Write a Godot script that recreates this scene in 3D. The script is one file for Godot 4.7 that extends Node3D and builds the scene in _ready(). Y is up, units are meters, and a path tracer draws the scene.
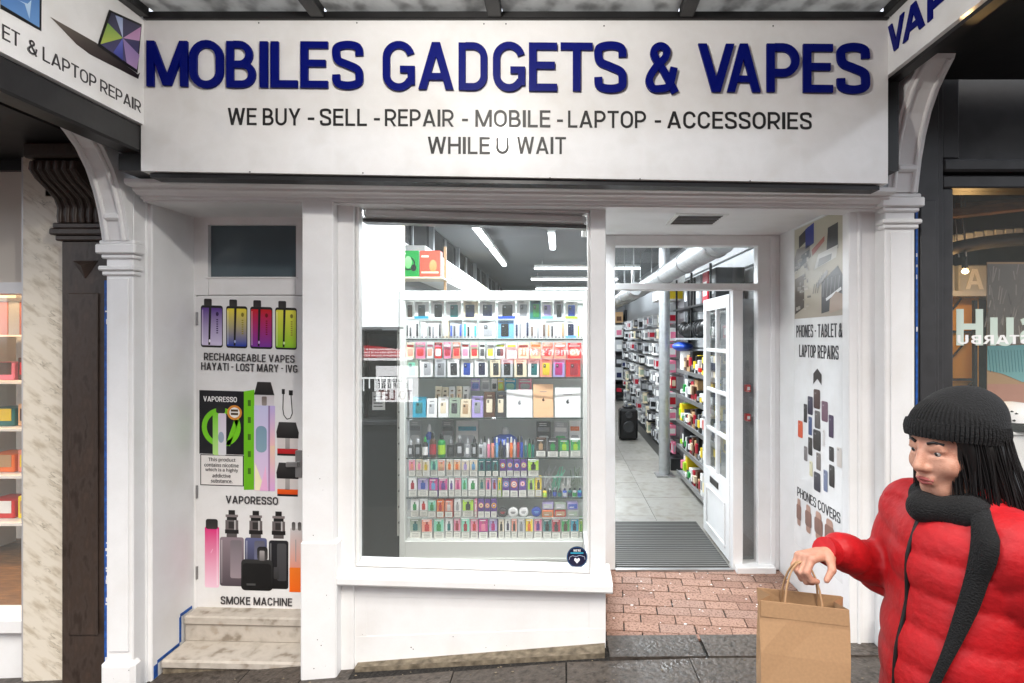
extends Node3D
# A shopfront under a glass street canopy. Metres, y up; the street runs along x, the shopfronts face +z.
# Distances d are metres in front of the camera (z = -d); eye height is 1.70 m.

const FOCAL := 550.0
const VX := 560.0
const VY := 338.0
const EYE := 1.70

var M := {}
var taken := {}
var shear := 0.0          # the old timber front has settled: its horizontals drop this much per metre to the right
var rng := RandomNumberGenerator.new()

func _ready():
	rng.seed = 20240611
	set_camera_and_light()
	make_materials()
	build_ground()
	build_shop_shell()
	build_shopfront()
	build_canopy_and_signs()
	build_neighbours()
	build_posters()
	build_window_display()
	build_shop_inside()
	build_person()
	build_small_things()

func set_camera_and_light():
	var cam := Camera3D.new()
	cam.name = "camera"
	cam.projection = Camera3D.PROJECTION_FRUSTUM
	cam.near = 0.05
	cam.far = 120.0
	cam.size = 683.0 / FOCAL * cam.near
	cam.frustum_offset = Vector2((512.0 - VX) / FOCAL, (VY - 341.5) / FOCAL) * cam.near
	cam.position = Vector3(0, EYE, 0)
	add_child(cam)
	cam.current = true
	var sky_mat := ProceduralSkyMaterial.new()
	sky_mat.sky_top_color = Color(0.80, 0.83, 0.88)
	sky_mat.sky_horizon_color = Color(0.90, 0.91, 0.92)
	sky_mat.sky_curve = 0.2
	sky_mat.ground_bottom_color = Color(0.30, 0.29, 0.28)
	sky_mat.ground_horizon_color = Color(0.45, 0.44, 0.43)
	sky_mat.sky_energy_multiplier = 1.0
	var sky := Sky.new()
	sky.sky_material = sky_mat
	var env := Environment.new()
	env.background_mode = Environment.BG_SKY
	env.sky = sky
	env.tonemap_mode = Environment.TONE_MAPPER_LINEAR
	env.tonemap_exposure = 3.2
	env.sdfgi_enabled = true
	env.ssao_enabled = true
	env.ssil_enabled = true
	var we := WorldEnvironment.new()
	we.name = "environment"
	we.environment = env
	add_child(we)
	var sun := DirectionalLight3D.new()
	sun.name = "sun"
	sun.light_energy = 0.3
	sun.light_color = Color(1.0, 0.97, 0.93)
	sun.light_angular_distance = 25.0
	sun.shadow_enabled = true
	sun.rotation_degrees = Vector3(-48, 12, 0)
	add_child(sun)

# ---------------------------------------------------------------- placing
func W(px: float, d: float) -> float:
	return (px - VX) * d / FOCAL
func H(py: float, d: float) -> float:
	return EYE - (py - VY) * d / FOCAL
func at(px: float, py: float, d: float) -> Vector3:
	return Vector3(W(px, d), H(py, d), -d)
func on_side(px: float, py: float, x: float) -> Vector3:   # the point of the plane "this far to the side" seen there
	var d := absf(x) * FOCAL / absf(px - VX)
	return Vector3(x, H(py, d), -d)

# ---------------------------------------------------------------- naming
func numbered(called: String) -> String:
	if not taken.has(called):
		taken[called] = 0
		return called
	taken[called] += 1
	return "%s_%03d" % [called, taken[called]]
func tag(o: Node, label := "", category := "", group := "", kind := "") -> Node:
	if label: o.set_meta("label", label)
	if category: o.set_meta("category", category)
	if group: o.set_meta("group", group)
	if kind: o.set_meta("kind", kind)
	return o
func thing(called: String, where: Vector3, label: String, category: String, group := "") -> Node3D:
	var o := Node3D.new()
	o.name = numbered(called)
	o.position = where
	add_child(o)
	tag(o, label, category, group)
	return o

# ---------------------------------------------------------------- meshes
func mb() -> SurfaceTool:
	var st := SurfaceTool.new()
	st.begin(Mesh.PRIMITIVE_TRIANGLES)
	st.set_smooth_group(-1)
	return st
func vx(st: SurfaceTool, v: Vector3):
	st.add_vertex(Vector3(v.x, v.y - shear * v.x, v.z))
func tri(st: SurfaceTool, a: Vector3, b: Vector3, c: Vector3):
	vx(st, a); vx(st, c); vx(st, b)      # given anticlockwise seen from outside
func quad(st: SurfaceTool, a: Vector3, b: Vector3, c: Vector3, d: Vector3):
	tri(st, a, b, c); tri(st, a, c, d)
func finish(st: SurfaceTool, called: String, mat: Material, parent: Node = null, where := Vector3.ZERO) -> MeshInstance3D:
	st.generate_normals()
	var o := MeshInstance3D.new()
	o.mesh = st.commit()
	o.material_override = mat
	o.position = where - origin_of(parent)
	if parent == null:
		o.name = numbered(called)
		add_child(o)
	else:
		o.name = called
		parent.add_child(o, true)
	return o
# parts are written in world coordinates, except under things marked "own_axes"
func origin_of(parent: Node) -> Vector3:
	var out := Vector3.ZERO
	while parent != null and parent != self:
		if parent.has_meta("own_axes"): return Vector3.ZERO
		out += parent.position
		parent = parent.get_parent()
	return out
func box(st: SurfaceTool, lo: Vector3, hi: Vector3, bevel := 0.0):
	var c := (lo + hi) * 0.5
	var h := (hi - lo).abs() * 0.5
	hull_box(st, Transform3D(Basis.IDENTITY, c), h, bevel)
func hull_box(st: SurfaceTool, t: Transform3D, h: Vector3, bevel := 0.0):
	var b := minf(bevel, minf(h.x, minf(h.y, h.z)) * 0.9)
	var ax := [Vector3.RIGHT, Vector3.UP, Vector3.BACK]
	if b <= 0.0:
		for k in 3:
			var n: Vector3 = ax[k]; var u: Vector3 = ax[(k + 1) % 3]; var v: Vector3 = ax[(k + 2) % 3]
			for s in [-1.0, 1.0]:
				var p := [n * s + (u * -s) - v, n * s + u * s - v, n * s + u * s + v, n * s + (u * -s) + v]
				quad(st, t * (p[0] * h), t * (p[1] * h), t * (p[2] * h), t * (p[3] * h))
		return
	var g := func(sx, sy, sz, k) -> Vector3:
		var q := Vector3(sx * (h.x - b), sy * (h.y - b), sz * (h.z - b))
		q[k] = [sx, sy, sz][k] * h[k]
		return t * q
	for k in 3:
		var u := (k + 1) % 3
		var v := (k + 2) % 3
		for s in [-1.0, 1.0]:
			var pts := []
			for uv in [[-s, -1.0], [s, -1.0], [s, 1.0], [-s, 1.0]]:
				var c := [0.0, 0.0, 0.0]
				c[k] = s; c[u] = uv[0]; c[v] = uv[1]
				pts.append(g.call(c[0], c[1], c[2], k))
			quad(st, pts[0], pts[1], pts[2], pts[3])
		for a in [-1.0, 1.0]:
			for e in [-1.0, 1.0]:
				var c0 := [0.0, 0.0, 0.0]
				c0[u] = a; c0[v] = e
				var c1 := c0.duplicate()
				c0[k] = -1.0; c1[k] = 1.0
				var q := [g.call(c0[0], c0[1], c0[2], u), g.call(c0[0], c0[1], c0[2], v), g.call(c1[0], c1[1], c1[2], v), g.call(c1[0], c1[1], c1[2], u)]
				if a * e > 0: quad(st, q[3], q[2], q[1], q[0])
				else: quad(st, q[0], q[1], q[2], q[3])
	for sx in [-1.0, 1.0]:
		for sy in [-1.0, 1.0]:
			for sz in [-1.0, 1.0]:
				var a: Vector3 = g.call(sx, sy, sz, 0)
				var e: Vector3 = g.call(sx, sy, sz, 1)
				var f: Vector3 = g.call(sx, sy, sz, 2)
				if sx * sy * sz > 0: tri(st, a, e, f)
				else: tri(st, a, f, e)
func bx(called: String, lo: Vector3, hi: Vector3, mat: Material, parent: Node = null, bevel := 0.0) -> MeshInstance3D:
	var a := Vector3(minf(lo.x, hi.x), minf(lo.y, hi.y), minf(lo.z, hi.z))
	var b := Vector3(maxf(lo.x, hi.x), maxf(lo.y, hi.y), maxf(lo.z, hi.z))
	var st := mb()
	box(st, a, b, bevel)
	return finish(st, called, mat, parent)
# a slab whose outline (list of Vector3 lying in one plane) is pushed out along "push"
func slab(st: SurfaceTool, pts: Array, push: Vector3):
	var n: Vector3 = (pts[1] - pts[0]).cross(pts[2] - pts[1])
	var nn := Vector3.ZERO
	for i in pts.size():
		nn += (pts[i] as Vector3).cross(pts[(i + 1) % pts.size()])
	n = nn
	var u := (pts[1] - pts[0] as Vector3).normalized()
	var w := n.normalized()
	var v := w.cross(u)
	var flat := PackedVector2Array()
	for p in pts: flat.append(Vector2(u.dot(p - pts[0]), v.dot(p - pts[0])))
	var idx := Geometry2D.triangulate_polygon(flat)
	var out := w.dot(push) > 0.0
	for i in range(0, idx.size(), 3):
		var a: Vector3 = pts[idx[i]]; var b: Vector3 = pts[idx[i + 1]]; var c: Vector3 = pts[idx[i + 2]]
		if (b - a).cross(c - a).dot(push) < 0.0:
			var s := b; b = c; c = s
		tri(st, a + push, b + push, c + push)
		tri(st, a, c, b)
	for i in pts.size():
		var a: Vector3 = pts[i]; var b: Vector3 = pts[(i + 1) % pts.size()]
		if out: quad(st, a, b, b + push, a + push)
		else: quad(st, b, a, a + push, b + push)
func tube(st: SurfaceTool, path: Array, r: float, segs := 8, r_end := -1.0, capped := true):
	st.set_smooth_group(1)
	var rings := []
	var side := Vector3.ZERO
	for i in path.size():
		var t: Vector3 = (path[mini(i + 1, path.size() - 1)] - path[maxi(i - 1, 0)]).normalized()
		if side == Vector3.ZERO: side = t.cross(Vector3.UP if absf(t.y) < 0.9 else Vector3.RIGHT).normalized()
		side = (side - t * side.dot(t)).normalized()
		var up := t.cross(side)
		var rr := r if r_end < 0 else lerpf(r, r_end, float(i) / (path.size() - 1))
		var ring := []
		for k in segs:
			var a := TAU * k / segs
			ring.append(path[i] + (side * cos(a) + up * sin(a)) * rr)
		rings.append(ring)
	for i in path.size() - 1:
		for k in segs:
			var j := (k + 1) % segs
			quad(st, rings[i][k], rings[i][j], rings[i + 1][j], rings[i + 1][k])
	st.set_smooth_group(-1)
	if capped:
		for e in [0, path.size() - 1]:
			for k in segs:
				var j := (k + 1) % segs
				if e == 0: tri(st, path[0], rings[0][j], rings[0][k])
				else: tri(st, path[e], rings[e][k], rings[e][j])
# profile: list of Vector2(radius, height) from the bottom up
func lathe(st: SurfaceTool, base: Vector3, profile: Array, segs := 16, sx := 1.0, sz := 1.0):
	st.set_smooth_group(1)
	for i in profile.size() - 1:
		for k in segs:
			var a := TAU * k / segs
			var b := TAU * (k + 1) / segs
			var p: Vector2 = profile[i]; var q: Vector2 = profile[i + 1]
			var v := func(r: Vector2, an: float) -> Vector3: return base + Vector3(cos(an) * r.x * sx, r.y, -sin(an) * r.x * sz)
			quad(st, v.call(p, a), v.call(p, b), v.call(q, b), v.call(q, a))
	st.set_smooth_group(-1)
# a moulding: a profile of Vector2(forward, up) run along x from x0 to x1 at depth d
func moulding(st: SurfaceTool, x0: float, x1: float, prof: Array):
	var a := []
	for p in prof: a.append(Vector3(x0, p.y, p.x))
	slab(st, a, Vector3(x1 - x0, 0, 0))

# ---------------------------------------------------------------- flat print (posters, labels, packaging)
func lin(c: Color) -> Color:
	return c.srgb_to_linear()
# pts: Vector2 outline in poster units; map: Callable(Vector2, layer) -> Vector3
func ink(st: SurfaceTool, map: Callable, pts: PackedVector2Array, c0: Color, c1: Color, layer: int):
	var y0 := 1e9
	var y1 := -1e9
	for p in pts:
		y0 = minf(y0, p.y); y1 = maxf(y1, p.y)
	var idx := Geometry2D.triangulate_polygon(pts)
	for i in range(0, idx.size(), 3):
		for k in [0, 1, 2]:
			var p := pts[idx[i + k]]
			st.set_color(lin(c0.lerp(c1, (p.y - y0) / maxf(y1 - y0, 1e-6))))
			st.add_vertex(map.call(p, layer))
func rrect(x0: float, y0: float, x1: float, y1: float, r := 0.0) -> PackedVector2Array:
	var out := PackedVector2Array()
	if r <= 0.0:
		return PackedVector2Array([Vector2(x0, y0), Vector2(x1, y0), Vector2(x1, y1), Vector2(x0, y1)])
	for c in [[x1 - r, y0 + r, -PI / 2], [x1 - r, y1 - r, 0.0], [x0 + r, y1 - r, PI / 2], [x0 + r, y0 + r, PI]]:
		for k in 5:
			var a: float = c[2] + PI / 2 * k / 4
			out.append(Vector2(c[0] + cos(a) * r, c[1] + sin(a) * r))
	return out
func disc(cx: float, cy: float, rx: float, ry := -1.0, segs := 24) -> PackedVector2Array:
	if ry < 0: ry = rx
	var out := PackedVector2Array()
	for k in segs: out.append(Vector2(cx + cos(TAU * k / segs) * rx, cy + sin(TAU * k / segs) * ry))
	return out
func ring_ink(st: SurfaceTool, map: Callable, cx: float, cy: float, r0: float, r1: float, c: Color, layer: int):
	for k in 32:
		var a := TAU * k / 32
		var b := TAU * (k + 1) / 32
		ink(st, map, PackedVector2Array([Vector2(cx + cos(a) * r0, cy + sin(a) * r0), Vector2(cx + cos(b) * r0, cy + sin(b) * r0), Vector2(cx + cos(b) * r1, cy + sin(b) * r1), Vector2(cx + cos(a) * r1, cy + sin(a) * r1)]), c, c, layer)
func line_ink(st: SurfaceTool, map: Callable, a: Vector2, b: Vector2, w: float, c: Color, layer: int):
	var n := (b - a).normalized().orthogonal() * w * 0.5
	ink(st, map, PackedVector2Array([a + n, b + n, b - n, a - n]), c, c, layer)

var fonts := {}
func font(bold: bool) -> Font:
	if not fonts.has(bold):
		var f := SystemFont.new()
		f.font_names = PackedStringArray(["Droid Sans"])
		f.font_weight = 700 if bold else 400
		fonts[bold] = f
	return fonts[bold]
# lettering fitted into a box w by h round "centre", facing +z turned by "turn" about y
func lettering(parent: Node, called: String, s: String, bold: bool, centre: Vector3, w: float, h: float, depth: float, mat: Material, turn := 0.0, lean := 0.0) -> MeshInstance3D:
	var tm := TextMesh.new()
	tm.font = font(bold)
	tm.font_size = 48
	tm.pixel_size = 0.01
	tm.depth = 0.1
	tm.curve_step = 1.0
	tm.text = s
	tm.material = mat
	var o := MeshInstance3D.new()
	o.mesh = tm
	o.name = called
	var bb := tm.get_aabb()
	var sc := Vector3(w / maxf(bb.size.x, 1e-4), h / maxf(bb.size.y, 1e-4), depth / 0.1)
	var turned := Basis(Vector3.UP, turn)
	# a slight drop along the line, as the sign itself has
	var b := Basis(turned.x * sc.x + Vector3.UP * (-lean * sc.x), turned.y * sc.y, turned.z * sc.z)
	o.transform = Transform3D(b, centre - origin_of(parent) - b * bb.get_center())
	parent.add_child(o, true)
	return o
func sheet(called: String, p: Array, parent: Node) -> MeshInstance3D:   # a single sheet of glass
	var s := mb()
	quad(s, p[0], p[1], p[2], p[3])
	return finish(s, called, M.pane, parent)

# ---------------------------------------------------------------- materials
func noise_tex(seed_: int, freq: float, ramp: Array, size := 256, octaves := 4, stretch := Vector2.ONE, kind := FastNoiseLite.TYPE_SIMPLEX_SMOOTH) -> ImageTexture:
	var n := FastNoiseLite.new()
	n.seed = seed_
	n.noise_type = kind
	n.frequency = freq
	n.fractal_octaves = octaves
	var src := n.get_seamless_image(size, size)
	var img := Image.create(size, size, true, Image.FORMAT_RGB8)
	for y in size:
		for x in size:
			var v := src.get_pixel(int(x * stretch.x) % size, int(y * stretch.y) % size).r
			v = clampf((v - 0.15) / 0.7, 0.0, 0.9999) * (ramp.size() - 1)
			var k := int(v)
			var c := (ramp[k] as Color).lerp(ramp[k + 1], v - k)
			var g := (rng.randf() - 0.5) * 0.008
			img.set_pixel(x, y, Color(c.r + g, c.g + g, c.b + g))
	img.generate_mipmaps()
	return ImageTexture.create_from_image(img)
func mat(called: String, c: Color, rough := 0.6, metal := 0.0) -> StandardMaterial3D:
	var m := StandardMaterial3D.new()
	m.resource_name = called
	m.albedo_color = c
	m.roughness = rough
	m.metallic = metal
	M[called] = m
	return m
func skin_of(m: StandardMaterial3D, albedo: Texture2D, scale: float, bump: Texture2D = null, bump_cm := 0.0, rough_map: Texture2D = null):
	m.uv1_triplanar = true
	m.uv1_world_triplanar = true
	m.uv1_scale = Vector3.ONE * scale
	m.albedo_texture = albedo
	if bump:
		m.heightmap_enabled = true
		m.heightmap_texture = bump
		m.heightmap_scale = bump_cm
	if rough_map:
		m.roughness_texture = rough_map
func grey(v: float) -> Color: return Color(v, v, v)

func make_materials():
	var fine := noise_tex(3, 0.03, [grey(0.0), grey(1.0)], 256, 5)
	var grit := noise_tex(4, 0.12, [grey(0.0), grey(0.5), grey(1.0)], 256, 3)
	var smudge := noise_tex(9, 0.012, [grey(0.75), grey(1.0), grey(0.85)], 256, 4)
	# brushed white gloss paint, faint grime patches
	var paint_tex := noise_tex(11, 0.011, [Color(0.972, 0.968, 0.962), Color(0.985, 0.985, 0.983), Color(1, 1, 1), Color(0.992, 0.99, 0.988)], 256, 5)
	var p := mat("white_paint", Color(0.93, 0.93, 0.93), 0.42)
	skin_of(p, paint_tex, 0.7, fine, 0.02, smudge)
	p = mat("sign_white", Color(0.915, 0.915, 0.915), 0.12)
	skin_of(p, paint_tex, 1.3)
	p = mat("sign_edge", Color(0.78, 0.77, 0.77), 0.35, 0.3)
	p = mat("letter_blue", Color(0.0, 0.05, 0.42), 0.5)
	p.metallic_specular = 0.25
	mat("ink_black", Color(0.07, 0.07, 0.075), 0.5)
	mat("ink_grey", Color(0.22, 0.21, 0.22), 0.5)
	mat("ink_white", Color(0.95, 0.95, 0.95), 0.5)
	mat("ink_red", Color(0.75, 0.08, 0.10), 0.5)
	var flat := mat("print", Color.WHITE, 0.38)
	flat.vertex_color_use_as_albedo = true
	p = mat("black_paint", Color(0.10, 0.10, 0.105), 0.4)
	skin_of(p, noise_tex(13, 0.02, [grey(0.75), grey(1.0), grey(0.9)], 256, 4), 0.8, fine, 0.06)
	p = mat("charcoal_paint", Color(0.215, 0.215, 0.222), 0.45)
	skin_of(p, noise_tex(14, 0.02, [grey(0.85), grey(1.0), grey(0.93)], 256, 4), 0.8, fine, 0.04)
	p = mat("brown_paint", Color(0.27, 0.225, 0.20), 0.4)
	skin_of(p, noise_tex(15, 0.02, [Color(0.75, 0.71, 0.67), Color(0.95, 0.95, 0.95), Color(0.88, 0.85, 0.82), Color(1.0, 0.97, 0.94)], 256, 5, Vector2(3, 1)), 1.0, grit, 0.03)
	# veined marble: diagonal brushed streaks
	var vein := FastNoiseLite.new()
	vein.seed = 21
	vein.frequency = 0.016
	vein.fractal_octaves = 5
	var img := Image.create(512, 512, true, Image.FORMAT_RGB8)
	for y in 512:
		for x in 512:
			var u := x * 0.82 + y * 0.57
			var v := -x * 0.57 + y * 0.82
			var a := vein.get_noise_2d(u * 0.55, v * 2.6)
			var b := vein.get_noise_2d(u * 0.7 + 400, v * 1.1 + 90)
			var s := clampf(0.35 + a * 1.0 + b * 0.7, 0, 1)
			var c := Color(0.87, 0.835, 0.77).lerp(Color(0.74, 0.69, 0.61), s * s)
			var ridge := 1.0 - absf(a + 0.1) * 14.0
			if ridge > 0 and b > 0.0: c = c.lerp(Color(0.50, 0.46, 0.40), ridge * b * 1.6)
			img.set_pixel(x, y, c)
	img.generate_mipmaps()
	p = mat("marble", Color(1, 1, 1), 0.33)
	skin_of(p, ImageTexture.create_from_image(img), 1.1)
	# worn limestone of the steps and plinth
	p = mat("step_stone", Color(0.82, 0.795, 0.765), 0.75)
	skin_of(p, noise_tex(23, 0.022, [Color(0.66, 0.63, 0.59), Color(0.82, 0.805, 0.78), Color(0.87, 0.86, 0.84), Color(0.90, 0.89, 0.87), Color(0.88, 0.87, 0.85), Color(0.80, 0.77, 0.73)], 512, 6), 0.55, grit, 0.08)
	p = mat("plinth_stone", Color(0.58, 0.55, 0.50), 0.85)
	skin_of(p, noise_tex(24, 0.05, [Color(0.60, 0.57, 0.52), Color(0.80, 0.77, 0.72), Color(0.95, 0.92, 0.86)], 256, 6), 1.2, grit, 0.2)
	# dark damp pavement flags with pale grit and trodden gum
	for k in 3:
		var tone: float = [0.315, 0.29, 0.335][k]
		p = mat("flag_stone_%d" % k, Color(tone * 1.04, tone * 0.965, tone * 0.90), 0.55)
		skin_of(p, noise_tex(31 + k, 0.035, [Color(0.62, 0.60, 0.57), Color(0.82, 0.80, 0.78), Color(0.90, 0.88, 0.86), Color(0.95, 0.93, 0.91), Color(1.0, 0.98, 0.95)], 512, 6), 1.1, grit, 0.3, noise_tex(41 + k, 0.02, [grey(0.55), grey(1.0), grey(0.8)], 256, 4))
	p = mat("joint", Color(0.21, 0.195, 0.18), 0.95)
	skin_of(p, noise_tex(45, 0.08, [grey(0.5), grey(1.0)], 256, 4), 2.0, grit, 0.4)
	var brick_tex := noise_tex(51, 0.05, [Color(0.62, 0.55, 0.52), Color(0.9, 0.87, 0.85), Color(1, 1, 1), Color(0.85, 0.80, 0.78)], 256, 5)
	var clays := [Color(0.61, 0.48, 0.415), Color(0.585, 0.455, 0.39), Color(0.63, 0.50, 0.435), Color(0.565, 0.435, 0.375), Color(0.60, 0.485, 0.43)]
	for k in clays.size():
		p = mat("brick_%d" % k, clays[k], 0.7)
		skin_of(p, brick_tex, 3.0 + 0.3 * k, grit, 0.12)
	# shop floor tiles
	var tile_tex := noise_tex(61, 0.015, [Color(0.84, 0.83, 0.80), Color(0.95, 0.94, 0.92), Color(1, 1, 1), Color(0.9, 0.89, 0.87)], 256, 5)
	for k in 3:
		var tone: float = [0.60, 0.575, 0.625][k]
		p = mat("floor_tile_%d" % k, Color(tone, tone * 0.985, tone * 0.95), 0.32)
		skin_of(p, tile_tex, 0.9 + 0.2 * k)
	mat("rubber", Color(0.12, 0.12, 0.12), 0.8)
	mat("mat_rib", Color(0.42, 0.42, 0.41), 0.5, 0.3)
	# metals, plastics
	p = mat("galvanised", Color(0.70, 0.71, 0.715), 0.42, 0.6)
	skin_of(p, noise_tex(71, 0.02, [grey(0.88), grey(1.0), grey(0.94)], 256, 4), 1.2)
	mat("steel", Color(0.66, 0.66, 0.66), 0.35, 0.8)
	mat("white_plastic", Color(0.90, 0.90, 0.89), 0.4)
	mat("cabinet_white", Color(0.82, 0.825, 0.80), 0.35)
	mat("cabinet_back", Color(0.70, 0.73, 0.71), 0.4)
	mat("shelf_glass", Color(0.16, 0.22, 0.20), 0.15)
	p = mat("slat_white", Color(0.83, 0.84, 0.85), 0.5)
	skin_of(p, paint_tex, 0.6)
	p = mat("wall_grey", Color(0.56, 0.57, 0.58), 0.8)
	skin_of(p, paint_tex, 0.4)
	p = mat("ceiling_grey", Color(0.42, 0.43, 0.44), 0.8)
	skin_of(p, paint_tex, 0.4)
	mat("dark_grey", Color(0.17, 0.175, 0.18), 0.35)
	mat("black_plastic", Color(0.06, 0.06, 0.065), 0.4)
	mat("cream_wall", Color(0.80, 0.765, 0.72), 0.7)
	mat("shelf_grey", Color(0.52, 0.53, 0.54), 0.45)
	p = mat("tape_blue", Color(0.12, 0.36, 0.70), 0.6)
	skin_of(p, noise_tex(81, 0.05, [grey(0.8), grey(1.05)], 128, 3), 4.0)
	mat("paint_fleck", Color(0.9, 0.9, 0.9), 0.6)
	# dusty glazing of the canopy: rough, lets some light through
	p = mat("canopy_sheet", Color(0.84, 0.84, 0.83), 0.7)
	skin_of(p, noise_tex(83, 0.03, [grey(0.75), grey(0.95), grey(1.0)], 256, 5), 0.8)
	p.backlight_enabled = true
	p.backlight = Color(0.9, 0.9, 0.9)
	# glass
	p = mat("pane", Color(0.95, 1.0, 0.98, 0.03), 0.0)
	p.transparency = BaseMaterial3D.TRANSPARENCY_ALPHA
	p = mat("smoky_pane", Color(0.36, 0.42, 0.45, 0.78), 0.14)
	p.transparency = BaseMaterial3D.TRANSPARENCY_ALPHA
	p = mat("clear_plastic", Color(0.9, 0.95, 0.97, 0.15), 0.08)
	p.transparency = BaseMaterial3D.TRANSPARENCY_ALPHA
	# lamps
	p = mat("led_tube", Color(1, 1, 1), 0.5)
	p.emission_enabled = true
	p.emission = Color(0.93, 0.97, 1.0)
	p.emission_energy_multiplier = 2.4
	p = mat("warm_glow", Color(1, 1, 1), 0.5)
	p.emission_enabled = true
	p.emission = Color(1.0, 0.86, 0.64)
	p.emission_energy_multiplier = 3.0
	p = mat("lamp_glow", Color(1, 1, 1), 0.5)
	p.emission_enabled = true
	p.emission = Color(1.0, 0.98, 0.95)
	p.emission_energy_multiplier = 14.0
	p = mat("sign_red_lit", Color(0.85, 0.08, 0.14), 0.4)
	p.emission_enabled = true
	p.emission = Color(1.0, 0.13, 0.2)
	p.emission_energy_multiplier = 0.9
	p = mat("sign_white_glow", Color(0.95, 0.95, 0.95), 0.4)
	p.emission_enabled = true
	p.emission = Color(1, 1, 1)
	p.emission_energy_multiplier = 2.2  # glow on sign whites and letting board, strong enough to show mirrored
	# clothes and skin
	p = mat("red_coat", Color(0.74, 0.02, 0.07), 0.6)
	skin_of(p, noise_tex(91, 0.04, [grey(0.9), grey(1.0)], 128, 4), 5.0, fine, 0.12)
	p.uv1_world_triplanar = false
	p.rim_enabled = true
	p.rim = 0.1
	p = mat("skin", Color(0.80, 0.60, 0.51), 0.5)
	skin_of(p, noise_tex(92, 0.03, [Color(0.93, 0.86, 0.84), Color(1, 1, 1), Color(0.97, 0.93, 0.90)], 128, 5), 7.0, grit, 0.04)
	p.uv1_world_triplanar = false
	p = mat("black_knit", Color(0.06, 0.06, 0.066), 0.9)
	skin_of(p, noise_tex(93, 0.10, [grey(0.45), grey(1.0)], 128, 3, Vector2(3, 1)), 6.0, grit, 0.25)
	p.uv1_world_triplanar = false
	p.rim_enabled = true
	p.rim = 0.2
	mat("dark_hair", Color(0.05, 0.042, 0.04), 0.45)
	mat("jeans", Color(0.10, 0.12, 0.18), 0.85)
	mat("leather_black", Color(0.04, 0.04, 0.042), 0.45)
	p = mat("kraft_paper", Color(0.72, 0.57, 0.42), 0.7)
	skin_of(p, noise_tex(95, 0.15, [grey(0.95), grey(1.0)], 128, 3), 5.0)
	p.uv1_world_triplanar = false
	mat("eye_white", Color(0.70, 0.66, 0.63), 0.3)
	p = mat("oak", Color(0.52, 0.36, 0.20), 0.5)
	skin_of(p, noise_tex(101, 0.03, [grey(0.7), grey(1.0)], 128, 4, Vector2(1, 6)), 1.5)
	mat("lip", Color(0.66, 0.34, 0.32), 0.45)
	# opposite side of the street
	p = mat("street_wall", Color(0.35, 0.30, 0.27), 0.9)
	skin_of(p, noise_tex(97, 0.03, [grey(0.8), grey(1.0)], 128, 4), 0.5)
	mat("dark_glass", Color(0.05, 0.055, 0.06), 0.1)

# plain coloured material from a shared table, for goods
const INKS := {
	"white": Color(0.92, 0.92, 0.91), "cream": Color(0.90, 0.84, 0.72), "grey": Color(0.55, 0.56, 0.57), "silver": Color(0.72, 0.73, 0.74), "black": Color(0.07, 0.07, 0.075),
	"charcoal": Color(0.20, 0.20, 0.21), "red": Color(0.80, 0.10, 0.10), "crimson": Color(0.66, 0.05, 0.16), "orange": Color(0.93, 0.45, 0.12), "peach": Color(0.93, 0.74, 0.56),
	"salmon": Color(0.93, 0.58, 0.48), "yellow": Color(0.94, 0.82, 0.15), "lime": Color(0.66, 0.85, 0.18), "green": Color(0.13, 0.58, 0.26), "mint": Color(0.50, 0.82, 0.70),
	"teal": Color(0.05, 0.42, 0.42), "cyan": Color(0.10, 0.62, 0.74), "sky blue": Color(0.42, 0.66, 0.86), "blue": Color(0.12, 0.28, 0.68), "navy": Color(0.07, 0.11, 0.26),
	"lilac": Color(0.66, 0.60, 0.82), "purple": Color(0.36, 0.16, 0.55), "magenta": Color(0.75, 0.12, 0.48), "pink": Color(0.93, 0.52, 0.64), "brown": Color(0.32, 0.20, 0.13),
	"sage": Color(0.60, 0.66, 0.58), "tan": Color(0.72, 0.58, 0.42), "coral": Color(0.86, 0.34, 0.26),
}
func dye(called: String) -> StandardMaterial3D:
	var key := "dye_" + called
	if not M.has(key): mat(key, INKS[called], 0.38)
	return M[key]

# ---------------------------------------------------------------- ground
func gy(x: float) -> float:      # the street falls to the left
	var t := [[-30.0, -1.6], [-8.0, -0.42], [-2.9, -0.222], [-2.0, -0.182], [0.25, -0.004], [2.5, 0.012], [8.0, 0.2], [30.0, 0.9]]
	for i in t.size() - 1:
		if x <= t[i + 1][0]:
			return lerpf(t[i][1], t[i + 1][1], (x - t[i][0]) / (t[i + 1][0] - t[i][0]))
	return 0.9

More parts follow.
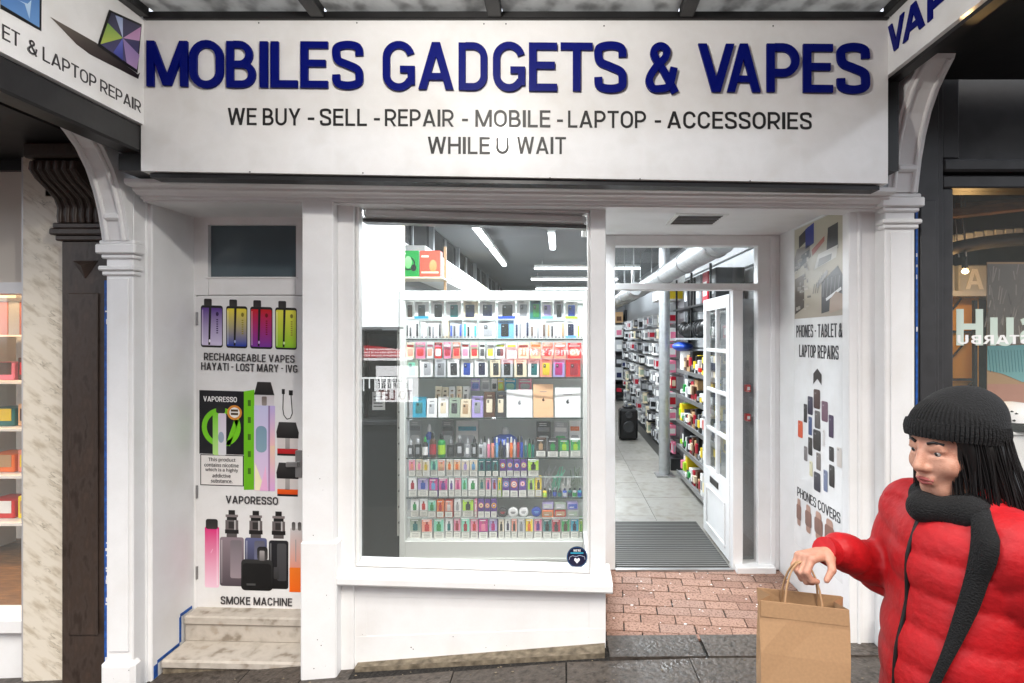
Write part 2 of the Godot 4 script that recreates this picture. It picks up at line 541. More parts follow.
func build_ground():
	var st := mb()
	var xs := [-30.0, -8.0, -2.9, -2.0, 0.25, 2.5, 8.0, 30.0]
	for i in xs.size() - 1:
		var a: float = xs[i]; var b: float = xs[i + 1]
		quad(st, Vector3(a, gy(a) - 0.012, 40), Vector3(b, gy(b) - 0.012, 40), Vector3(b, gy(b) - 0.012, -3.12), Vector3(a, gy(a) - 0.012, -3.12))
	var ground := finish(st, "pavement", M.joint)
	tag(ground, "dark worn stone pavement falling along the street", "", "", "structure")
	# paving flags in rows along the front
	var z := -2.925
	var row := 0
	for depth in [0.46, 0.62, 0.58, 0.62, 0.60]:
		var x := -3.9 + 0.23 * (row % 3)
		while x < 2.9:
			var w := rng.randf_range(0.55, 0.95)
			var g := 0.003
			var up := rng.randf_range(-0.003, 0.002)
			var s := mb()
			var pts := []
			for c in [[x + g, z + g], [x + g, z + depth - g], [x + w - g, z + depth - g], [x + w - g, z + g]]:
				pts.append(Vector3(c[0] + rng.randf_range(-0.004, 0.004), gy(c[0]) - 0.02 + up, c[1] + rng.randf_range(-0.004, 0.004)))
			slab(s, pts, Vector3(0, 0.02, 0))
			finish(s, "paving_flag", M["flag_stone_%d" % rng.randi_range(0, 2)], ground)
			x += w
		z += depth
		row += 1
	# strip of flags against the shopfronts
	for seg in [[-3.9, -3.2], [-3.2, -2.62], [-2.62, -2.27], [-2.27, -1.75], [-1.75, -1.40], [-1.40, -1.13], [0.262, 0.78], [0.79, 1.2], [1.21, 1.74], [1.75, 2.4], [2.41, 2.9]]:
		var s := mb()
		var a: float = seg[0] + 0.004; var b: float = seg[1] - 0.004
		var lift := 0.004 if a > 0.2 and a < 1.7 else -0.012
		slab(s, [Vector3(a, gy(a) + lift - 0.02, -3.14), Vector3(a, gy(a) + lift - 0.02, -2.93), Vector3(b, gy(b) + lift - 0.02, -2.93), Vector3(b, gy(b) + lift - 0.02, -3.14)], Vector3(0, 0.022, 0))
		finish(s, "paving_flag", M["flag_stone_%d" % rng.randi_range(0, 1)], ground)
	# brick floor of the entrance, laid square to the slightly skewed threshold
	var bed := bx("brick_path", Vector3(0.2, -0.10, -4.20), Vector3(1.66, -0.012, -3.10), M.joint)
	tag(bed, "red brick paved lobby floor before the open shop door", "", "", "structure")
	var area := PackedVector2Array([Vector2(0.26, -3.105), Vector2(1.603, -3.105), Vector2(1.603, -4.035), Vector2(0.26, -4.165)])
	var turn := Transform2D(0.094, Vector2(0.26, -3.10))
	for r in range(-5, 15):
		for c in range(-4, 12):
			var off := 0.5 * absi(r % 2) + rng.randf_range(-0.01, 0.01)
			var g := 0.0035
			var x0 := (c + off) * 0.207
			var y0 := -(r + 1) * 0.104
			var rect := PackedVector2Array([Vector2(x0 + g, y0 + g), Vector2(x0 + 0.207 - g, y0 + g), Vector2(x0 + 0.207 - g, y0 + 0.104 - g), Vector2(x0 + g, y0 + 0.104 - g)])
			for k in 4: rect[k] = turn * rect[k]
			for part in Geometry2D.intersect_polygons(rect, area):
				var up := rng.randf_range(-0.0025, 0.0025)
				var pts := []
				for q in part: pts.append(Vector3(q.x, -0.03 + up, q.y))
				if pts.size() < 3: continue
				var s := mb()
				slab(s, pts, Vector3(0, 0.03, 0))
				finish(s, "brick", M["brick_%d" % rng.randi_range(0, 4)], bed)

# ---------------------------------------------------------------- the room behind the front
func build_shop_shell():
	var base := bx("floor", Vector3(-1.52, -0.12, -15.2), Vector3(1.9, -0.014, -4.16), M.joint)
	tag(base, "pale tiled shop floor inside", "", "", "structure")
	var z := -4.06
	var r := 0
	while z > -15.0:
		var dz := 0.6
		var x := -1.5
		while x < 1.78:
			var x1 := minf(x + 0.6, 1.78)
			var s := mb()
			box(s, Vector3(x + 0.002, -0.03, z - dz + 0.002), Vector3(x1 - 0.002, rng.randf_range(-0.0005, 0.0005), z - 0.002))
			finish(s, "floor_tile", M["floor_tile_%d" % rng.randi_range(0, 2)], base)
			x += 0.6
		z -= dz
		r += 1
	var ceil_ := bx("ceiling", Vector3(-2.3, 3.05, -15.2), Vector3(2.1, 3.2, -3.12), M.ceiling_grey)
	tag(ceil_, "dark grey ceiling inside the shop", "", "", "structure")
	tag(bx("wall_back", Vector3(-2.3, -0.1, -15.3), Vector3(2.1, 3.05, -15.2), M.wall_grey), "grey back wall deep inside the shop", "", "", "structure")
	var lw := bx("wall_left", Vector3(-1.65, -0.1, -15.2), Vector3(-1.50, 2.60, -4.75), M.wall_grey)
	tag(lw, "grey inside wall below the high dark windows", "", "", "structure")
	bx("wall_return", Vector3(-1.65, -0.1, -4.75), Vector3(-1.40, 3.05, -4.70), M.wall_grey, lw)
	bx("wall_strip", Vector3(-1.65, 2.60, -15.2), Vector3(-1.56, 3.05, -4.75), M.dark_grey, lw)
	# high dark windows along the left wall
	for k in 6:
		var z0 := -4.9 - k * 1.65
		var win := thing("high_window", Vector3(-1.55, 2.62, z0 - 0.4), "tall dark pane in the row of high inside windows", "window", "row of high dark windows on the inside wall")
		bx("pane", Vector3(-1.555, 2.64, z0 - 1.58), Vector3(-1.545, 3.02, z0 - 0.06), M.dark_glass, win)
		bx("frame_post", Vector3(-1.56, 2.61, z0 - 0.04), Vector3(-1.50, 3.045, z0 + 0.02), M.shelf_grey, win, 0.004)
		bx("frame_rail", Vector3(-1.56, 2.61, z0 - 1.60), Vector3(-1.52, 2.64, z0 - 0.045), M.shelf_grey, win, 0.003)
		bx("glazing_bar", Vector3(-1.545, 2.645, z0 - 0.83), Vector3(-1.525, 3.02, z0 - 0.80), M.shelf_grey, win)
	var rw := bx("wall_right", Vector3(1.80, -0.1, -15.2), Vector3(1.95, 3.05, -4.06), M.shelf_grey)
	tag(rw, "inside wall behind the white slatted panels", "", "", "structure")
	# slat wall boards
	for k in 17:
		var y0 := 0.30 + k * 0.16
		bx("slat", Vector3(1.770, y0, -9.0), Vector3(1.801, y0 + 0.138, -4.12), M.slat_white, rw, 0.004)
	# closing pieces out of sight: above the shop window and behind the side door
	tag(bx("wall_front", Vector3(-2.9, 2.50, -3.35), Vector3(2.1, 3.5, -3.10), M.wall_grey), "front wall hidden behind the shop sign", "", "", "structure")
	var sw := bx("wall_side", Vector3(-2.6, -0.3, -4.9), Vector3(-2.45, 3.05, -3.15), M.wall_grey)
	tag(sw, "side wall of the closed stair lobby", "", "", "structure")
	bx("wall_end", Vector3(-2.6, -0.3, -4.95), Vector3(-1.40, 3.05, -4.9), M.dark_grey, sw)
	bx("wall_partition", Vector3(-1.42, -0.3, -3.50), Vector3(-1.38, 3.05, -3.131), M.dark_grey, sw)
	bx("wall_partition", Vector3(-1.56, -0.3, -4.70), Vector3(-1.52, 3.05, -3.47), M.dark_grey, sw)
	bx("wall_partition", Vector3(-1.52, -0.3, -3.50), Vector3(-1.42, 3.05, -3.47), M.dark_grey, sw)

# ---------------------------------------------------------------- the white shopfront
func build_shopfront():
	var b := thing("shop_building", Vector3(-0.3, 0, -3.05), "white painted timber shopfront with display window and recessed glazed door", "shopfront")
	var wp: Material = M.white_paint
	# left pier: pilaster, capital, plinth
	var pier := bx("pier", Vector3(-2.435, -0.3, -3.12), Vector3(-2.29, 2.80, -2.95), wp, b, 0.006)
	bx("pier_face", Vector3(-2.415, 0.02, -2.95), Vector3(-2.31, 2.02, -2.942), wp, pier, 0.003)
	bx("plinth", Vector3(-2.455, -0.3, -3.0), Vector3(-2.27, -0.03, -2.925), wp, pier, 0.02)
	for c in [[2.035, 2.06, 0.014], [2.06, 2.085, 0.026], [2.125, 2.15, 0.016], [2.15, 2.20, 0.034], [2.20, 2.222, 0.022]]:
		bx("capital_moulding", Vector3(-2.435 - c[2], c[0], -3.0), Vector3(-2.29 + c[2], c[1], -2.95 + c[2]), wp, pier, 0.006)
	bracket(b, -2.435, -2.29, 2.22, 2.765)
	bx("jamb", Vector3(-2.40, -0.3, -3.46), Vector3(-2.263, 2.52, -3.05), wp, b, 0.005)
	bx("jamb_bead", Vector3(-2.31, -0.3, -3.06), Vector3(-2.285, 2.45, -3.035), wp, b, 0.006)
	# cornice
	shear = 0.0117
	var s := mb()
	moulding(s, -2.262, 1.744, [Vector2(-3.12, 2.425), Vector2(-2.965, 2.425), Vector2(-2.965, 2.440), Vector2(-2.935, 2.440), Vector2(-2.925, 2.452), Vector2(-2.905, 2.458), Vector2(-2.905, 2.470), Vector2(-2.866, 2.470), Vector2(-2.852, 2.480), Vector2(-2.852, 2.500), Vector2(-2.862, 2.504), Vector2(-3.12, 2.504)])
	var cornice := finish(s, "cornice", wp, b)
	s = mb()
	moulding(s, -2.262, 1.744, [Vector2(-3.12, 2.415), Vector2(-2.985, 2.415), Vector2(-2.985, 2.4245), Vector2(-3.12, 2.4245)])
	finish(s, "cornice_fillet", wp, cornice)
	shear = 0.0
	# side door bay
	var soff := bx("soffit", Vector3(-2.263, 2.445, -3.46), Vector3(-1.20, 2.48, -3.0), wp, b)
	var fan := bx("fanlight", Vector3(-2.263, 2.40, -3.46), Vector3(-1.42, 2.445, -3.40), wp, b)
	bx("frame", Vector3(-2.263, 1.965, -3.46), Vector3(W(208, 3.4), 2.40, -3.40), wp, fan)
	bx("frame", Vector3(W(296, 3.4), 1.965, -3.46), Vector3(-1.42, 2.40, -3.40), wp, fan)
	bx("frame", Vector3(W(208, 3.4), 1.965, -3.46), Vector3(W(296, 3.4), 2.07, -3.40), wp, fan, 0.006)
	bx("bead", Vector3(W(206, 3.4), 2.065, -3.42), Vector3(W(298, 3.4), 2.078, -3.392), wp, fan, 0.004)
	bx("pane", Vector3(W(207, 3.4), 2.06, -3.437), Vector3(W(297, 3.4), 2.41, -3.43), M.smoky_pane, fan)
	var sd := bx("side_door", Vector3(-2.245, 0.035, -3.45), Vector3(-1.45, 1.962, -3.405), wp, b, 0.003)
	tag(sd, "flat white side door covered by a vape poster")
	bx("frame", Vector3(-2.263, 0.0, -3.46), Vector3(-2.249, 1.965, -3.40), wp, b)
	for y in [1.82, 0.75, 0.25]:
		s = mb()
		tube(s, [Vector3(-2.243, y - 0.04, -3.398), Vector3(-2.243, y + 0.04, -3.398)], 0.007, 8)
		finish(s, "hinge", M.steel, sd)
	# main pilaster between side door and window
	var pil := bx("pilaster", Vector3(-1.393, -0.3, -3.13), Vector3(-1.226, 2.45, -2.97), wp, b, 0.004)
	bx("plinth", Vector3(-1.400, -0.3, -3.06), Vector3(-1.205, 0.60, -2.962), wp, pil, 0.008)
	bx("return_board", Vector3(-1.226, -0.3, -3.10), Vector3(-1.136, 2.45, -3.03), wp, pil, 0.004)
	# display window; its frame has dropped towards the entrance
	shear = 0.03
	var win := bx("display_window", Vector3(-1.145, 2.415, -3.2), Vector3(0.166, 2.475, -3.045), wp, b)
	bx("frame", Vector3(-1.135, 2.399, -3.105), Vector3(0.166, 2.4145, -3.055), M.sign_edge, win, 0.004)
	bx("frame", Vector3(-1.135, 0.397, -3.13), Vector3(0.166, 0.418, -3.055), M.white_plastic, win, 0.004)
	bx("frame", Vector3(-1.135, 0.419, -3.105), Vector3(-1.117, 2.398, -3.055), M.white_plastic, win, 0.004)
	bx("frame", Vector3(0.153, 0.419, -3.105), Vector3(0.166, 2.398, -3.055), M.white_plastic, win, 0.004)
	bx("pane", Vector3(-1.115, 0.41, -3.098), Vector3(0.155, 2.39, -3.092), M.pane, win)
	bx("shutter_box", Vector3(-1.12, 2.346, -3.24), Vector3(0.15, 2.41, -3.112), M.sign_white, win, 0.02)
	bx("shutter_rail", Vector3(-1.12, 2.326, -3.20), Vector3(0.15, 2.3455, -3.118), M.black_plastic, win)
	s = mb()
	moulding(s, -1.205, 0.285, [Vector2(-3.2, 0.318), Vector2(-3.005, 0.318), Vector2(-2.975, 0.325), Vector2(-2.968, 0.335), Vector2(-2.968, 0.366), Vector2(-2.975, 0.376), Vector2(-3.055, 0.392), Vector2(-3.2, 0.396)])
	finish(s, "sill", wp, win)
	shear = 0.0
	var riser := bx("stall_riser", Vector3(-1.2, -0.3, -3.2), Vector3(0.252, 0.34, -3.05), wp, b, 0.003)
	shear = 0.02
	bx("panel_rail", Vector3(-1.15, 0.245, -3.05), Vector3(0.252, 0.30, -3.0470), wp, riser, 0.002)
	shear = -0.035
	bx("panel_rail", Vector3(-1.15, -0.06, -3.05), Vector3(0.252, 0.085, -3.0470), wp, riser, 0.002)
	shear = 0.0
	bx("panel_stile", Vector3(-1.2, -0.2, -3.05), Vector3(-1.07, 0.318, -3.0475), wp, riser, 0.002)
	bx("panel_stile", Vector3(0.16, -0.2, -3.05), Vector3(0.253, 0.30, -3.0475), wp, riser, 0.002)
	# post beside the entrance, lobby return behind it
	var cpst := bx("corner_post", Vector3(0.168, 0.30, -3.135), Vector3(0.255, 2.46, -3.05), wp, b, 0.005)
	sheet("side_pane", [Vector3(0.215, 0.30, -4.03), Vector3(0.215, 0.30, -3.135), Vector3(0.215, 2.46, -3.135), Vector3(0.215, 2.46, -4.03)], cpst)
	bx("lobby_base", Vector3(0.168, -0.1, -4.10), Vector3(0.249, 0.299, -3.21), wp, b)
	# lobby ceiling
	bx("lobby_soffit", Vector3(0.16, 2.455, -4.12), Vector3(1.75, 2.49, -3.0), wp, b)
	bx("lintel", Vector3(-1.3, 2.476, -3.2), Vector3(1.75, 2.54, -3.06), wp, b)
	# entrance screen
	var fr := bx("door_frame", Vector3(0.256, 0.0, -4.12), Vector3(0.405, 2.455, -4.03), wp, b, 0.004)
	bx("head_rail", Vector3(0.405, 2.375, -4.12), Vector3(1.46, 2.455, -4.03), wp, fr, 0.004)
	bx("transom_rail", Vector3(0.405, 2.052, -4.12), Vector3(1.46, 2.10, -4.025), wp, fr, 0.004)
	bx("hanging_post", Vector3(1.268, 0.0, -4.12), Vector3(1.341, 2.052, -4.03), wp, fr, 0.004)
	bx("right_post", Vector3(1.45, 0.0, -4.12), Vector3(1.61, 2.455, -4.03), wp, fr, 0.004)
	bx("side_sill", Vector3(1.28, -0.01, -4.12), Vector3(1.56, 0.045, -3.965), wp, fr, 0.006)
	bx("door_bead", Vector3(1.54, 0.0, -4.03), Vector3(1.575, 2.44, -4.015), wp, fr, 0.004)
	bx("transom_pane", Vector3(0.40, 2.095, -4.078), Vector3(1.455, 2.38, -4.072), M.pane, fr)
	bx("side_pane", Vector3(1.335, 0.04, -4.078), Vector3(1.455, 2.055, -4.072), M.pane, fr)
	# glazed door standing open inwards
	var dr := bx("glazed_door", Vector3(1.262, 0.03, -4.84), Vector3(1.302, 0.60, -4.10), wp, b, 0.003)
	tag(dr, "white glazed door standing open into the shop")
	var dx0 := 1.262
	var dx1 := 1.302
	bx("stile", Vector3(dx0, 0.60, -4.84), Vector3(dx1, 2.03, -4.755), wp, dr, 0.003)
	bx("stile", Vector3(dx0, 0.60, -4.185), Vector3(dx1, 2.03, -4.10), wp, dr, 0.003)
	bx("top_rail", Vector3(dx0, 1.93, -4.755), Vector3(dx1, 2.03, -4.185), wp, dr, 0.003)
	bx("glazing_bar", Vector3(dx0 + 0.004, 0.60, -4.487), Vector3(dx1 - 0.004, 1.93, -4.453), wp, dr, 0.004)
	for k in 3:
		for e in [[-4.755, -4.488], [-4.452, -4.185]]:
			bx("glazing_bar", Vector3(dx0 + 0.004, 0.60 + 0.3325 * (k + 1) - 0.015, e[0]), Vector3(dx1 - 0.004, 0.60 + 0.3325 * (k + 1) + 0.015, e[1]), wp, dr, 0.004)
	for k in 4:
		for e in [[-4.757, -4.486], [-4.454, -4.183]]:
			bx("pane", Vector3(1.28, 0.60 + 0.3325 * k + 0.014, e[0]), Vector3(1.284, 0.60 + 0.3325 * (k + 1) - 0.014, e[1]), M.pane, dr)
	bx("letter_plate", Vector3(dx0 - 0.006, 0.49, -4.62), Vector3(dx0 + 0.001, 0.545, -4.38), M.black_plastic, dr, 0.004)
	for e in [[0.10, 0.125], [0.42, 0.445]]:
		bx("panel_moulding", Vector3(dx0 - 0.008, e[0], -4.74), Vector3(dx0 + 0.001, e[1], -4.20), wp, dr, 0.003)
	for e in [[-4.74, -4.715], [-4.225, -4.20]]:
		bx("panel_moulding", Vector3(dx0 - 0.008, 0.126, e[0]), Vector3(dx0 + 0.001, 0.419, e[1]), wp, dr, 0.003)
	bx("handle", Vector3(dx0 - 0.03, 1.0, -4.80), Vector3(dx0, 1.02, -4.78), M.steel, dr, 0.004)
	# right side wall of the lobby and the right pier
	bx("lobby_wall", Vector3(1.61, -0.1, -4.14), Vector3(1.80, 2.47, -3.07), wp, b, 0.003)
	bx("jamb", Vector3(1.60, -0.1, -3.12), Vector3(1.75, 2.42, -3.045), wp, b, 0.005)
	bx("jamb_bead", Vector3(1.645, -0.1, -3.06), Vector3(1.665, 2.41, -3.034), wp, b, 0.006)
	pier = bx("pier", Vector3(1.743, -0.1, -3.12), Vector3(1.904, 3.05, -2.95), wp, b, 0.006)
	bx("pier_face", Vector3(1.77, 0.2, -2.95), Vector3(1.878, 2.27, -2.942), wp, pier, 0.003)
	bx("plinth", Vector3(1.725, -0.1, -3.0), Vector3(1.92, 0.2, -2.925), wp, pier, 0.02)
	for c in [[2.285, 2.31, 0.014], [2.31, 2.335, 0.026], [2.375, 2.40, 0.016], [2.40, 2.45, 0.034], [2.45, 2.472, 0.022]]:
		bx("capital_moulding", Vector3(1.743 - c[2], c[0], -3.0), Vector3(1.904 + c[2], c[1], -2.95 + c[2]), wp, pier, 0.006)
	bracket(b, 1.743, 1.904, 2.475, 3.07)
	# stone plinth below the stall riser
	s = mb()
	slab(s, [Vector3(-1.12, gy(-1.12) - 0.03, -3.055), Vector3(-1.12, gy(-1.12) - 0.03, -3.0), Vector3(0.24, gy(0.24) - 0.03, -2.95), Vector3(0.25, gy(0.25) - 0.03, -3.055)], Vector3(0, 0.045, 0))
	finish(s, "stone_plinth", M.plinth_stone, b)
	# chips and scuffs in the paint
	s = mb()
	for k in range(0, 70, 2):
		var p: Vector3
		if k < 22: p = Vector3(rng.randf_range(-1.19, 0.25), rng.randf_range(gy(-0.5) - 0.05, 0.06), -3.0469)
		elif k < 38: p = Vector3(rng.randf_range(-1.385, -1.24), rng.randf_range(-0.08, 0.35), -2.9615)
		elif k < 48: p = Vector3(rng.randf_range(-1.385, -1.24), rng.randf_range(0.6, 1.2), -2.9695)
		elif k < 60: p = Vector3(rng.randf_range(-2.44, -2.29), rng.randf_range(-0.2, -0.04), -2.9245)
		else: p = Vector3(rng.randf_range(-1.15, 0.25), rng.randf_range(0.36, 0.40), -2.9675)
		var r := rng.randf_range(0.0008, 0.0032)
		var pts := []
		for e in 6: pts.append(p + Vector3(cos(e * TAU / 6) * r * rng.randf_range(0.5, 1.6), sin(e * TAU / 6) * r * rng.randf_range(0.5, 1.3), 0))
		slab(s, pts, Vector3(0, 0, 0.0006))
	tag(finish(s, "paint_chip", M.brown_paint, b), "", "", "", "stuff")
	# air grille in the lobby ceiling
	var vent := thing("air_grille", Vector3(0.86, 2.45, -3.5), "slatted air grille set into the lobby ceiling over the entrance", "vent")
	var vx0 := 0.70
	var vx1 := 1.02
	bx("frame", Vector3(vx0, 2.444, -3.64), Vector3(vx1, 2.4545, -3.615), M.white_plastic, vent)
	bx("frame", Vector3(vx0, 2.444, -3.345), Vector3(vx1, 2.4545, -3.32), M.white_plastic, vent)
	bx("frame", Vector3(vx0, 2.444, -3.614), Vector3(vx0 + 0.022, 2.4545, -3.346), M.white_plastic, vent)
	bx("frame", Vector3(vx1 - 0.022, 2.444, -3.614), Vector3(vx1, 2.4545, -3.346), M.white_plastic, vent)
	bx("backing", Vector3(vx0 + 0.023, 2.452, -3.613), Vector3(vx1 - 0.023, 2.4545, -3.347), M.black_plastic, vent)
	for k in 6:
		bx("slat", Vector3(vx0 + 0.023, 2.445, -3.605 + k * 0.044), Vector3(vx1 - 0.023, 2.449, -3.583 + k * 0.044), M.brown_paint, vent)
	# stone steps to the side door
	var steps := thing("stone_steps", Vector3(-1.85, -0.18, -3.2), "two worn stained limestone steps up to the side door", "steps")
	shear = 0.02
	var sy := -0.037
	bx("tread", Vector3(-2.25, sy - 0.022, -3.45), Vector3(-1.40, sy + 0.03, -3.285), M.step_stone, steps, 0.008)
	bx("riser", Vector3(-2.25, sy - 0.125, -3.45), Vector3(-1.40, sy - 0.0225, -3.30), M.step_stone, steps, 0.004)
	bx("tread", Vector3(-2.255, sy - 0.175, -3.45), Vector3(-1.40, sy - 0.1255, -3.10), M.step_stone, steps, 0.010)
	bx("base", Vector3(-2.25, sy - 0.30, -3.45), Vector3(-1.40, sy - 0.1755, -3.115), M.plinth_stone, steps)
	shear = 0.0

func bracket(parent: Node, x0: float, x1: float, y0: float, y1: float):
	var h := y1 - y0
	var c := [[-2.95, 0.0], [-2.925, 0.0], [-2.915, 0.10], [-2.895, 0.28], [-2.865, 0.46], [-2.82, 0.64], [-2.76, 0.80], [-2.70, 0.90], [-2.655, 0.965], [-2.645, 1.0], [-2.95, 1.0]]
	var pts := []
	for p in c: pts.append(Vector3(x0, y0 + p[1] * h, p[0]))
	var s := mb()
	slab(s, pts, Vector3(x1 - x0, 0, 0))
	var br := finish(s, "bracket", M.white_paint, parent)
	# raised ribs down the curved front edge
	for e in [[x0 + 0.012, x0 + 0.045], [x1 - 0.045, x1 - 0.012]]:
		var path := []
		for i in range(1, 9): path.append(Vector3((e[0] + e[1]) * 0.5, y0 + c[i][1] * h - 0.002, c[i][0] + 0.002))
		s = mb()
		tube(s, path, 0.012, 6)
		finish(s, "rib", M.white_paint, br)
	bx("scroll_block", Vector3(x0 + 0.03, y0 + 0.10, -2.93), Vector3(x1 - 0.02, y0 + 0.14, -2.885), M.white_paint, br, 0.012)

# ---------------------------------------------------------------- canopy, signs
func build_canopy_and_signs():
	var cz := -2.72
	# fascia sign: a shallow tray, deeper at the right
	var sign := thing("fascia_sign", Vector3(0, 2.5, cz), "long white fascia sign with raised blue capitals over two lines of black text", "sign")
	var xl := W(141, 2.72)
	var xr := W(888, 2.72)
	var yt := H(20, 2.72)
	var ybl := H(171, 2.72)
	var ybr := H(183.5, 2.72)
	var s := mb()
	slab(s, [Vector3(xl, yt, cz - 0.10), Vector3(xl, ybl, cz - 0.10), Vector3(xr, ybr, cz - 0.10), Vector3(xr, yt, cz - 0.10)], Vector3(0, 0, 0.10))
	finish(s, "panel", M.sign_white, sign)
	s = mb()   # folded lip of the tray along the bottom
	slab(s, [Vector3(xl + 0.03, ybl - 0.004, cz - 0.10), Vector3(xl + 0.03, ybl - 0.026, cz - 0.10), Vector3(xr - 0.03, ybr - 0.026, cz - 0.10), Vector3(xr - 0.03, ybr - 0.004, cz - 0.10)], Vector3(0, 0, 0.08))
	finish(s, "bottom_lip", M.black_paint, sign)
	var letters := [["M", 144.1, 185.2, 39.2, 84.9], ["O", 187, 221.4, 38.6, 86.6], ["B", 224.4, 253.8, 39.5, 86], ["I", 258, 266, 39.7, 86], ["L", 269, 296, 39.8, 86], ["E", 299, 326.5, 39.8, 86.3], ["S", 331, 362, 39.5, 87.5], ["G", 381.7, 414, 39.6, 89], ["A", 417.5, 453, 40.5, 87.8], ["D", 458, 487, 41, 88.5], ["G", 492.5, 525, 40.3, 89.7], ["E", 528.7, 557.2, 41, 89.5], ["T", 560.6, 593, 41, 89.5], ["S", 594.5, 627, 40, 91], ["&", 646, 680, 41, 91], ["V", 699, 735.4, 42, 90.5], ["A", 728, 761.7, 42, 90.5], ["P", 768, 801, 42, 90.5], ["E", 804.7, 834.5, 42.3, 91], ["S", 838.6, 871.8, 41.5, 92]]
	for l in letters:
		var d := 2.69
		var a := at(l[1], l[4], d)
		var c := at(l[2], l[3], d)
		capitals(sign, "letter", l[0], Vector3((a.x + c.x) * 0.5, (a.y + c.y) * 0.5, cz + 0.004), c.x - a.x, c.y - a.y, 0.185, 0.013, M.letter_blue, 0.0, 0.01)
	for w in [["WE", 228, 256.8], ["BUY", 263, 300.6], ["-", 308, 314.5], ["SELL", 320, 367], ["-", 374, 380], ["REPAIR", 385, 453.7], ["-", 462, 468], ["MOBILE", 475.4, 550.4], ["-", 557, 563], ["LAPTOP", 568, 646], ["-", 654.7, 661], ["ACCESSORIES", 667, 811.6]]:
		var m: float = (w[1] + w[2]) * 0.5
		var y0 := 108.0 + (m - 228.0) * 0.0078
		var y1 := y0 + 17.0
		if w[0] == "-":
			y0 += 9.0; y1 = y0 + 2.4
		var a := at(w[1], y1, 2.72)
		var c := at(w[2], y0, 2.72)
		capitals(sign, "lettering", w[0], Vector3((a.x + c.x) * 0.5, (a.y + c.y) * 0.5, cz + 0.0006), c.x - a.x, c.y - a.y, 0.165, 0.0016, M.ink_black, 0.0, 0.0078)
	for w in [["WHILE", 427.8, 490.0], ["U", 496.0, 509.0], ["WAIT", 517.0, 566.0]]:
		var a := at(w[1], 154.0, 2.72)
		var c := at(w[2], 137.0, 2.72)
		capitals(sign, "lettering", w[0], Vector3((a.x + c.x) * 0.5, (a.y + c.y) * 0.5, cz + 0.0006), c.x - a.x, c.y - a.y, 0.165, 0.0016, M.ink_black, 0.0, 0.0078)
	for p in [[259, 23], [357, 23], [484, 24], [506, 24], [604, 26], [773, 26], [250, 172], [363, 173], [550, 178], [640, 179], [750, 181]]:
		s = mb()
		var q := at(p[0], p[1], 2.72)
		lathe(s, Vector3(0, 0, 0), [Vector2(0.0035, 0), Vector2(0.0035, 0.002), Vector2(0.0, 0.003)], 8)
		var sc := finish(s, "screw", M.ink_grey, sign, Vector3(q.x, q.y, cz + 0.0005))
		sc.rotation.x = PI / 2
	# side sign on the left, square to the front
	var lx := -2.06
	var ls := thing("repair_sign", Vector3(lx, 2.75, -2.0), "white side sign with tablet and laptop pictures over black repair lettering", "sign")
	bx("panel", Vector3(lx - 0.05, 2.755, -2.76), Vector3(lx, 3.75, -1.2), M.sign_white, ls)
	var map := func(p: Vector2, layer: int) -> Vector3:
		var q := on_side(p.x, p.y, lx)
		return Vector3(lx + 0.0012 * layer, q.y, q.z) - ls.position
	s = mb()
	var zz := func(x: float, y: float) -> Vector2: return Vector2(x / 5.253, y / 5.253)   # measured on a 5.25 times enlargement
	var P := func(a: Array) -> PackedVector2Array:
		var o := PackedVector2Array()
		for k in range(0, a.size(), 2): o.append(zz.call(a[k], a[k + 1]))
		return o
	ink(s, map, P.call([262, 88, 505, 225, 722, 390, 735, 380, 725, 415, 470, 285, 400, 232]), Color(0.42, 0.38, 0.35), Color(0.12, 0.10, 0.10), 1)
	ink(s, map, P.call([570, 50, 742, 128, 720, 385, 508, 240]), Color(0.10, 0.09, 0.09), Color(0.10, 0.09, 0.09), 2)
	ink(s, map, P.call([580, 66, 736, 138, 714, 365, 522, 232]), Color(0.22, 0.22, 0.30), Color(0.35, 0.33, 0.52), 3)
	ink(s, map, P.call([522, 232, 640, 200, 560, 120]), Color(0.45, 0.62, 0.30), Color(0.72, 0.78, 0.35), 4)
	ink(s, map, P.call([640, 200, 736, 140, 728, 215]), Color(0.72, 0.52, 0.70), Color(0.80, 0.62, 0.78), 4)
	ink(s, map, P.call([640, 200, 728, 290, 714, 365, 660, 330]), Color(0.58, 0.50, 0.72), Color(0.75, 0.62, 0.80), 4)
	ink(s, map, P.call([640, 200, 600, 80, 640, 95]), Color(0.60, 0.65, 0.80), Color(0.75, 0.80, 0.92), 4)
	ink(s, map, P.call([640, 200, 590, 275, 640, 318]), Color(0.42, 0.45, 0.80), Color(0.25, 0.28, 0.60), 4)
	ink(s, map, P.call([0, -160, 218, -60, 216, 165, 0, 45]), Color(0.07, 0.07, 0.08), Color(0.07, 0.07, 0.08), 1)
	ink(s, map, P.call([0, -140, 205, -48, 204, 145, 0, 22]), Color(0.25, 0.42, 0.66), Color(0.42, 0.60, 0.82), 2)
	ink(s, map, P.call([90, 0, 140, 20, 160, 0, 150, 100, 125, 20]), Color(0.72, 0.82, 0.92), Color(0.62, 0.76, 0.90), 3)
	finish(s, "printed_picture", M.print, ls, ls.position)
	for w in [["ET", 2, 19.5], ["&", 27, 37], ["LAPTOP", 42.5, 96], ["REPAIR", 100, 140.5]]:
		var d0: float = 2.06 * FOCAL / (VX - w[1])
		var d1: float = 2.06 * FOCAL / (VX - w[2])
		capitals(ls, "lettering", w[0], Vector3(lx + 0.0006, 2.833, -(d0 + d1) * 0.5), d1 - d0, 0.055, 0.135, 0.0016, M.ink_grey, PI / 2)
	# side sign on the right
	var rx := 1.622
	var rs := thing("vape_side_sign", Vector3(rx, 3.0, -2.0), "white side sign with slanting blue capitals beginning with a large v", "sign")
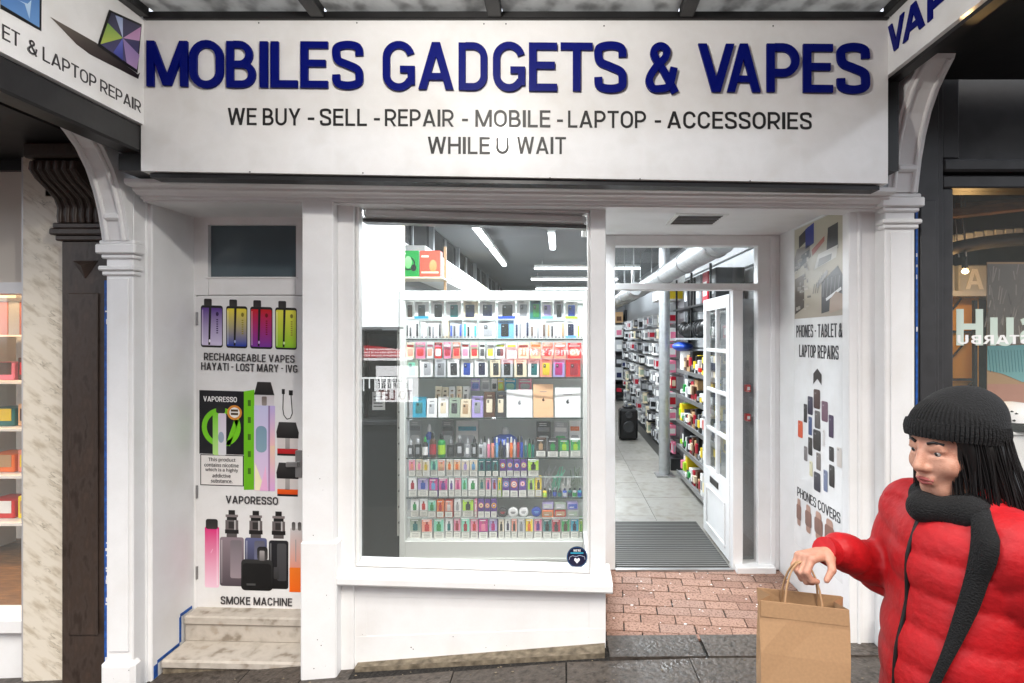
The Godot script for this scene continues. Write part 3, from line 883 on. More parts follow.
	bx("panel", Vector3(rx, 3.0, -2.76), Vector3(rx + 0.05, 3.75, -1.2), M.sign_white, rs)
	for w in [["V", 2.71, 2.585], ["A", 2.595, 2.44], ["P", 2.42, 2.27], ["E", 2.24, 2.11], ["S", 2.09, 1.95]]:
		capitals(rs, "letter", w[0], Vector3(rx - 0.001, 3.16, -(w[1] + w[2]) * 0.5), w[1] - w[2], 0.145, 0.19, 0.006, M.letter_blue, -PI / 2)
	# canopy over the pavement: black frame, dusty sheets
	var can := thing("street_canopy", Vector3(-0.2, 3.3, -1.7), "glazed street canopy of dusty grey sheets between black rafters", "canopy")
	var bp: Material = M.black_paint
	bx("wall_beam", Vector3(-2.05, 3.270, -2.84), Vector3(1.62, 3.306, -2.70), bp, can, 0.004)
	bx("front_beam", Vector3(-2.30, 3.30, -1.30), Vector3(1.86, 3.48, -1.18), bp, can, 0.006)
	bx("side_beam", Vector3(-2.19, 2.62, -2.9), Vector3(-2.078, 2.754, -1.2), bp, can, 0.01)
	bx("side_beam_trim", Vector3(-2.46, 2.767, -2.94), Vector3(-2.12, 3.28, -1.2), bp, can)
	bx("side_beam", Vector3(1.645, 2.99, -2.9), Vector3(1.72, 3.071, -1.2), bp, can, 0.01)
	bx("side_beam_trim", Vector3(1.68, 3.072, -2.94), Vector3(1.95, 3.28, -1.2), bp, can)
	bx("corner_block", Vector3(-2.20, 2.535, -2.94), Vector3(-2.09, 2.62, -2.74), bp, can)
	bx("corner_block", Vector3(1.632, 2.54, -2.94), Vector3(1.70, 2.989, -2.76), bp, can)
	var xs := [-2.05, -1.19, -0.32, 0.62, 1.62]
	for k in xs.size():
		var x: float = xs[k]
		bx("rafter", Vector3(x - 0.035, 3.275, -2.70), Vector3(x + 0.035, 3.40, -1.30), bp, can, 0.004)
		if k < xs.size() - 1:
			bx("sheet", Vector3(x + 0.035, 3.318, -2.84), Vector3(xs[k + 1] - 0.035, 3.325, -1.30), M.canopy_sheet, can)
	# lamp below the canopy, whose glare shows on the sign
	var lamp := thing("canopy_lamp", Vector3(-0.42, 3.25, -1.35), "small round bulkhead lamp below the canopy", "lamp")
	s = mb()
	lathe(s, Vector3(-0.42, 3.215, -1.36), [Vector2(0.0, 0.0), Vector2(0.05, 0.0), Vector2(0.06, 0.01), Vector2(0.06, 0.03)], 20)
	finish(s, "base", bp, lamp)
	bx("stem", Vector3(-0.435, 3.24, -1.375), Vector3(-0.405, 3.318, -1.345), bp, lamp)
	s = mb()
	lathe(s, Vector3(-0.42, 3.215, -1.36), [Vector2(0.0, -0.055), Vector2(0.02, -0.052), Vector2(0.038, -0.038), Vector2(0.046, -0.015), Vector2(0.048, 0.0)], 20)
	finish(s, "diffuser", M.lamp_glow, lamp)
	var ol := OmniLight3D.new()
	ol.name = "lamp_light"
	ol.light_energy = 0.7
	ol.light_color = Color(1.0, 0.98, 0.95)
	ol.light_size = 0.05
	ol.omni_range = 12.0
	ol.omni_attenuation = 2.0
	ol.shadow_enabled = true
	ol.position = Vector3(-0.42, 3.185, -1.36) - lamp.position
	lamp.add_child(ol)

# ---------------------------------------------------------------- neighbours
func build_neighbours():
	# left: marble pilaster, dark carved pilaster, lit gift shop window
	var lb := thing("gift_shop_building", Vector3(-2.95, -0.2, -3.1), "neighbouring gift shop front with veined marble pier and dark carved pilaster", "shopfront")
	var mp := bx("marble_pier", Vector3(-3.03, -0.30, -3.3), Vector3(-2.80, 2.78, -3.10), M.marble, lb, 0.004)
	tag(mp, "cream veined marble pier")
	bx("pier_edge", Vector3(-3.045, -0.30, -3.3), Vector3(-3.031, 2.78, -3.11), M.sign_edge, mp)
	var dp := bx("dark_pilaster", Vector3(-2.775, -0.30, -3.25), Vector3(-2.505, 2.24, -3.06), M.brown_paint, lb, 0.006)
	bx("pilaster_panel", Vector3(-2.73, 0.05, -3.06), Vector3(-2.565, 1.95, -3.050), M.brown_paint, dp, 0.004)
	var s := mb()
	var cx := -2.64
	for q in [[[-0.07, 2.13], [0.07, 2.13]], [[0.07, 2.13], [0.0, 2.03]], [[0.0, 2.03], [-0.07, 2.13]]]:
		tri(s, Vector3(cx + q[1][0], q[1][1], -3.058), Vector3(cx + q[0][0], q[0][1], -3.058), Vector3(cx, 2.10, -3.03))
	finish(s, "diamond_boss", M.brown_paint, dp)
	for c in [[2.24, 2.27, 0.012], [2.27, 2.305, 0.03], [2.305, 2.337, 0.02]]:
		bx("capital_moulding", Vector3(-2.785 - c[2], c[0], -3.2), Vector3(-2.50, c[1], -3.055 + c[2]), M.brown_paint, dp, 0.006)
	# scrolled corbel with reeded face
	var prof := [[-3.2, 2.2], [-3.03, 2.2], [-3.025, 2.25], [-3.03, 2.32], [-3.01, 2.39], [-2.96, 2.45], [-2.90, 2.51], [-2.865, 2.57], [-2.87, 2.63], [-2.90, 2.66], [-3.2, 2.66]]
	var pts := []
	for p in prof: p[1] = 2.337 + (p[1] - 2.2) * 0.66
	for p in prof: pts.append(Vector3(-2.77, p[1], p[0]))
	s = mb()
	slab(s, pts, Vector3(0.25, 0, 0))
	var corbel := finish(s, "corbel", M.brown_paint, lb)
	for k in 6:
		var path := []
		for i in range(1, 9): path.append(Vector3(-2.75 + k * 0.042, prof[i][1], prof[i][0]))
		s = mb()
		tube(s, path, 0.013, 6)
		finish(s, "reed", M.brown_paint, corbel)
	bx("corbel_cap", Vector3(-2.80, 2.641, -3.2), Vector3(-2.47, 2.72, -2.86), M.brown_paint, corbel, 0.01)
	bx("fascia_beam", Vector3(-6.0, 2.78, -3.3), Vector3(-2.45, 3.4, -3.02), M.black_paint, lb)
	bx("canopy_edge", Vector3(-6.0, 2.722, -3.2), Vector3(-2.45, 2.83, -2.3), M.black_paint, lb)
	bx("header_panel", Vector3(-5.5, 2.02, -3.30), Vector3(-3.05, 2.66, -3.18), M.cream_wall, lb)
	bx("header_beam", Vector3(-5.5, 2.66, -3.30), Vector3(-3.05, 2.78, -3.15), M.black_paint, lb)
	bx("window_head", Vector3(-5.5, 1.955, -3.28), Vector3(-3.05, 2.02, -3.16), M.sign_edge, lb)
	bx("window_pane", Vector3(-5.5, 0.10, -3.216), Vector3(-3.05, 1.955, -3.21), M.pane, lb)
	bx("window_sill", Vector3(-5.5, 0.02, -3.30), Vector3(-3.05, 0.10, -3.12), M.white_paint, lb, 0.006)
	bx("stall_riser", Vector3(-5.5, -0.5, -3.3), Vector3(-3.05, 0.02, -3.17), M.white_paint, lb)
	tag(bx("wall_gift_shop", Vector3(-5.5, -0.5, -4.6), Vector3(-2.62, 2.78, -4.5), M.cream_wall), "cream back wall inside the gift shop", "", "", "structure")
	tag(bx("wall_gift_shop_side", Vector3(-2.75, -0.5, -4.5), Vector3(-2.62, 2.78, -3.3), M.cream_wall), "cream side wall inside the gift shop", "", "", "structure")
	tag(bx("ceiling_gift_shop", Vector3(-5.5, 2.5, -4.5), Vector3(-2.75, 2.6, -3.3), M.cream_wall), "cream ceiling inside the gift shop", "", "", "structure")
	tag(bx("floor_gift_shop", Vector3(-5.5, -0.2, -4.5), Vector3(-2.75, 0.06, -3.3), M.oak), "wooden floor inside the gift shop", "", "", "structure")
	var lt := thing("gift_shop_lamp", Vector3(-3.6, 2.47, -3.8), "flat warm ceiling lamp inside the gift shop window", "lamp")
	bx("diffuser", Vector3(-3.9, 2.47, -4.0), Vector3(-3.2, 2.499, -3.6), M.warm_glow, lt)
	area_light(lt, Vector3(-3.55, 2.46, -3.8), Vector2(0.7, 0.4), 1.3, Color(1.0, 0.86, 0.70))
	var rack := thing("gift_shelf", Vector3(-3.75, 0.1, -4.3), "white stepped shelf unit holding gifts in the gift shop window", "shelf")
	for k in 5:
		bx("shelf_board", Vector3(-4.4, 0.35 + k * 0.34, -4.45), Vector3(-2.95, 0.37 + k * 0.34, -3.95), M.white_plastic, rack)
	bx("upright", Vector3(-4.42, 0.0, -4.45), Vector3(-4.40, 2.1, -3.95), M.white_plastic, rack)
	bx("upright", Vector3(-2.95, 0.0, -4.45), Vector3(-2.93, 2.1, -3.95), M.white_plastic, rack)
	var gifts := [["red", "white"], ["yellow", "green"], ["pink", "red"], ["brown", "tan"], ["orange", "cream"], ["salmon", "white"], ["lime", "yellow"], ["crimson", "pink"], ["teal", "cream"], ["peach", "brown"]]
	var n := 0
	for k in 5:
		for j in 4:
			var g = [gifts[n % 10][0], gifts[(n * 3 + k) % 10][1]]
			var gx := -4.13 + j * 0.245
			var t := thing("gift_box", Vector3(gx, 0.371 + k * 0.34, -4.15), "%s gift box with %s band on %s board of the gift shelf" % [g[0], g[1], ["the lowest", "the second", "the middle", "the fourth", "the top"][k]], "gift box", "gift boxes on the gift shop shelves")
			bx("body", Vector3(gx - 0.11, 0.371 + k * 0.34, -4.25), Vector3(gx + 0.11, (0.50 + 0.035 * (n % 4)) + k * 0.34, -4.05), dye(g[0]), t, 0.006)
			bx("band", Vector3(gx - 0.09, 0.41 + k * 0.34, -4.05), Vector3(gx + 0.09, 0.50 + k * 0.34, -4.047), dye(g[1]), t)
			n += 1
	# striped pink awning cloth at the top of the gift window
	var aw := thing("striped_valance", Vector3(-3.5, 1.80, -3.5), "pink and white striped valance hanging inside the gift shop window", "valance")
	for k in 16:
		bx("stripe", Vector3(-4.2 + k * 0.07, 1.72, -3.50), Vector3(-4.131 + k * 0.07, 1.93, -3.49), dye("salmon") if k % 2 else dye("white"), aw)
	bx("valance_rail", Vector3(-4.2, 1.93, -3.51), Vector3(-3.08, 1.955, -3.48), M.steel, aw)
	# right: charcoal shopfront
	var rb := thing("charcoal_shop_building", Vector3(2.4, 0, -3.0), "neighbouring charcoal painted shopfront with panelled head and large window", "shopfront")
	var cp: Material = M.charcoal_paint
	bx("pilaster", Vector3(1.935, -0.2, -3.25), Vector3(2.07, 3.6, -3.0), cp, rb, 0.006)
	bx("pilaster_panel", Vector3(1.96, 0.1, -3.0), Vector3(2.045, 2.45, -2.99), cp, rb, 0.006)
	bx("jamb", Vector3(2.07, 0.3, -3.25), Vector3(2.115, 3.6, -3.03), cp, rb, 0.006)
	bx("window_post", Vector3(2.115, 0.3, -3.2), Vector3(2.182, 2.53, -3.05), cp, rb, 0.006)
	bx("head_rail", Vector3(2.115, 2.53, -3.2), Vector3(5.0, 2.60, -3.04), cp, rb, 0.008)
	bx("head_panel", Vector3(2.115, 2.60, -3.2), Vector3(5.0, 3.6, -3.12), cp, rb)
	bx("panel_frame", Vector3(2.115, 2.62, -3.12), Vector3(5.0, 2.69, -3.03), cp, rb, 0.012)
	bx("panel_frame", Vector3(2.115, 2.69, -3.12), Vector3(2.22, 3.5, -3.05), cp, rb, 0.012)
	bx("panel_frame", Vector3(2.22, 3.28, -3.12), Vector3(5.0, 3.4, -3.05), cp, rb, 0.012)
	bx("fascia_underside", Vector3(1.955, 3.10, -2.98), Vector3(5.0, 3.22, -2.1), M.black_paint, rb)
	bx("stall_riser", Vector3(2.07, -0.2, -3.25), Vector3(5.0, 0.55, -3.05), cp, rb)
	bx("window_sill", Vector3(2.07, 0.55, -3.25), Vector3(5.0, 0.62, -3.0), cp, rb, 0.006)
	var pane := bx("window_pane", Vector3(2.182, 0.62, -3.116), Vector3(5.0, 2.53, -3.11), M.pane, rb)
	var mint := mat("vinyl_mint", Color(0.78, 0.84, 0.80), 0.5)
	# lettering on the glass reads from inside the shop
	var q0 := at(957, 346, 3.1)
	var q1 := at(1040, 309, 3.1)
	lettering(pane, "lettering", "suH", true, Vector3((q0.x + q1.x) * 0.5, (q0.y + q1.y) * 0.5, -3.106), q1.x - q0.x, q1.y - q0.y, 0.002, mint, PI)
	q0 = at(958, 344, 3.1)
	q1 = at(1030, 335, 3.1)
	lettering(pane, "lettering", "STARBU", true, Vector3((q0.x + q1.x) * 0.5, (q0.y + q1.y) * 0.5, -3.1055), q1.x - q0.x, q1.y - q0.y, 0.002, M.ink_white, PI)
	tag(bx("wall_charcoal_shop", Vector3(2.0, -0.2, -5.6), Vector3(5.2, 3.6, -5.5), M.charcoal_paint), "dark back wall inside the charcoal shop", "", "", "structure")
	tag(bx("wall_charcoal_shop_side", Vector3(1.96, -0.2, -5.5), Vector3(2.05, 3.6, -3.26), M.charcoal_paint), "dark side wall inside the charcoal shop", "", "", "structure")
	tag(bx("wall_charcoal_shop_end", Vector3(5.0, -0.2, -5.5), Vector3(5.1, 3.6, -3.26), M.charcoal_paint), "dark far wall inside the charcoal shop", "", "", "structure")
	tag(bx("ceiling_charcoal_shop", Vector3(2.0, 3.3, -5.5), Vector3(5.2, 3.4, -3.2), M.charcoal_paint), "black ceiling inside the charcoal shop", "", "", "structure")
	tag(bx("floor_charcoal_shop", Vector3(2.0, -0.2, -5.5), Vector3(5.2, 0.1, -3.2), M.dark_grey), "dark floor inside the charcoal shop", "", "", "structure")
	var oak: Material = M.oak
	for k in 3:
		var beam := thing("oak_beam", Vector3(3.2, 2.7, -4.2), ["oak ceiling beam nearest the charcoal shop window", "middle oak ceiling beam inside the charcoal shop", "oak ceiling beam at the back of the charcoal shop"][k], "beam")
		beam.set_meta("own_axes", true)
		beam.position = Vector3(3.5, 2.62 + 0.12 * k, -3.6 - 0.65 * k)
		beam.rotation = Vector3(0, 0.10 * (k - 1), 0.10)
		bx("timber", Vector3(-1.3, -0.03, -0.05), Vector3(1.3, 0.03, 0.05), oak, beam, 0.004)
		bx("bracket_plate", Vector3(-1.31, -0.045, -0.06), Vector3(-1.2, 0.045, 0.06), M.black_plastic, beam)
	# curved dark hoop with a pale pleated shade hanging in the window
	var hoop := thing("ceiling_hoop", Vector3(3.1, 2.15, -3.8), "dark curved hoop with pale pleated shade hanging in the charcoal shop", "ceiling feature")
	s = mb()
	var arc := []
	for k in 17:
		var a := lerpf(PI * 0.97, PI * 0.2, k / 16.0)
		arc.append(Vector3(3.35 + cos(a) * 1.15, 2.02 + sin(a) * 0.36, -3.75))
	tube(s, arc, 0.045, 10)
	finish(s, "hoop", M.charcoal_paint, hoop)
	for k in 14:
		var x := 2.72 + k * 0.07
		var yy := 2.02 + sqrt(maxf(0.0, 1.0 - pow((x - 3.35) / 1.15, 2.0))) * 0.36
		bx("pleat", Vector3(x, yy - 0.02, -3.92), Vector3(x + 0.062, yy + 0.10, -3.88), dye("silver"), hoop, 0.006)
	for k in 2:
		s = mb()
		tube(s, [Vector3(2.62 + k * 0.05, 3.3, -3.75), Vector3(2.72 + k * 0.05, 2.25, -3.75)], 0.004, 6)
		finish(s, "wire", M.steel, hoop)
	# amber wall panel with lattice
	var amber := mat("amber_board", Color(0.88, 0.64, 0.26), 0.6)
	var aw2 := thing("amber_screen", Vector3(2.6, 0.1, -4.4), "amber wall panel with black steel lattice inside the charcoal shop", "screen")
	bx("board", Vector3(2.1, 0.1, -4.45), Vector3(3.35, 2.02, -4.40), amber, aw2)
	for x in [2.95, 3.28]:
		bx("lattice_post", Vector3(x, 0.1, -4.38), Vector3(x + 0.025, 2.0, -4.355), M.black_plastic, aw2)
	for k in 4:
		bx("lattice_bar", Vector3(2.975, 0.6 + k * 0.38, -4.375), Vector3(3.28, 0.62 + k * 0.38, -4.36), M.black_plastic, aw2)
		s = mb()
		tube(s, [Vector3(2.97, 0.62 + k * 0.38, -4.368), Vector3(3.28, 0.98 + k * 0.38, -4.368)], 0.008, 6)
		finish(s, "lattice_brace", M.black_plastic, aw2)
	bx("shelf_board", Vector3(2.1, 2.02, -4.6), Vector3(3.9, 2.06, -4.2), dye("silver"), aw2)
	# row of pale letter tiles on the board
	for k in 4:
		var t := thing("letter_block", Vector3(2.95 + k * 0.27, 2.061, -4.32), "pale block with a raised capital a on the charcoal shop shelf", "letter block", "letter blocks on the charcoal shop shelf")
		bx("block", Vector3(2.85 + k * 0.27, 2.061, -4.40), Vector3(3.09 + k * 0.27, 2.27, -4.30), dye("silver"), t, 0.006)
		lettering(t, "lettering", "A", true, Vector3(2.97 + k * 0.27, 2.16, -4.297), 0.14, 0.16, 0.004, M.ink_white)
	# tall photo banner: grey fur, teal frill, bare leg
	var ban := thing("photo_banner", Vector3(2.9, 0.62, -3.5), "tall photo banner of grey fur over a teal frill and bare skin", "banner")
	var bd := 3.5
	var bm := func(p: Vector2, layer: int) -> Vector3: return at(p.x, p.y, bd) + Vector3(0, 0, 0.001 * layer) - ban.position
	bx("cloth", at(987, 470, bd) - Vector3(0, 0, 0.004), at(1060, 262, bd), dye("tan"), ban)
	s = mb()
	ink(s, bm, rrect(987, 264, 1060, 350), Color(0.48, 0.45, 0.42), Color(0.42, 0.39, 0.37), 1)
	for k in 60:
		var fx := rng.randf_range(988, 1056)
		var fy := rng.randf_range(264, 330)
		line_ink(s, bm, Vector2(fx, fy), Vector2(fx + rng.randf_range(-5, 3), fy + rng.randf_range(8, 20)), 1.1, Color(0.32, 0.29, 0.27).lerp(Color(0.72, 0.68, 0.64), rng.randf()), 2)
	ink(s, bm, PackedVector2Array([Vector2(987, 346), Vector2(1060, 344), Vector2(1060, 384), Vector2(1040, 378), Vector2(1022, 382), Vector2(1003, 374), Vector2(987, 370)]), Color(0.36, 0.62, 0.64), Color(0.50, 0.74, 0.74), 3)
	for k in 22:
		var fx := 988 + k * 3.2
		line_ink(s, bm, Vector2(fx, 350), Vector2(fx + 2, 372), 0.7, Color(0.24, 0.48, 0.52), 4)
	ink(s, bm, rrect(987, 384, 1060, 470), Color(0.74, 0.54, 0.46), Color(0.70, 0.50, 0.42), 2)
	finish(s, "printed_picture", M.print, ban, ban.position)
	# white plinth and speckled cap on it
	var pl := thing("display_plinth", Vector3(2.95, 0.62, -3.35), "white display plinth in the charcoal shop window", "plinth")
	bx("body", Vector3(W(985, 3.3), 0.62, -3.42), Vector3(3.6, 1.14, -3.18), M.white_plastic, pl, 0.006)
	bx("top_board", Vector3(W(983, 3.3), 1.14, -3.43), Vector3(3.62, 1.16, -3.165), M.white_plastic, pl, 0.004)
	bx("display_floor", Vector3(2.19, 0.58, -3.9), Vector3(5.0, 0.62, -3.26), M.dark_grey, rb)
	var cap := thing("speckled_cap", Vector3(W(1012, 3.28), 1.16, -3.28), "black cap with white speckled crown on the white plinth", "cap")
	cap.set_meta("own_axes", true)
	s = mb()
	lathe(s, Vector3(0, 0.04, 0), [Vector2(0.135, 0.0), Vector2(0.13, 0.05), Vector2(0.105, 0.09), Vector2(0.06, 0.115), Vector2(0.0, 0.122)], 24)
	finish(s, "crown", M.ink_white, cap)
	s = mb()
	lathe(s, Vector3.ZERO, [Vector2(0.0, 0.0), Vector2(0.14, 0.0), Vector2(0.142, 0.045), Vector2(0.134, 0.05)], 24)
	finish(s, "band", M.black_knit, cap)
	s = mb()
	for k in 70:
		var a := rng.randf() * TAU
		var hh := rng.randf_range(0.05, 0.115)
		var rr := 0.135 * sqrt(maxf(0.02, 1.0 - pow((hh - 0.04) / 0.122 * 0.96, 2.0)))
		lathe(s, Vector3(cos(a) * rr, hh, sin(a) * rr), [Vector2(0.0, -0.007), Vector2(rng.randf_range(0.006, 0.013), 0.0), Vector2(0.0, 0.007)], 5)
	tag(finish(s, "speckle", M.black_knit, cap), "", "", "", "stuff")
	var sp := thing("shop_lamp", Vector3(2.55, 2.03, -3.9), "small warm spot lamp glowing inside the charcoal shop", "lamp")
	s = mb()
	lathe(s, Vector3(2.74, 2.15, -3.72), [Vector2(0.0, -0.018), Vector2(0.016, -0.012), Vector2(0.022, 0.0), Vector2(0.016, 0.012), Vector2(0.0, 0.018)], 12)
	finish(s, "bulb", M.warm_glow, sp)
	s = mb()
	tube(s, [Vector3(2.74, 2.17, -3.72), Vector3(2.74, 2.25, -3.72)], 0.02, 10, 0.012)
	finish(s, "socket", M.black_plastic, sp)
	s = mb()
	tube(s, [Vector3(2.74, 2.25, -3.72), Vector3(2.74, 3.3, -3.72)], 0.003, 6)
	finish(s, "cable", M.black_plastic, sp)
	var ol := OmniLight3D.new()
	ol.name = "lamp_light"
	ol.light_energy = 0.10
	ol.light_color = Color(1.0, 0.80, 0.52)
	ol.light_size = 0.02
	ol.omni_range = 8.0
	ol.omni_attenuation = 2.0
	ol.shadow_enabled = true
	ol.position = Vector3(2.74, 2.15, -3.72) - sp.position
	sp.add_child(ol)
	# opposite side of the street, which the shop window mirrors
	var op := thing("opposite_building", Vector3(0, -0.3, 7.5), "plain rendered building on the opposite side of the street", "building")
	bx("wall", Vector3(-14, -1.2, 7.5), Vector3(12, 5.6, 8.2), M.street_wall, op)
	for k in 9:
		var x := -12.6 + k * 2.7
		bx("window", Vector3(x, 0.2, 7.46), Vector3(x + 1.9, 1.75, 7.5), M.dark_glass, op)
	for k in 9:
		var x := -12.6 + k * 2.7
		bx("upper_window", Vector3(x + 0.4, 3.0, 7.46), Vector3(x + 1.4, 4.2, 7.5), M.dark_glass, op)
	var dv := 3.095 * 2.0 + 7.4
	# red lit shop fascia
	var rsn := thing("red_lit_sign", Vector3(-2.3, 1.6, 7.4), "red backlit fascia sign with white lettering across the street", "sign")
	bx("face", Vector3(W(500, dv), H(364, dv), 7.40), Vector3(W(592, dv), H(345, dv), 7.45), M.sign_red_lit, rsn)
	var psn := thing("pink_lit_sign", Vector3(-4.5, 1.4, 7.4), "curved red and blue backlit sign across the street", "sign")
	s = mb()
	var curve := []
	for k in 13: curve.append(Vector3(W(352 + k * 5.0, dv), H(345 + pow(k / 12.0, 2.0) * 8.0, dv), 7.40))
	for k in 13: curve.append(Vector3(W(412 - k * 5.0, dv), H(357.5, dv), 7.40))
	slab(s, curve, Vector3(0, 0, 0.05))
	finish(s, "face", M.sign_red_lit, psn)
	bx("lower_band", Vector3(W(352, dv), H(360.5, dv), 7.40), Vector3(W(412, dv), H(358, dv), 7.45), M.sign_white_glow, psn)
	s = mb()
	for r in 3:
		var x := 358.0 + r * 3
		while x < 402:
			var w := rng.randf_range(1.0, 2.6)
			box(s, Vector3(W(x, dv), H(351.2 + r * 3.0 - 1.8, dv) - 0.02, 7.385), Vector3(W(x + w, dv), H(351.2 + r * 3.0 - 1.8, dv) + 0.02, 7.399))
			x += w + rng.randf_range(0.4, 1.4)
	finish(s, "blurred_lettering", M.sign_white_glow, psn)
	for w in [["Women's Mill", 520, 585, 348, 355]]:
		var a := Vector3(W(w[1], dv), H(w[4], dv), 7.39)
		var c := Vector3(W(w[2], dv), H(w[3], dv), 7.39)
		lettering(rsn, "lettering", w[0], true, (a + c) * 0.5, c.x - a.x, c.y - a.y, 0.01, M.sign_white_glow, PI)
	# to let board: no lamp, its daylight brightness is put in as glow
	var tl := thing("to_let_board", Vector3(-3.9, 0.4, 7.4), "white letting board in the window across the street", "board")
	bx("board", Vector3(W(376, dv), H(402, dv), 7.40), Vector3(W(418, dv), H(366, dv), 7.44), M.sign_white_glow, tl)
	for w in [["LISTED", 378, 402, 376, 382, 0], ["SHOP UNIT", 378, 408, 383, 388, 0], ["TO LET", 379, 412, 390, 400, 1]]:
		var a := Vector3(W(w[1], dv), H(w[4], dv), 7.39)
		var c := Vector3(W(w[2], dv), H(w[3], dv), 7.39)
		lettering(tl, "lettering", w[0], true, (a + c) * 0.5, c.x - a.x, c.y - a.y, 0.01, M.ink_red if w[5] else M.ink_black, PI)

func area_light(parent: Node3D, where: Vector3, size: Vector2, energy: float, c: Color):
	var l := AreaLight3D.new()
	l.name = "lamp_light"
	l.area_size = size
	l.area_normalize_energy = true
	l.light_energy = energy
	l.light_color = c
	l.area_range = 20.0
	l.area_attenuation = 2.0
	l.shadow_enabled = true
	l.position = where - origin_of(parent)
	l.rotation.x = -PI / 2
	parent.add_child(l)

# ---------------------------------------------------------------- posters
func build_posters():
	var pd := 3.402
	var po := thing("vape_poster", Vector3(-1.92, 0.04, -pd), "tall white poster of vaping devices on the side door", "poster")
	bx("sheet", Vector3(W(194.5, pd), H(611, pd), -pd - 0.002), Vector3(W(304, pd), H(297, pd), -pd + 0.001), M.sign_white, po)
	var map := func(p: Vector2, layer: int) -> Vector3: return at(p.x, p.y + (p.x - 249.0) * 0.03, pd) + Vector3(0, 0, 0.001 + 0.0006 * layer) - po.position
	var s := mb()
	# four pocket devices
	var tops := [[201, 223, Color(0.35, 0.20, 0.55), Color(0.86, 0.82, 0.93)], [226.3, 247.5, Color(0.93, 0.85, 0.22), Color(0.13, 0.25, 0.66)], [250.3, 272.6, Color(0.80, 0.06, 0.08), Color(0.48, 0.20, 0.62)], [275.3, 297, Color(0.93, 0.90, 0.30), Color(0.55, 0.78, 0.16)]]
	for t in tops:
		var x0: float = t[0]; var x1: float = t[1]
		ink(s, map, rrect(x0, 306.5, x1, 348.5, 2.5), Color(0.10, 0.09, 0.10), Color(0.10, 0.09, 0.10), 1)
		ink(s, map, rrect(x0 + 0.8, 309, x1 - 0.8, 346.5, 1.5), t[2], t[3], 2)
		ink(s, map, rrect(x0 + 3.2, 300, x0 + 11, 307, 1.2), Color(0.14, 0.13, 0.13), Color(0.20, 0.19, 0.19), 2)
		ink(s, map, PackedVector2Array([Vector2(x0 + 8.2, 309), Vector2(x0 + 10.6, 309), Vector2(x0 + 9.4, 346), Vector2(x0 + 7.6, 346)]), Color(0.08, 0.07, 0.08), Color(0.08, 0.07, 0.08), 3)
		ink(s, map, disc(x0 + 16.5, 315, 1.5, 2.2, 10), t[2].darkened(0.45), t[2].darkened(0.45), 3)
		for k in 7: ink(s, map, rrect(x0 + 15.6, 320 + k * 2.2, x0 + 17.4, 321.2 + k * 2.2), t[2].darkened(0.35), t[2].darkened(0.35), 3)
		ink(s, map, rrect(x0 + 1.4, 311, x0 + 2.4, 345), t[2].lightened(0.5), t[3].lightened(0.5), 3)
		ink(s, map, disc(x0 + 9, 342, 1.0, 1.6, 8), t[3].lightened(0.6), t[3].lightened(0.6), 4)
	# boxed device
	var lg := Color(0.46, 0.80, 0.10)
	ink(s, map, rrect(199.5, 391.5, 244, 455), Color(0.08, 0.08, 0.085), Color(0.08, 0.08, 0.085), 1)
	ink(s, map, PackedVector2Array([Vector2(244, 391.5), Vector2(254.5, 389.5), Vector2(254.5, 489.5), Vector2(244, 490)]), lg, lg.darkened(0.1), 1)
	ring_ink(s, map, 221.5, 428, 14.5, 19.5, lg, 2)
	line_ink(s, map, Vector2(237, 420), Vector2(228, 446), 4.5, lg, 2)
	ink(s, map, rrect(213, 412, 226, 456, 2), lg, lg.lightened(0.5), 3)
	ink(s, map, rrect(218.5, 414, 226.5, 456, 1.5), Color(0.85, 0.80, 0.88), Color(0.88, 0.88, 0.90), 4)
	ink(s, map, disc(221.5, 438, 3, 5.5), Color(0.60, 0.66, 0.74), Color(0.60, 0.66, 0.74), 5)
	ink(s, map, rrect(216.5, 407, 225.5, 414, 2), Color(0.10, 0.10, 0.10), Color(0.16, 0.15, 0.15), 5)
	ring_ink(s, map, 234.8, 413, 5.2, 7.4, Color(0.85, 0.55, 0.20), 3)
	ink(s, map, disc(234.8, 413, 5.2), Color(0.93, 0.92, 0.90), Color(0.93, 0.92, 0.90), 3)
	for k in 2: ink(s, map, rrect(231.2, 409.8 + k * 3.4, 238.4, 412 + k * 3.4), Color(0.30, 0.22, 0.14), Color(0.30, 0.22, 0.14), 4)
	for k in 5: ink(s, map, rrect(248, 400 + k * 17, 251, 406 + k * 17), lg.darkened(0.45), lg.darkened(0.45), 2)
	ink(s, map, rrect(200.5, 455.5, 244, 486.5), Color(0.10, 0.10, 0.10), Color(0.10, 0.10, 0.10), 2)
	ink(s, map, rrect(201.4, 456.4, 243.1, 485.6), Color(0.92, 0.91, 0.90), Color(0.92, 0.91, 0.90), 3)
	# lilac pen
	ink(s, map, PackedVector2Array([Vector2(257.5, 381.5), Vector2(271, 381.5), Vector2(274.6, 394.5), Vector2(254.2, 394.5)]), Color(0.20, 0.19, 0.19), Color(0.10, 0.10, 0.10), 2)
	ink(s, map, rrect(255, 394.5, 274.3, 405), Color(0.80, 0.78, 0.79), Color(0.86, 0.84, 0.86), 2)
	ink(s, map, rrect(262, 396, 267, 405, 1), Color(0.45, 0.40, 0.38), Color(0.62, 0.58, 0.56), 3)
	ink(s, map, rrect(254.3, 405, 275.2, 490.5, 1), Color(0.80, 0.80, 0.93), Color(0.90, 0.78, 0.90), 2)
	ink(s, map, rrect(268.5, 405, 270.2, 490.5), Color(0.56, 0.48, 0.66), Color(0.70, 0.52, 0.68), 3)
	ink(s, map, rrect(270.2, 405, 275.2, 445), Color(0.76, 0.70, 0.90), Color(0.95, 0.76, 0.76), 3)
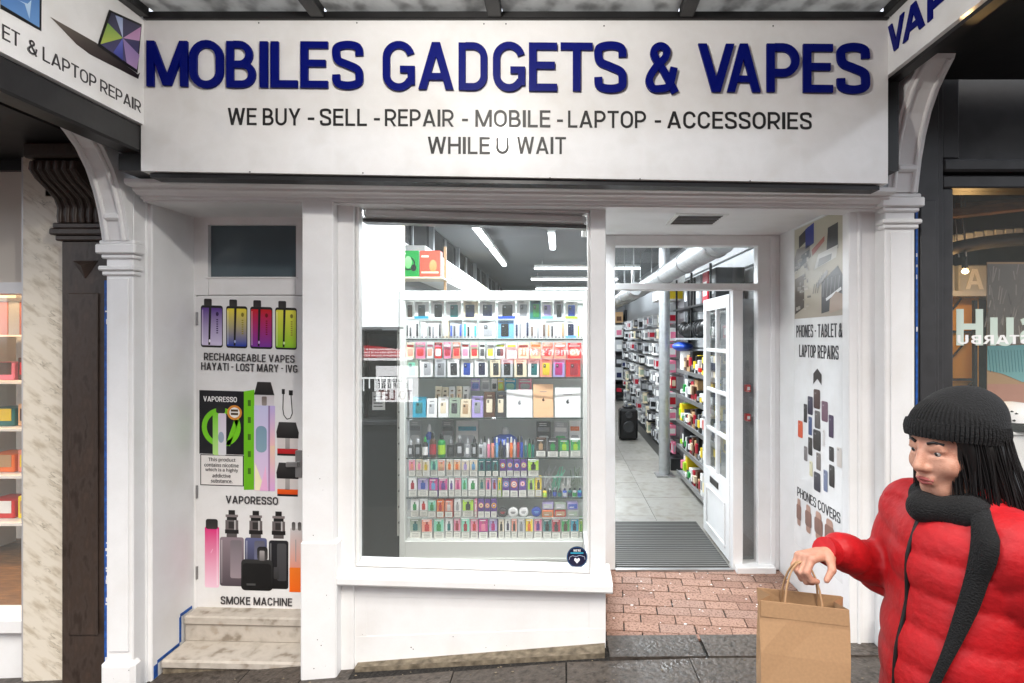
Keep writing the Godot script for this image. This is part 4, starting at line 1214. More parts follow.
	ink(s, map, rrect(270.2, 445, 275.2, 490), Color(0.95, 0.82, 0.70), Color(0.86, 0.66, 0.86), 3)
	ink(s, map, PackedVector2Array([Vector2(255, 490), Vector2(255, 462), Vector2(266, 490)]), Color(0.97, 0.95, 0.76), Color(0.97, 0.93, 0.80), 3)
	ink(s, map, PackedVector2Array([Vector2(260, 490), Vector2(266, 465), Vector2(268, 490)]), Color(0.95, 0.74, 0.88), Color(0.93, 0.70, 0.86), 4)
	ink(s, map, rrect(256, 425.5, 267, 452, 5), Color(0.50, 0.62, 0.70), Color(0.54, 0.66, 0.72), 3)
	# charging lead
	for c in [[Vector2(283.5, 392), Vector2(283, 408)], [Vector2(283, 408), Vector2(284, 414)], [Vector2(284, 414), Vector2(287, 418)], [Vector2(287, 418), Vector2(290.5, 417)], [Vector2(290.5, 417), Vector2(292.5, 412)], [Vector2(292.5, 412), Vector2(291, 392)]]:
		line_ink(s, map, c[0], c[1], 0.9, Color(0.12, 0.12, 0.12), 2)
	ink(s, map, rrect(282, 388, 285, 393), Color(0.12, 0.12, 0.12), Color(0.12, 0.12, 0.12), 2)
	ink(s, map, rrect(289, 389, 293, 394), Color(0.12, 0.12, 0.12), Color(0.12, 0.12, 0.12), 2)
	# two pods
	for y in [421.0, 461.5]:
		ink(s, map, PackedVector2Array([Vector2(279, y), Vector2(296, y), Vector2(299, y + 10), Vector2(298.5, y + 16), Vector2(277, y + 16), Vector2(276.5, y + 10)]), Color(0.24, 0.23, 0.23), Color(0.10, 0.10, 0.10), 2)
		ink(s, map, rrect(277.5, y + 16, 298, y + 29), Color(0.84, 0.81, 0.80), Color(0.82, 0.80, 0.79), 2)
		ink(s, map, rrect(285.5, y + 16, 290, y + 27), Color(0.66, 0.64, 0.63), Color(0.60, 0.58, 0.57), 3)
		ink(s, map, rrect(277.5, y + 26.5, 298, y + 31.5), Color(0.76, 0.14, 0.18) if y < 450 else Color(0.92, 0.36, 0.10), Color(0.70, 0.12, 0.15) if y < 450 else Color(0.85, 0.30, 0.08), 3)
		ink(s, map, rrect(277.5, y + 31.5, 298, y + 33.5), Color(0.14, 0.13, 0.13), Color(0.14, 0.13, 0.13), 3)
	# bottom row
	ink(s, map, rrect(205, 527.5, 219.3, 588.5, 2), Color(0.86, 0.06, 0.46), Color(0.95, 0.80, 0.87), 1)
	ink(s, map, rrect(206, 520, 218, 530, 2.2), Color(0.10, 0.10, 0.10), Color(0.22, 0.20, 0.20), 2)
	ink(s, map, rrect(216.8, 530, 218.2, 586), Color(0.93, 0.45, 0.68), Color(0.97, 0.88, 0.92), 2)
	line_ink(s, map, Vector2(211, 554), Vector2(213, 550), 0.7, Color(0.95, 0.7, 0.82), 2)
	var mods := [[220, 244, 537.5, 586.5, Color(0.56, 0.50, 0.53), Color(0.30, 0.26, 0.29)], [245, 267, 537.5, 572, Color(0.38, 0.40, 0.55), Color(0.18, 0.18, 0.24)], [269, 288.5, 539.5, 588, Color(0.15, 0.15, 0.16), Color(0.07, 0.07, 0.08)]]
	for m in mods:
		var x0: float = m[0]; var x1: float = m[1]; var cx := (x0 + x1) * 0.5
		ink(s, map, rrect(x0, m[2], x1, m[3], 2.5), m[4], m[5], 1)
		ink(s, map, rrect(cx - 1.5, m[2] + 3, x1 - 2, m[3] - 8, 2), m[5].lightened(0.25), m[4].lightened(0.1), 2)
		ink(s, map, rrect(x0 + 1.2, m[2] + 3, x0 + 2.6, m[3] - 3), m[4].lightened(0.35), m[5].lightened(0.2), 2)
		for seg in [[510.5, 515, 3.2, 0.12], [515, 517.5, 6.2, 0.5], [517.5, 520.5, 5.0, 0.1], [520.5, 530, 6.4, 0.42], [522, 529, 3.2, 0.2], [530, 534, 6.8, 0.12], [534, 537.6, 5.2, 0.35]]:
			ink(s, map, rrect(cx - seg[2], seg[0], cx + seg[2], seg[1]), Color(seg[3], seg[3] * 0.95, seg[3] * 0.95), Color(seg[3], seg[3] * 0.92, seg[3] * 0.92), 2 if seg[2] != 3.2 else 3)
		ink(s, map, rrect(cx + 2.5, 520.5, cx + 4, 530), Color(0.75, 0.74, 0.74), Color(0.75, 0.74, 0.74), 4)
	ink(s, map, rrect(241.5, 559, 273, 590, 4), Color(0.20, 0.20, 0.20), Color(0.05, 0.05, 0.05), 5)
	ink(s, map, rrect(243, 563, 271.5, 588, 3), Color(0.09, 0.09, 0.095), Color(0.06, 0.06, 0.06), 6)
	ink(s, map, rrect(247, 583, 256, 585), Color(0.30, 0.30, 0.30), Color(0.30, 0.30, 0.30), 7)
	ink(s, map, rrect(257.5, 546, 268, 560, 3), Color(0.12, 0.12, 0.12), Color(0.30, 0.29, 0.29), 6)
	ink(s, map, rrect(260, 550, 265, 560, 1), Color(0.66, 0.64, 0.64), Color(0.45, 0.44, 0.44), 7)
	ink(s, map, rrect(274, 566, 279, 578, 1), Color(0.26, 0.26, 0.27), Color(0.2, 0.2, 0.2), 5)
	ink(s, map, PackedVector2Array([Vector2(290.5, 527), Vector2(302, 527), Vector2(303, 590.5), Vector2(289.5, 590.5)]), Color(0.80, 0.79, 0.79), Color(0.94, 0.42, 0.06), 2)
	ink(s, map, rrect(289.6, 566, 303, 590.5, 1), Color(0.93, 0.48, 0.14), Color(0.93, 0.40, 0.06), 3)
	for x in [292.0, 298.0]: ink(s, map, rrect(x, 520.5, x + 3.5, 529, 1.5), Color(0.28, 0.27, 0.27), Color(0.5, 0.48, 0.47), 3)
	line_ink(s, map, Vector2(296, 538), Vector2(296, 560), 0.8, Color(0.62, 0.61, 0.61), 3)
	finish(s, "printed_picture", M.print, po, po.position)
	for w in [["RECHARGEABLE VAPES", 204.6, 295, 354.0, 361.4, true, "k"], ["HAYATI - LOST MARY - IVG", 201.8, 298, 363.6, 371.2, true, "k"], ["VAPORESSO", 226.4, 278.5, 496.0, 503.6, true, "k"], ["SMOKE MACHINE", 221.3, 292.6, 596.6, 604.4, true, "k"], ["VAPORESSO", 204, 237.5, 397.3, 402.5, true, "w"], ["This product", 209, 236, 458.4, 463.0, false, "k"], ["contains nicotine", 205, 239, 463.9, 467.6, false, "k"], ["which is a highly", 206, 238.6, 468.8, 473.0, false, "k"], ["addictive", 213, 231, 474.4, 478.2, false, "k"], ["substance.", 211.5, 233, 479.6, 483.4, false, "k"]]:
		var m: float = (w[1] + w[2]) * 0.5
		var dy := (m - 249.0) * 0.03
		var a := at(w[1], w[4] + dy, pd)
		var c := at(w[2], w[3] + dy, pd)
		if w[5]: capitals(po, "lettering", w[0], Vector3((a.x + c.x) * 0.5, (a.y + c.y) * 0.5, -pd + 0.006), c.x - a.x, c.y - a.y, 0.19, 0.0012, M.ink_white if w[6] == "w" else M.ink_grey, 0.0, 0.03)
		else: lettering(po, "lettering", w[0], false, Vector3((a.x + c.x) * 0.5, (a.y + c.y) * 0.5, -pd + 0.006), c.x - a.x, c.y - a.y, 0.0012, M.ink_grey, 0.0, 0.03)
	# lever handle of the side door, standing through the poster
	var hd := thing("door_lever", at(300, 464, pd), "worn grey metal lever plate on the poster covered side door", "handle")
	bx("plate", at(296, 477, pd), at(303.5, 450, pd) + Vector3(0, 0, 0.014), M.steel, hd, 0.004)
	bx("lever", at(288, 466, pd) + Vector3(0, 0, 0.02), at(300, 461, pd) + Vector3(0, 0, 0.032), M.steel, hd, 0.004)
	bx("spindle", at(298, 466, pd) + Vector3(0, 0, 0.013), at(301, 461, pd) + Vector3(0, 0, 0.022), M.steel, hd)

	# poster on the lobby's side wall
	var x := 1.6095
	var rp := thing("repair_poster", Vector3(x, 0.2, -3.42), "tall poster of phone repairs and phone covers on the lobby wall", "poster")
	bx("sheet", Vector3(x - 0.003, 0.30, -3.775), Vector3(x + 0.0015, 2.444, -3.075), M.sign_white, rp)
	bx("edge_strip", Vector3(x - 0.006, 0.30, -3.072), Vector3(x - 0.001, 2.444, -3.066), M.ink_grey, rp)
	# poster units: u metres from its far edge, v metres above the floor
	var rm := func(p: Vector2, layer: int) -> Vector3: return Vector3(x - 0.0035 - 0.0006 * layer, p.y, -3.775 + p.x) - rp.position
	s = mb()
	ink(s, rm, rrect(0.012, 1.83, 0.69, 2.436), Color(0.66, 0.62, 0.56), Color(0.74, 0.72, 0.64), 1)
	ink(s, rm, PackedVector2Array([Vector2(0.08, 2.30), Vector2(0.22, 2.34), Vector2(0.22, 2.42), Vector2(0.08, 2.38)]), Color(0.16, 0.14, 0.13), Color(0.16, 0.14, 0.13), 2)
	ink(s, rm, PackedVector2Array([Vector2(0.18, 2.28), Vector2(0.30, 2.30), Vector2(0.30, 2.43), Vector2(0.18, 2.41)]), Color(0.10, 0.17, 0.52), Color(0.12, 0.20, 0.58), 3)
	ink(s, rm, PackedVector2Array([Vector2(0.46, 2.20), Vector2(0.60, 2.22), Vector2(0.60, 2.37), Vector2(0.48, 2.36)]), Color(0.14, 0.13, 0.13), Color(0.18, 0.17, 0.16), 2)
	ink(s, rm, PackedVector2Array([Vector2(0.012, 2.15), Vector2(0.26, 2.22), Vector2(0.24, 2.30), Vector2(0.05, 2.30), Vector2(0.012, 2.24)]), Color(0.30, 0.28, 0.26), Color(0.55, 0.52, 0.48), 3)
	ink(s, rm, PackedVector2Array([Vector2(0.10, 2.17), Vector2(0.22, 2.20), Vector2(0.24, 2.27), Vector2(0.12, 2.25)]), Color(0.12, 0.12, 0.12), Color(0.20, 0.20, 0.20), 4)
	ink(s, rm, PackedVector2Array([Vector2(0.28, 2.22), Vector2(0.44, 2.29), Vector2(0.44, 2.32), Vector2(0.27, 2.26)]), Color(0.62, 0.32, 0.28), Color(0.66, 0.36, 0.30), 4)
	ink(s, rm, PackedVector2Array([Vector2(0.30, 2.13), Vector2(0.58, 2.17), Vector2(0.60, 2.24), Vector2(0.36, 2.22)]), Color(0.80, 0.79, 0.76), Color(0.84, 0.83, 0.80), 3)
	ink(s, rm, PackedVector2Array([Vector2(0.35, 2.14), Vector2(0.52, 2.165), Vector2(0.53, 2.20), Vector2(0.37, 2.19)]), Color(0.55, 0.54, 0.52), Color(0.5, 0.5, 0.48), 4)
	ink(s, rm, PackedVector2Array([Vector2(0.02, 1.86), Vector2(0.16, 1.90), Vector2(0.16, 2.12), Vector2(0.02, 2.10)]), Color(0.22, 0.18, 0.15), Color(0.42, 0.36, 0.30), 2)
	for k in 26:
		var u := rng.randf_range(0.02, 0.22)
		var v := rng.randf_range(1.86, 2.26)
		ink(s, rm, rrect(u, v, u + rng.randf_range(0.02, 0.06), v + rng.randf_range(0.006, 0.03)), Color(0.85, 0.82, 0.78).lerp(Color(0.10, 0.09, 0.08), rng.randf()), Color(0.6, 0.57, 0.52), 4 + k % 3)
	ink(s, rm, PackedVector2Array([Vector2(0.40, 1.85), Vector2(0.69, 1.88), Vector2(0.69, 2.02), Vector2(0.60, 2.12), Vector2(0.40, 2.04)]), Color(0.20, 0.20, 0.20), Color(0.30, 0.29, 0.29), 3)
	for k in 6: line_ink(s, rm, Vector2(0.42 + 0.045 * k, 1.95), Vector2(0.44 + 0.045 * k, 2.06), 0.012, Color(0.46, 0.45, 0.45), 4)
	line_ink(s, rm, Vector2(0.46, 1.93), Vector2(0.64, 1.985), 0.018, Color(0.88, 0.88, 0.88), 5)
	line_ink(s, rm, Vector2(0.34, 2.02), Vector2(0.48, 2.10), 0.03, Color(0.60, 0.59, 0.58), 5)
	for k in 5: line_ink(s, rm, Vector2(0.34 + 0.02 * k, 2.025 + 0.012 * k), Vector2(0.345 + 0.02 * k, 2.05 + 0.012 * k), 0.005, Color(0.2, 0.2, 0.2), 6)
	ink(s, rm, PackedVector2Array([Vector2(0.50, 1.845), Vector2(0.68, 1.87), Vector2(0.66, 1.95), Vector2(0.58, 1.97), Vector2(0.51, 1.93)]), Color(0.70, 0.62, 0.56), Color(0.62, 0.54, 0.48), 6)
	for k in 3: line_ink(s, rm, Vector2(0.29 + 0.03 * k, 1.98), Vector2(0.31 + 0.03 * k, 2.04), 0.006, Color(0.25, 0.23, 0.22), 5)
	# chevron
	ink(s, rm, PackedVector2Array([Vector2(0.29, 1.41), Vector2(0.345, 1.445), Vector2(0.40, 1.41), Vector2(0.40, 1.475), Vector2(0.345, 1.51), Vector2(0.29, 1.475)]), Color(0.22, 0.20, 0.19), Color(0.22, 0.20, 0.19), 2)
	# covers in a diamond
	var dark := Color(0.17, 0.155, 0.15)
	var covers := [[132, 108, 24, 70, Color(0.28, 0.20, 0.18)], [107, 138, 20, 68, Color(0.18, 0.17, 0.24)], [88, 172, 14, 70, dark], [160, 145, 22, 72, Color(0.42, 0.30, 0.36)], [182, 190, 16, 78, Color(0.24, 0.18, 0.28)], [134, 182, 20, 64, Color(0.34, 0.32, 0.31)], [107, 214, 14, 68, Color(0.26, 0.32, 0.48)], [132, 257, 28, 74, dark], [183, 285, 16, 50, dark], [67, 240, 20, 65, Color(0.82, 0.30, 0.14)], [107, 290, 16, 66, dark], [89, 325, 14, 55, Color(0.45, 0.42, 0.42)], [138, 332, 16, 62, Color(0.46, 0.42, 0.40)], [184, 360, 18, 75, dark], [163, 388, 14, 75, Color(0.44, 0.48, 0.60)], [133, 408, 24, 68, Color(0.20, 0.20, 0.24)], [208, 285, 16, 66, Color(0.80, 0.77, 0.74)], [110, 372, 12, 56, Color(0.82, 0.80, 0.66)], [157, 240, 8, 60, Color(0.80, 0.78, 0.77)]]
	for c in covers:
		var u: float = 0.345 + (c[0] - 134.0) * 0.00363
		var v: float = 1.478 - (c[1] - 15.0) * 0.00172
		var w: float = c[2] * 0.00363 * 0.5
		var h: float = c[3] * 0.00172 * 0.5
		ink(s, rm, rrect(u - w, v - h, u + w, v + h, minf(w, h) * 0.3), c[4], c[4].lightened(0.12), 2)
		ink(s, rm, rrect(u - w * 0.7, v + h * 0.5, u - w * 0.1, v + h * 0.85, w * 0.2), c[4].lightened(0.4), c[4].darkened(0.3), 3)
	# watches
	for k in 4:
		var u := 0.08 + 0.14 * k
		var sz: float = [0.035, 0.045, 0.055, 0.06][k]
		ink(s, rm, rrect(u - sz * 0.7, 0.44, u + sz * 0.7, 0.62, sz * 0.4), Color(0.66, 0.52, 0.46), Color(0.72, 0.58, 0.52), 2)
		ink(s, rm, rrect(u - sz, 0.48, u + sz, 0.58, sz * 0.4), Color(0.50, 0.38, 0.34), Color(0.56, 0.42, 0.37), 3)
	finish(s, "printed_picture", M.print, rp, rp.position)
	for w in [["PHONES - TABLET &", 3.735, 3.125, 1.745, 0.082], ["LAPTOP REPAIRS", 3.69, 3.17, 1.615, 0.082], ["PHONES COVERS", 3.72, 3.15, 0.665, 0.062]]:
		capitals(rp, "lettering", w[0], Vector3(x - 0.004, w[3], -(w[1] + w[2]) * 0.5), w[1] - w[2], w[4], 0.16, 0.0012, M.ink_grey, -PI / 2)

# ---------------------------------------------------------------- goods
# every good is a thing of its own; x0..y1 as seen from the pavement on the plane at distance d
func put_good(called: String, kind: String, x0: float, x1: float, y0: float, y1: float, d: float, c: Array, label: String, category: String, group: String) -> Node3D:
	var a := at(x0, y1, d)
	var b := at(x1, y0, d)
	var w := b.x - a.x
	var h := b.y - a.y
	var t := thing(called, Vector3((a.x + b.x) * 0.5, a.y + 0.0005, -d), label, category, group)
	t.set_meta("own_axes", true)
	h *= rng.randf_range(0.95, 1.0)
	good_shape(t, kind, w * rng.randf_range(0.93, 1.0), h, c)
	t.rotation.y += deg_to_rad(rng.randf_range(-7.0, 7.0))
	if kind in ["blister", "phone_pack"]: t.rotation.z += deg_to_rad(rng.randf_range(-1.5, 1.5))
	t.position.z -= rng.randf_range(0.004, 0.022)
	return t
func face_map(z: float) -> Callable:
	return func(p: Vector2, layer: int) -> Vector3: return Vector3(p.x, p.y, z + 0.0007 * layer)
# shapes stand on y = 0, fronts at z = 0
func good_shape(t: Node3D, kind: String, w: float, h: float, c: Array):
	var hw := w * 0.5
	var g := 0.0012
	var col := func(k: int) -> Color: return INKS[c[k % c.size()]]
	var s := mb()
	var m := face_map(0.0008)
	match kind:
		"phone_pack":      # hanging pack: card, window with a phone case, header
			bx("card", Vector3(-hw + g, 0, -0.02), Vector3(hw - g, h - g, 0.0), dye(c[0]), t, 0.001)
			var iw := hw * rng.randf_range(0.48, 0.62)
			var ox := rng.randf_range(-0.15, 0.15) * hw
			ink(s, m, rrect(ox - iw, h * 0.10, ox + iw, h * 0.80, iw * 0.25), col.call(1).darkened(0.15), col.call(1), 1)
			ink(s, m, rrect(ox - iw * 0.8, h * 0.52, ox - iw * 0.05, h * 0.74, iw * 0.2), col.call(1).darkened(0.6), col.call(1).darkened(0.5), 2)
			ink(s, m, disc(ox - iw * 0.45, h * 0.66, iw * 0.16, -1.0, 8), Color(0.7, 0.72, 0.75), Color(0.6, 0.62, 0.65), 3)
			if c.size() > 2: ink(s, m, rrect(-hw + g, 0.002, hw - g, h * 0.16), col.call(2), col.call(2), 3)
			for k in 3: ink(s, m, rrect(-hw * 0.7, h * (0.86 + 0.04 * k), hw * rng.randf_range(0.0, 0.7), h * (0.875 + 0.04 * k)), Color(0.25, 0.26, 0.28), Color(0.25, 0.26, 0.28), 1)
			finish(s, "printed_front", M.print, t)
		"cable_pack":      # row of slim upright boxes seen as spines
			bx("carton", Vector3(-hw + g, 0, -0.05), Vector3(hw - g, h - g, 0.0), dye(c[0]), t, 0.001)
			var n := int(clampf(w / 0.022, 2, 6))
			for k in n:
				var u0 := -hw + w * (k + 0.18) / n
				var u1 := -hw + w * (k + 0.82) / n
				ink(s, m, rrect(u0, h * 0.12, u1, h * rng.randf_range(0.62, 0.88)), col.call(1 + k), col.call(1 + k).lightened(0.2), 1)
				ink(s, m, rrect(u0, h * 0.04, u1, h * 0.10), Color(0.35, 0.36, 0.38), Color(0.35, 0.36, 0.38), 1)
			finish(s, "printed_front", M.print, t)
		"blister":         # clear blister with a small accessory on a bright card
			bx("card", Vector3(-hw + g, 0, -0.012), Vector3(hw - g, h - g, 0.0), dye(c[0]), t, 0.001)
			ink(s, m, rrect(-hw * 0.7, h * 0.15, hw * 0.7, h * 0.6, hw * 0.3), col.call(1), col.call(1).lightened(0.2), 1)
			ink(s, m, rrect(-hw * 0.8, h * 0.72, hw * 0.8, h * 0.84), col.call(2), col.call(2), 1)
			for k in 2: ink(s, m, rrect(-hw * 0.6, h * (0.88 + 0.05 * k), hw * 0.4, h * (0.90 + 0.05 * k)), Color(0.92, 0.92, 0.92), Color(0.92, 0.92, 0.92), 1)
			finish(s, "printed_front", M.print, t)
		"liquid_carton":   # coloured carton over white warning panel, bottle print
			bx("carton", Vector3(-hw + g, 0, -0.06), Vector3(hw - g, h - g, 0.0), dye(c[0]), t, 0.001)
			ink(s, m, rrect(-hw + 2 * g, h * 0.02, hw - 2 * g, h * 0.36), Color(0.12, 0.12, 0.12), Color(0.12, 0.12, 0.12), 1)
			ink(s, m, rrect(-hw + 2.8 * g, h * 0.04, hw - 2.8 * g, h * 0.345), Color(0.90, 0.90, 0.86), Color(0.90, 0.90, 0.86), 2)
			for k in 3: ink(s, m, rrect(-hw * 0.6, h * (0.10 + 0.075 * k), hw * 0.6, h * (0.13 + 0.075 * k)), Color(0.62, 0.62, 0.60), Color(0.62, 0.62, 0.60), 3)
			ink(s, m, rrect(-hw + 2 * g, h * 0.38, hw - 2 * g, h * 0.96), col.call(1).lightened(0.15), col.call(1), 1)
			var n := 2 if w > 0.085 else 1
			for k in n:
				var u := -hw + w * (k + 0.5) / n
				var bw := minf(hw / n * 0.42, 0.018)
				ink(s, m, rrect(u - bw, h * 0.40, u + bw, h * 0.74, bw * 0.4), col.call(2).darkened(0.1), col.call(2), 2)
				ink(s, m, rrect(u - bw * 0.45, h * 0.74, u + bw * 0.45, h * 0.86), col.call(2).darkened(0.3), col.call(2).darkened(0.3), 2)
			ink(s, m, rrect(-hw * 0.7, h * 0.885, hw * 0.5, h * 0.925), Color(0.95, 0.95, 0.95), Color(0.95, 0.95, 0.95), 3)
			finish(s, "printed_front", M.print, t)
		"ring_carton":     # carton with bright concentric print
			bx("carton", Vector3(-hw + g, 0, -0.06), Vector3(hw - g, h - g, 0.0), dye(c[0]), t, 0.001)
			ink(s, m, rrect(-hw + 2 * g, h * 0.02, hw - 2 * g, h * 0.34), Color(0.90, 0.90, 0.86), Color(0.90, 0.90, 0.86), 1)
			for k in 3: ink(s, m, rrect(-hw * 0.6, h * (0.08 + 0.075 * k), hw * 0.6, h * (0.11 + 0.075 * k)), Color(0.62, 0.62, 0.60), Color(0.62, 0.62, 0.60), 2)
			for k in 4:
				var r := (1.0 - k * 0.23) * minf(hw * 0.9, h * 0.28)
				ink(s, m, disc(0, h * 0.66, r * 0.9, r, 14), col.call(1 + k), col.call(1 + k), 1 + k)
			finish(s, "printed_front", M.print, t)
		"device_box":      # white lidded box with emblem, leaning
			bx("box_base", Vector3(-hw + g, 0, -0.045), Vector3(hw - g, h, 0.0), dye(c[0]), t, 0.0015)
			bx("box_lid", Vector3(-hw, 0.0, 0.0004), Vector3(hw, h + 0.001, 0.018), dye(c[0]), t, 0.0015)
			m = face_map(0.0188)
			var e := col.call(1) as Color
			ink(s, m, disc(0, h * 0.52, w * 0.065, w * 0.075, 14), e, e, 1)
			ink(s, m, disc(w * 0.06, h * 0.54, w * 0.03, -1.0, 8), INKS[c[0]], INKS[c[0]], 2)
			line_ink(s, m, Vector2(0, h * 0.52 + w * 0.075), Vector2(w * 0.03, h * 0.52 + w * 0.115), w * 0.025, e, 1)
			ink(s, m, rrect(-hw * 0.35, h * 0.76, hw * 0.35, h * 0.785), col.call(1).lightened(0.45), col.call(1).lightened(0.45), 1)
			finish(s, "emblem", M.print, t)
			t.rotation.x = -0.12
		"phone_box":
			bx("box_base", Vector3(-hw + g, 0, -0.05), Vector3(hw - g, h * 0.98, 0.0), dye(c[0]), t, 0.0015)
			bx("box_lid", Vector3(-hw + g * 0.5, 0.0, 0.0004), Vector3(hw - g * 0.5, h, 0.014), dye(c[0]), t, 0.0015)
			m = face_map(0.0148)
			ink(s, m, rrect(-hw * 0.55, h * 0.18, hw * 0.5, h * 0.72, hw * 0.15), col.call(1), col.call(1).lightened(0.15), 1)
			ink(s, m, rrect(-hw * 0.4, h * 0.55, -hw * 0.05, h * 0.68, hw * 0.1), col.call(1).darkened(0.5), col.call(1).darkened(0.5), 2)
			ink(s, m, rrect(-hw * 0.4, h * 0.82, hw * 0.4, h * 0.87), col.call(1).darkened(0.3), col.call(1).darkened(0.3), 1)
			finish(s, "printed_lid", M.print, t)
			t.rotation.x = -0.10
		"bottle":
			lathe(s, Vector3.ZERO, [Vector2(0, 0), Vector2(hw * 0.92, 0.001), Vector2(hw, 0.004), Vector2(hw, h * 0.62), Vector2(hw * 0.9, h * 0.68), Vector2(hw * 0.45, h * 0.74), Vector2(hw * 0.45, h * 0.77)], 14)
			finish(s, "bottle_body", dye(c[0]), t)
			s = mb()
			lathe(s, Vector3(0, h * 0.77, 0), [Vector2(hw * 0.52, 0.0), Vector2(hw * 0.5, h * 0.1), Vector2(hw * 0.28, h * 0.22), Vector2(0, h * 0.23)], 12)
			finish(s, "cap", dye(c[1]), t)
			s = mb()
			lathe(s, Vector3(0, h * 0.14, 0), [Vector2(hw * 1.02, 0.0), Vector2(hw * 1.02, h * 0.40)], 14)
			finish(s, "wrap_label", dye(c[2 % c.size()]), t)
		"pen":
			lathe(s, Vector3.ZERO, [Vector2(0, 0), Vector2(hw * 0.9, 0.001), Vector2(hw, 0.004), Vector2(hw, h * 0.72), Vector2(hw * 0.92, h * 0.73)], 12)
			finish(s, "tube", dye(c[0]), t)
			s = mb()
			lathe(s, Vector3(0, h * 0.73, 0), [Vector2(hw * 0.8, 0.0), Vector2(hw * 0.75, h * 0.12), Vector2(hw * 0.5, h * 0.2), Vector2(hw * 0.4, h * 0.27), Vector2(0, h * 0.27)], 12)
			finish(s, "mouthpiece", dye(c[1]), t)
		"mod":
			bx("body", Vector3(-hw, 0, -0.025), Vector3(hw, h * 0.66, 0.0), dye(c[0]), t, 0.006)
			ink(s, m, rrect(-hw * 0.5, h * 0.18, hw * 0.5, h * 0.5, hw * 0.15), col.call(1), col.call(1).lightened(0.2), 1)
			finish(s, "display_panel", M.print, t)
			s = mb()
			lathe(s, Vector3(0, h * 0.66, -0.0125), [Vector2(hw * 0.5, 0), Vector2(hw * 0.55, h * 0.04), Vector2(hw * 0.55, h * 0.18), Vector2(hw * 0.4, h * 0.22), Vector2(hw * 0.2, h * 0.26), Vector2(hw * 0.2, h * 0.33), Vector2(0, h * 0.335)], 12)
			finish(s, "tank", dye(c[2 % c.size()]), t)
		"disc":
			lathe(s, Vector3.ZERO, [Vector2(0, -0.01), Vector2(hw, -0.01), Vector2(hw, 0.006), Vector2(hw * 0.94, 0.010), Vector2(hw * 0.6, 0.0105), Vector2(0, 0.0105)], 24)
			var o := finish(s, "tin", dye(c[0]), t)
			o.rotation.x = PI / 2
			o.position = Vector3(0, hw, -0.01)
			s = mb()
			m = face_map(0.0015)
			ink(s, m, rrect(-hw * 0.5, hw * 1.02, hw * 0.5, hw * 1.18), col.call(1), col.call(1), 1)
			ink(s, m, rrect(-hw * 0.35, hw * 0.78, hw * 0.35, hw * 0.92), col.call(1), col.call(1), 1)
			finish(s, "printed_lid", M.print, t)
		"bag":             # clear bag of bits: crumpled
			var n := 10
			for k in n:
				var u := lerpf(-hw, hw, (k + 0.5) / n)
				var hh := h * rng.randf_range(0.55, 0.98)
				hull_box(s, Transform3D(Basis.from_euler(Vector3(rng.randf_range(-0.5, 0.5), rng.randf_range(-0.6, 0.6), rng.randf_range(-0.5, 0.5))), Vector3(u, hh * 0.5, -0.02)), Vector3(hw / n * 1.1, hh * 0.42, 0.006), 0.001)
			finish(s, "crumpled_wrap", dye(c[0]), t)
		_:
			bx("carton", Vector3(-hw + g, 0, -0.06), Vector3(hw - g, h - g, 0.0), dye(c[0]), t, 0.002)
			ink(s, m, rrect(-hw * 0.8, h * 0.15, hw * 0.8, h * 0.8), col.call(1), col.call(1).lightened(0.1), 1)
			ink(s, m, rrect(-hw * 0.6, h * 0.3, hw * 0.2, h * 0.42), Color(0.92, 0.92, 0.92), Color(0.92, 0.92, 0.92), 2)
			finish(s, "printed_front", M.print, t)

const SHELVES := ["top cabinet shelf", "second cabinet shelf", "third cabinet shelf", "fourth cabinet shelf", "fifth cabinet shelf", "bottom cabinet shelf"]
func words(c: Array) -> String:
	return c[0] + " and " + c[1] if c[0] != c[1] else c[0]

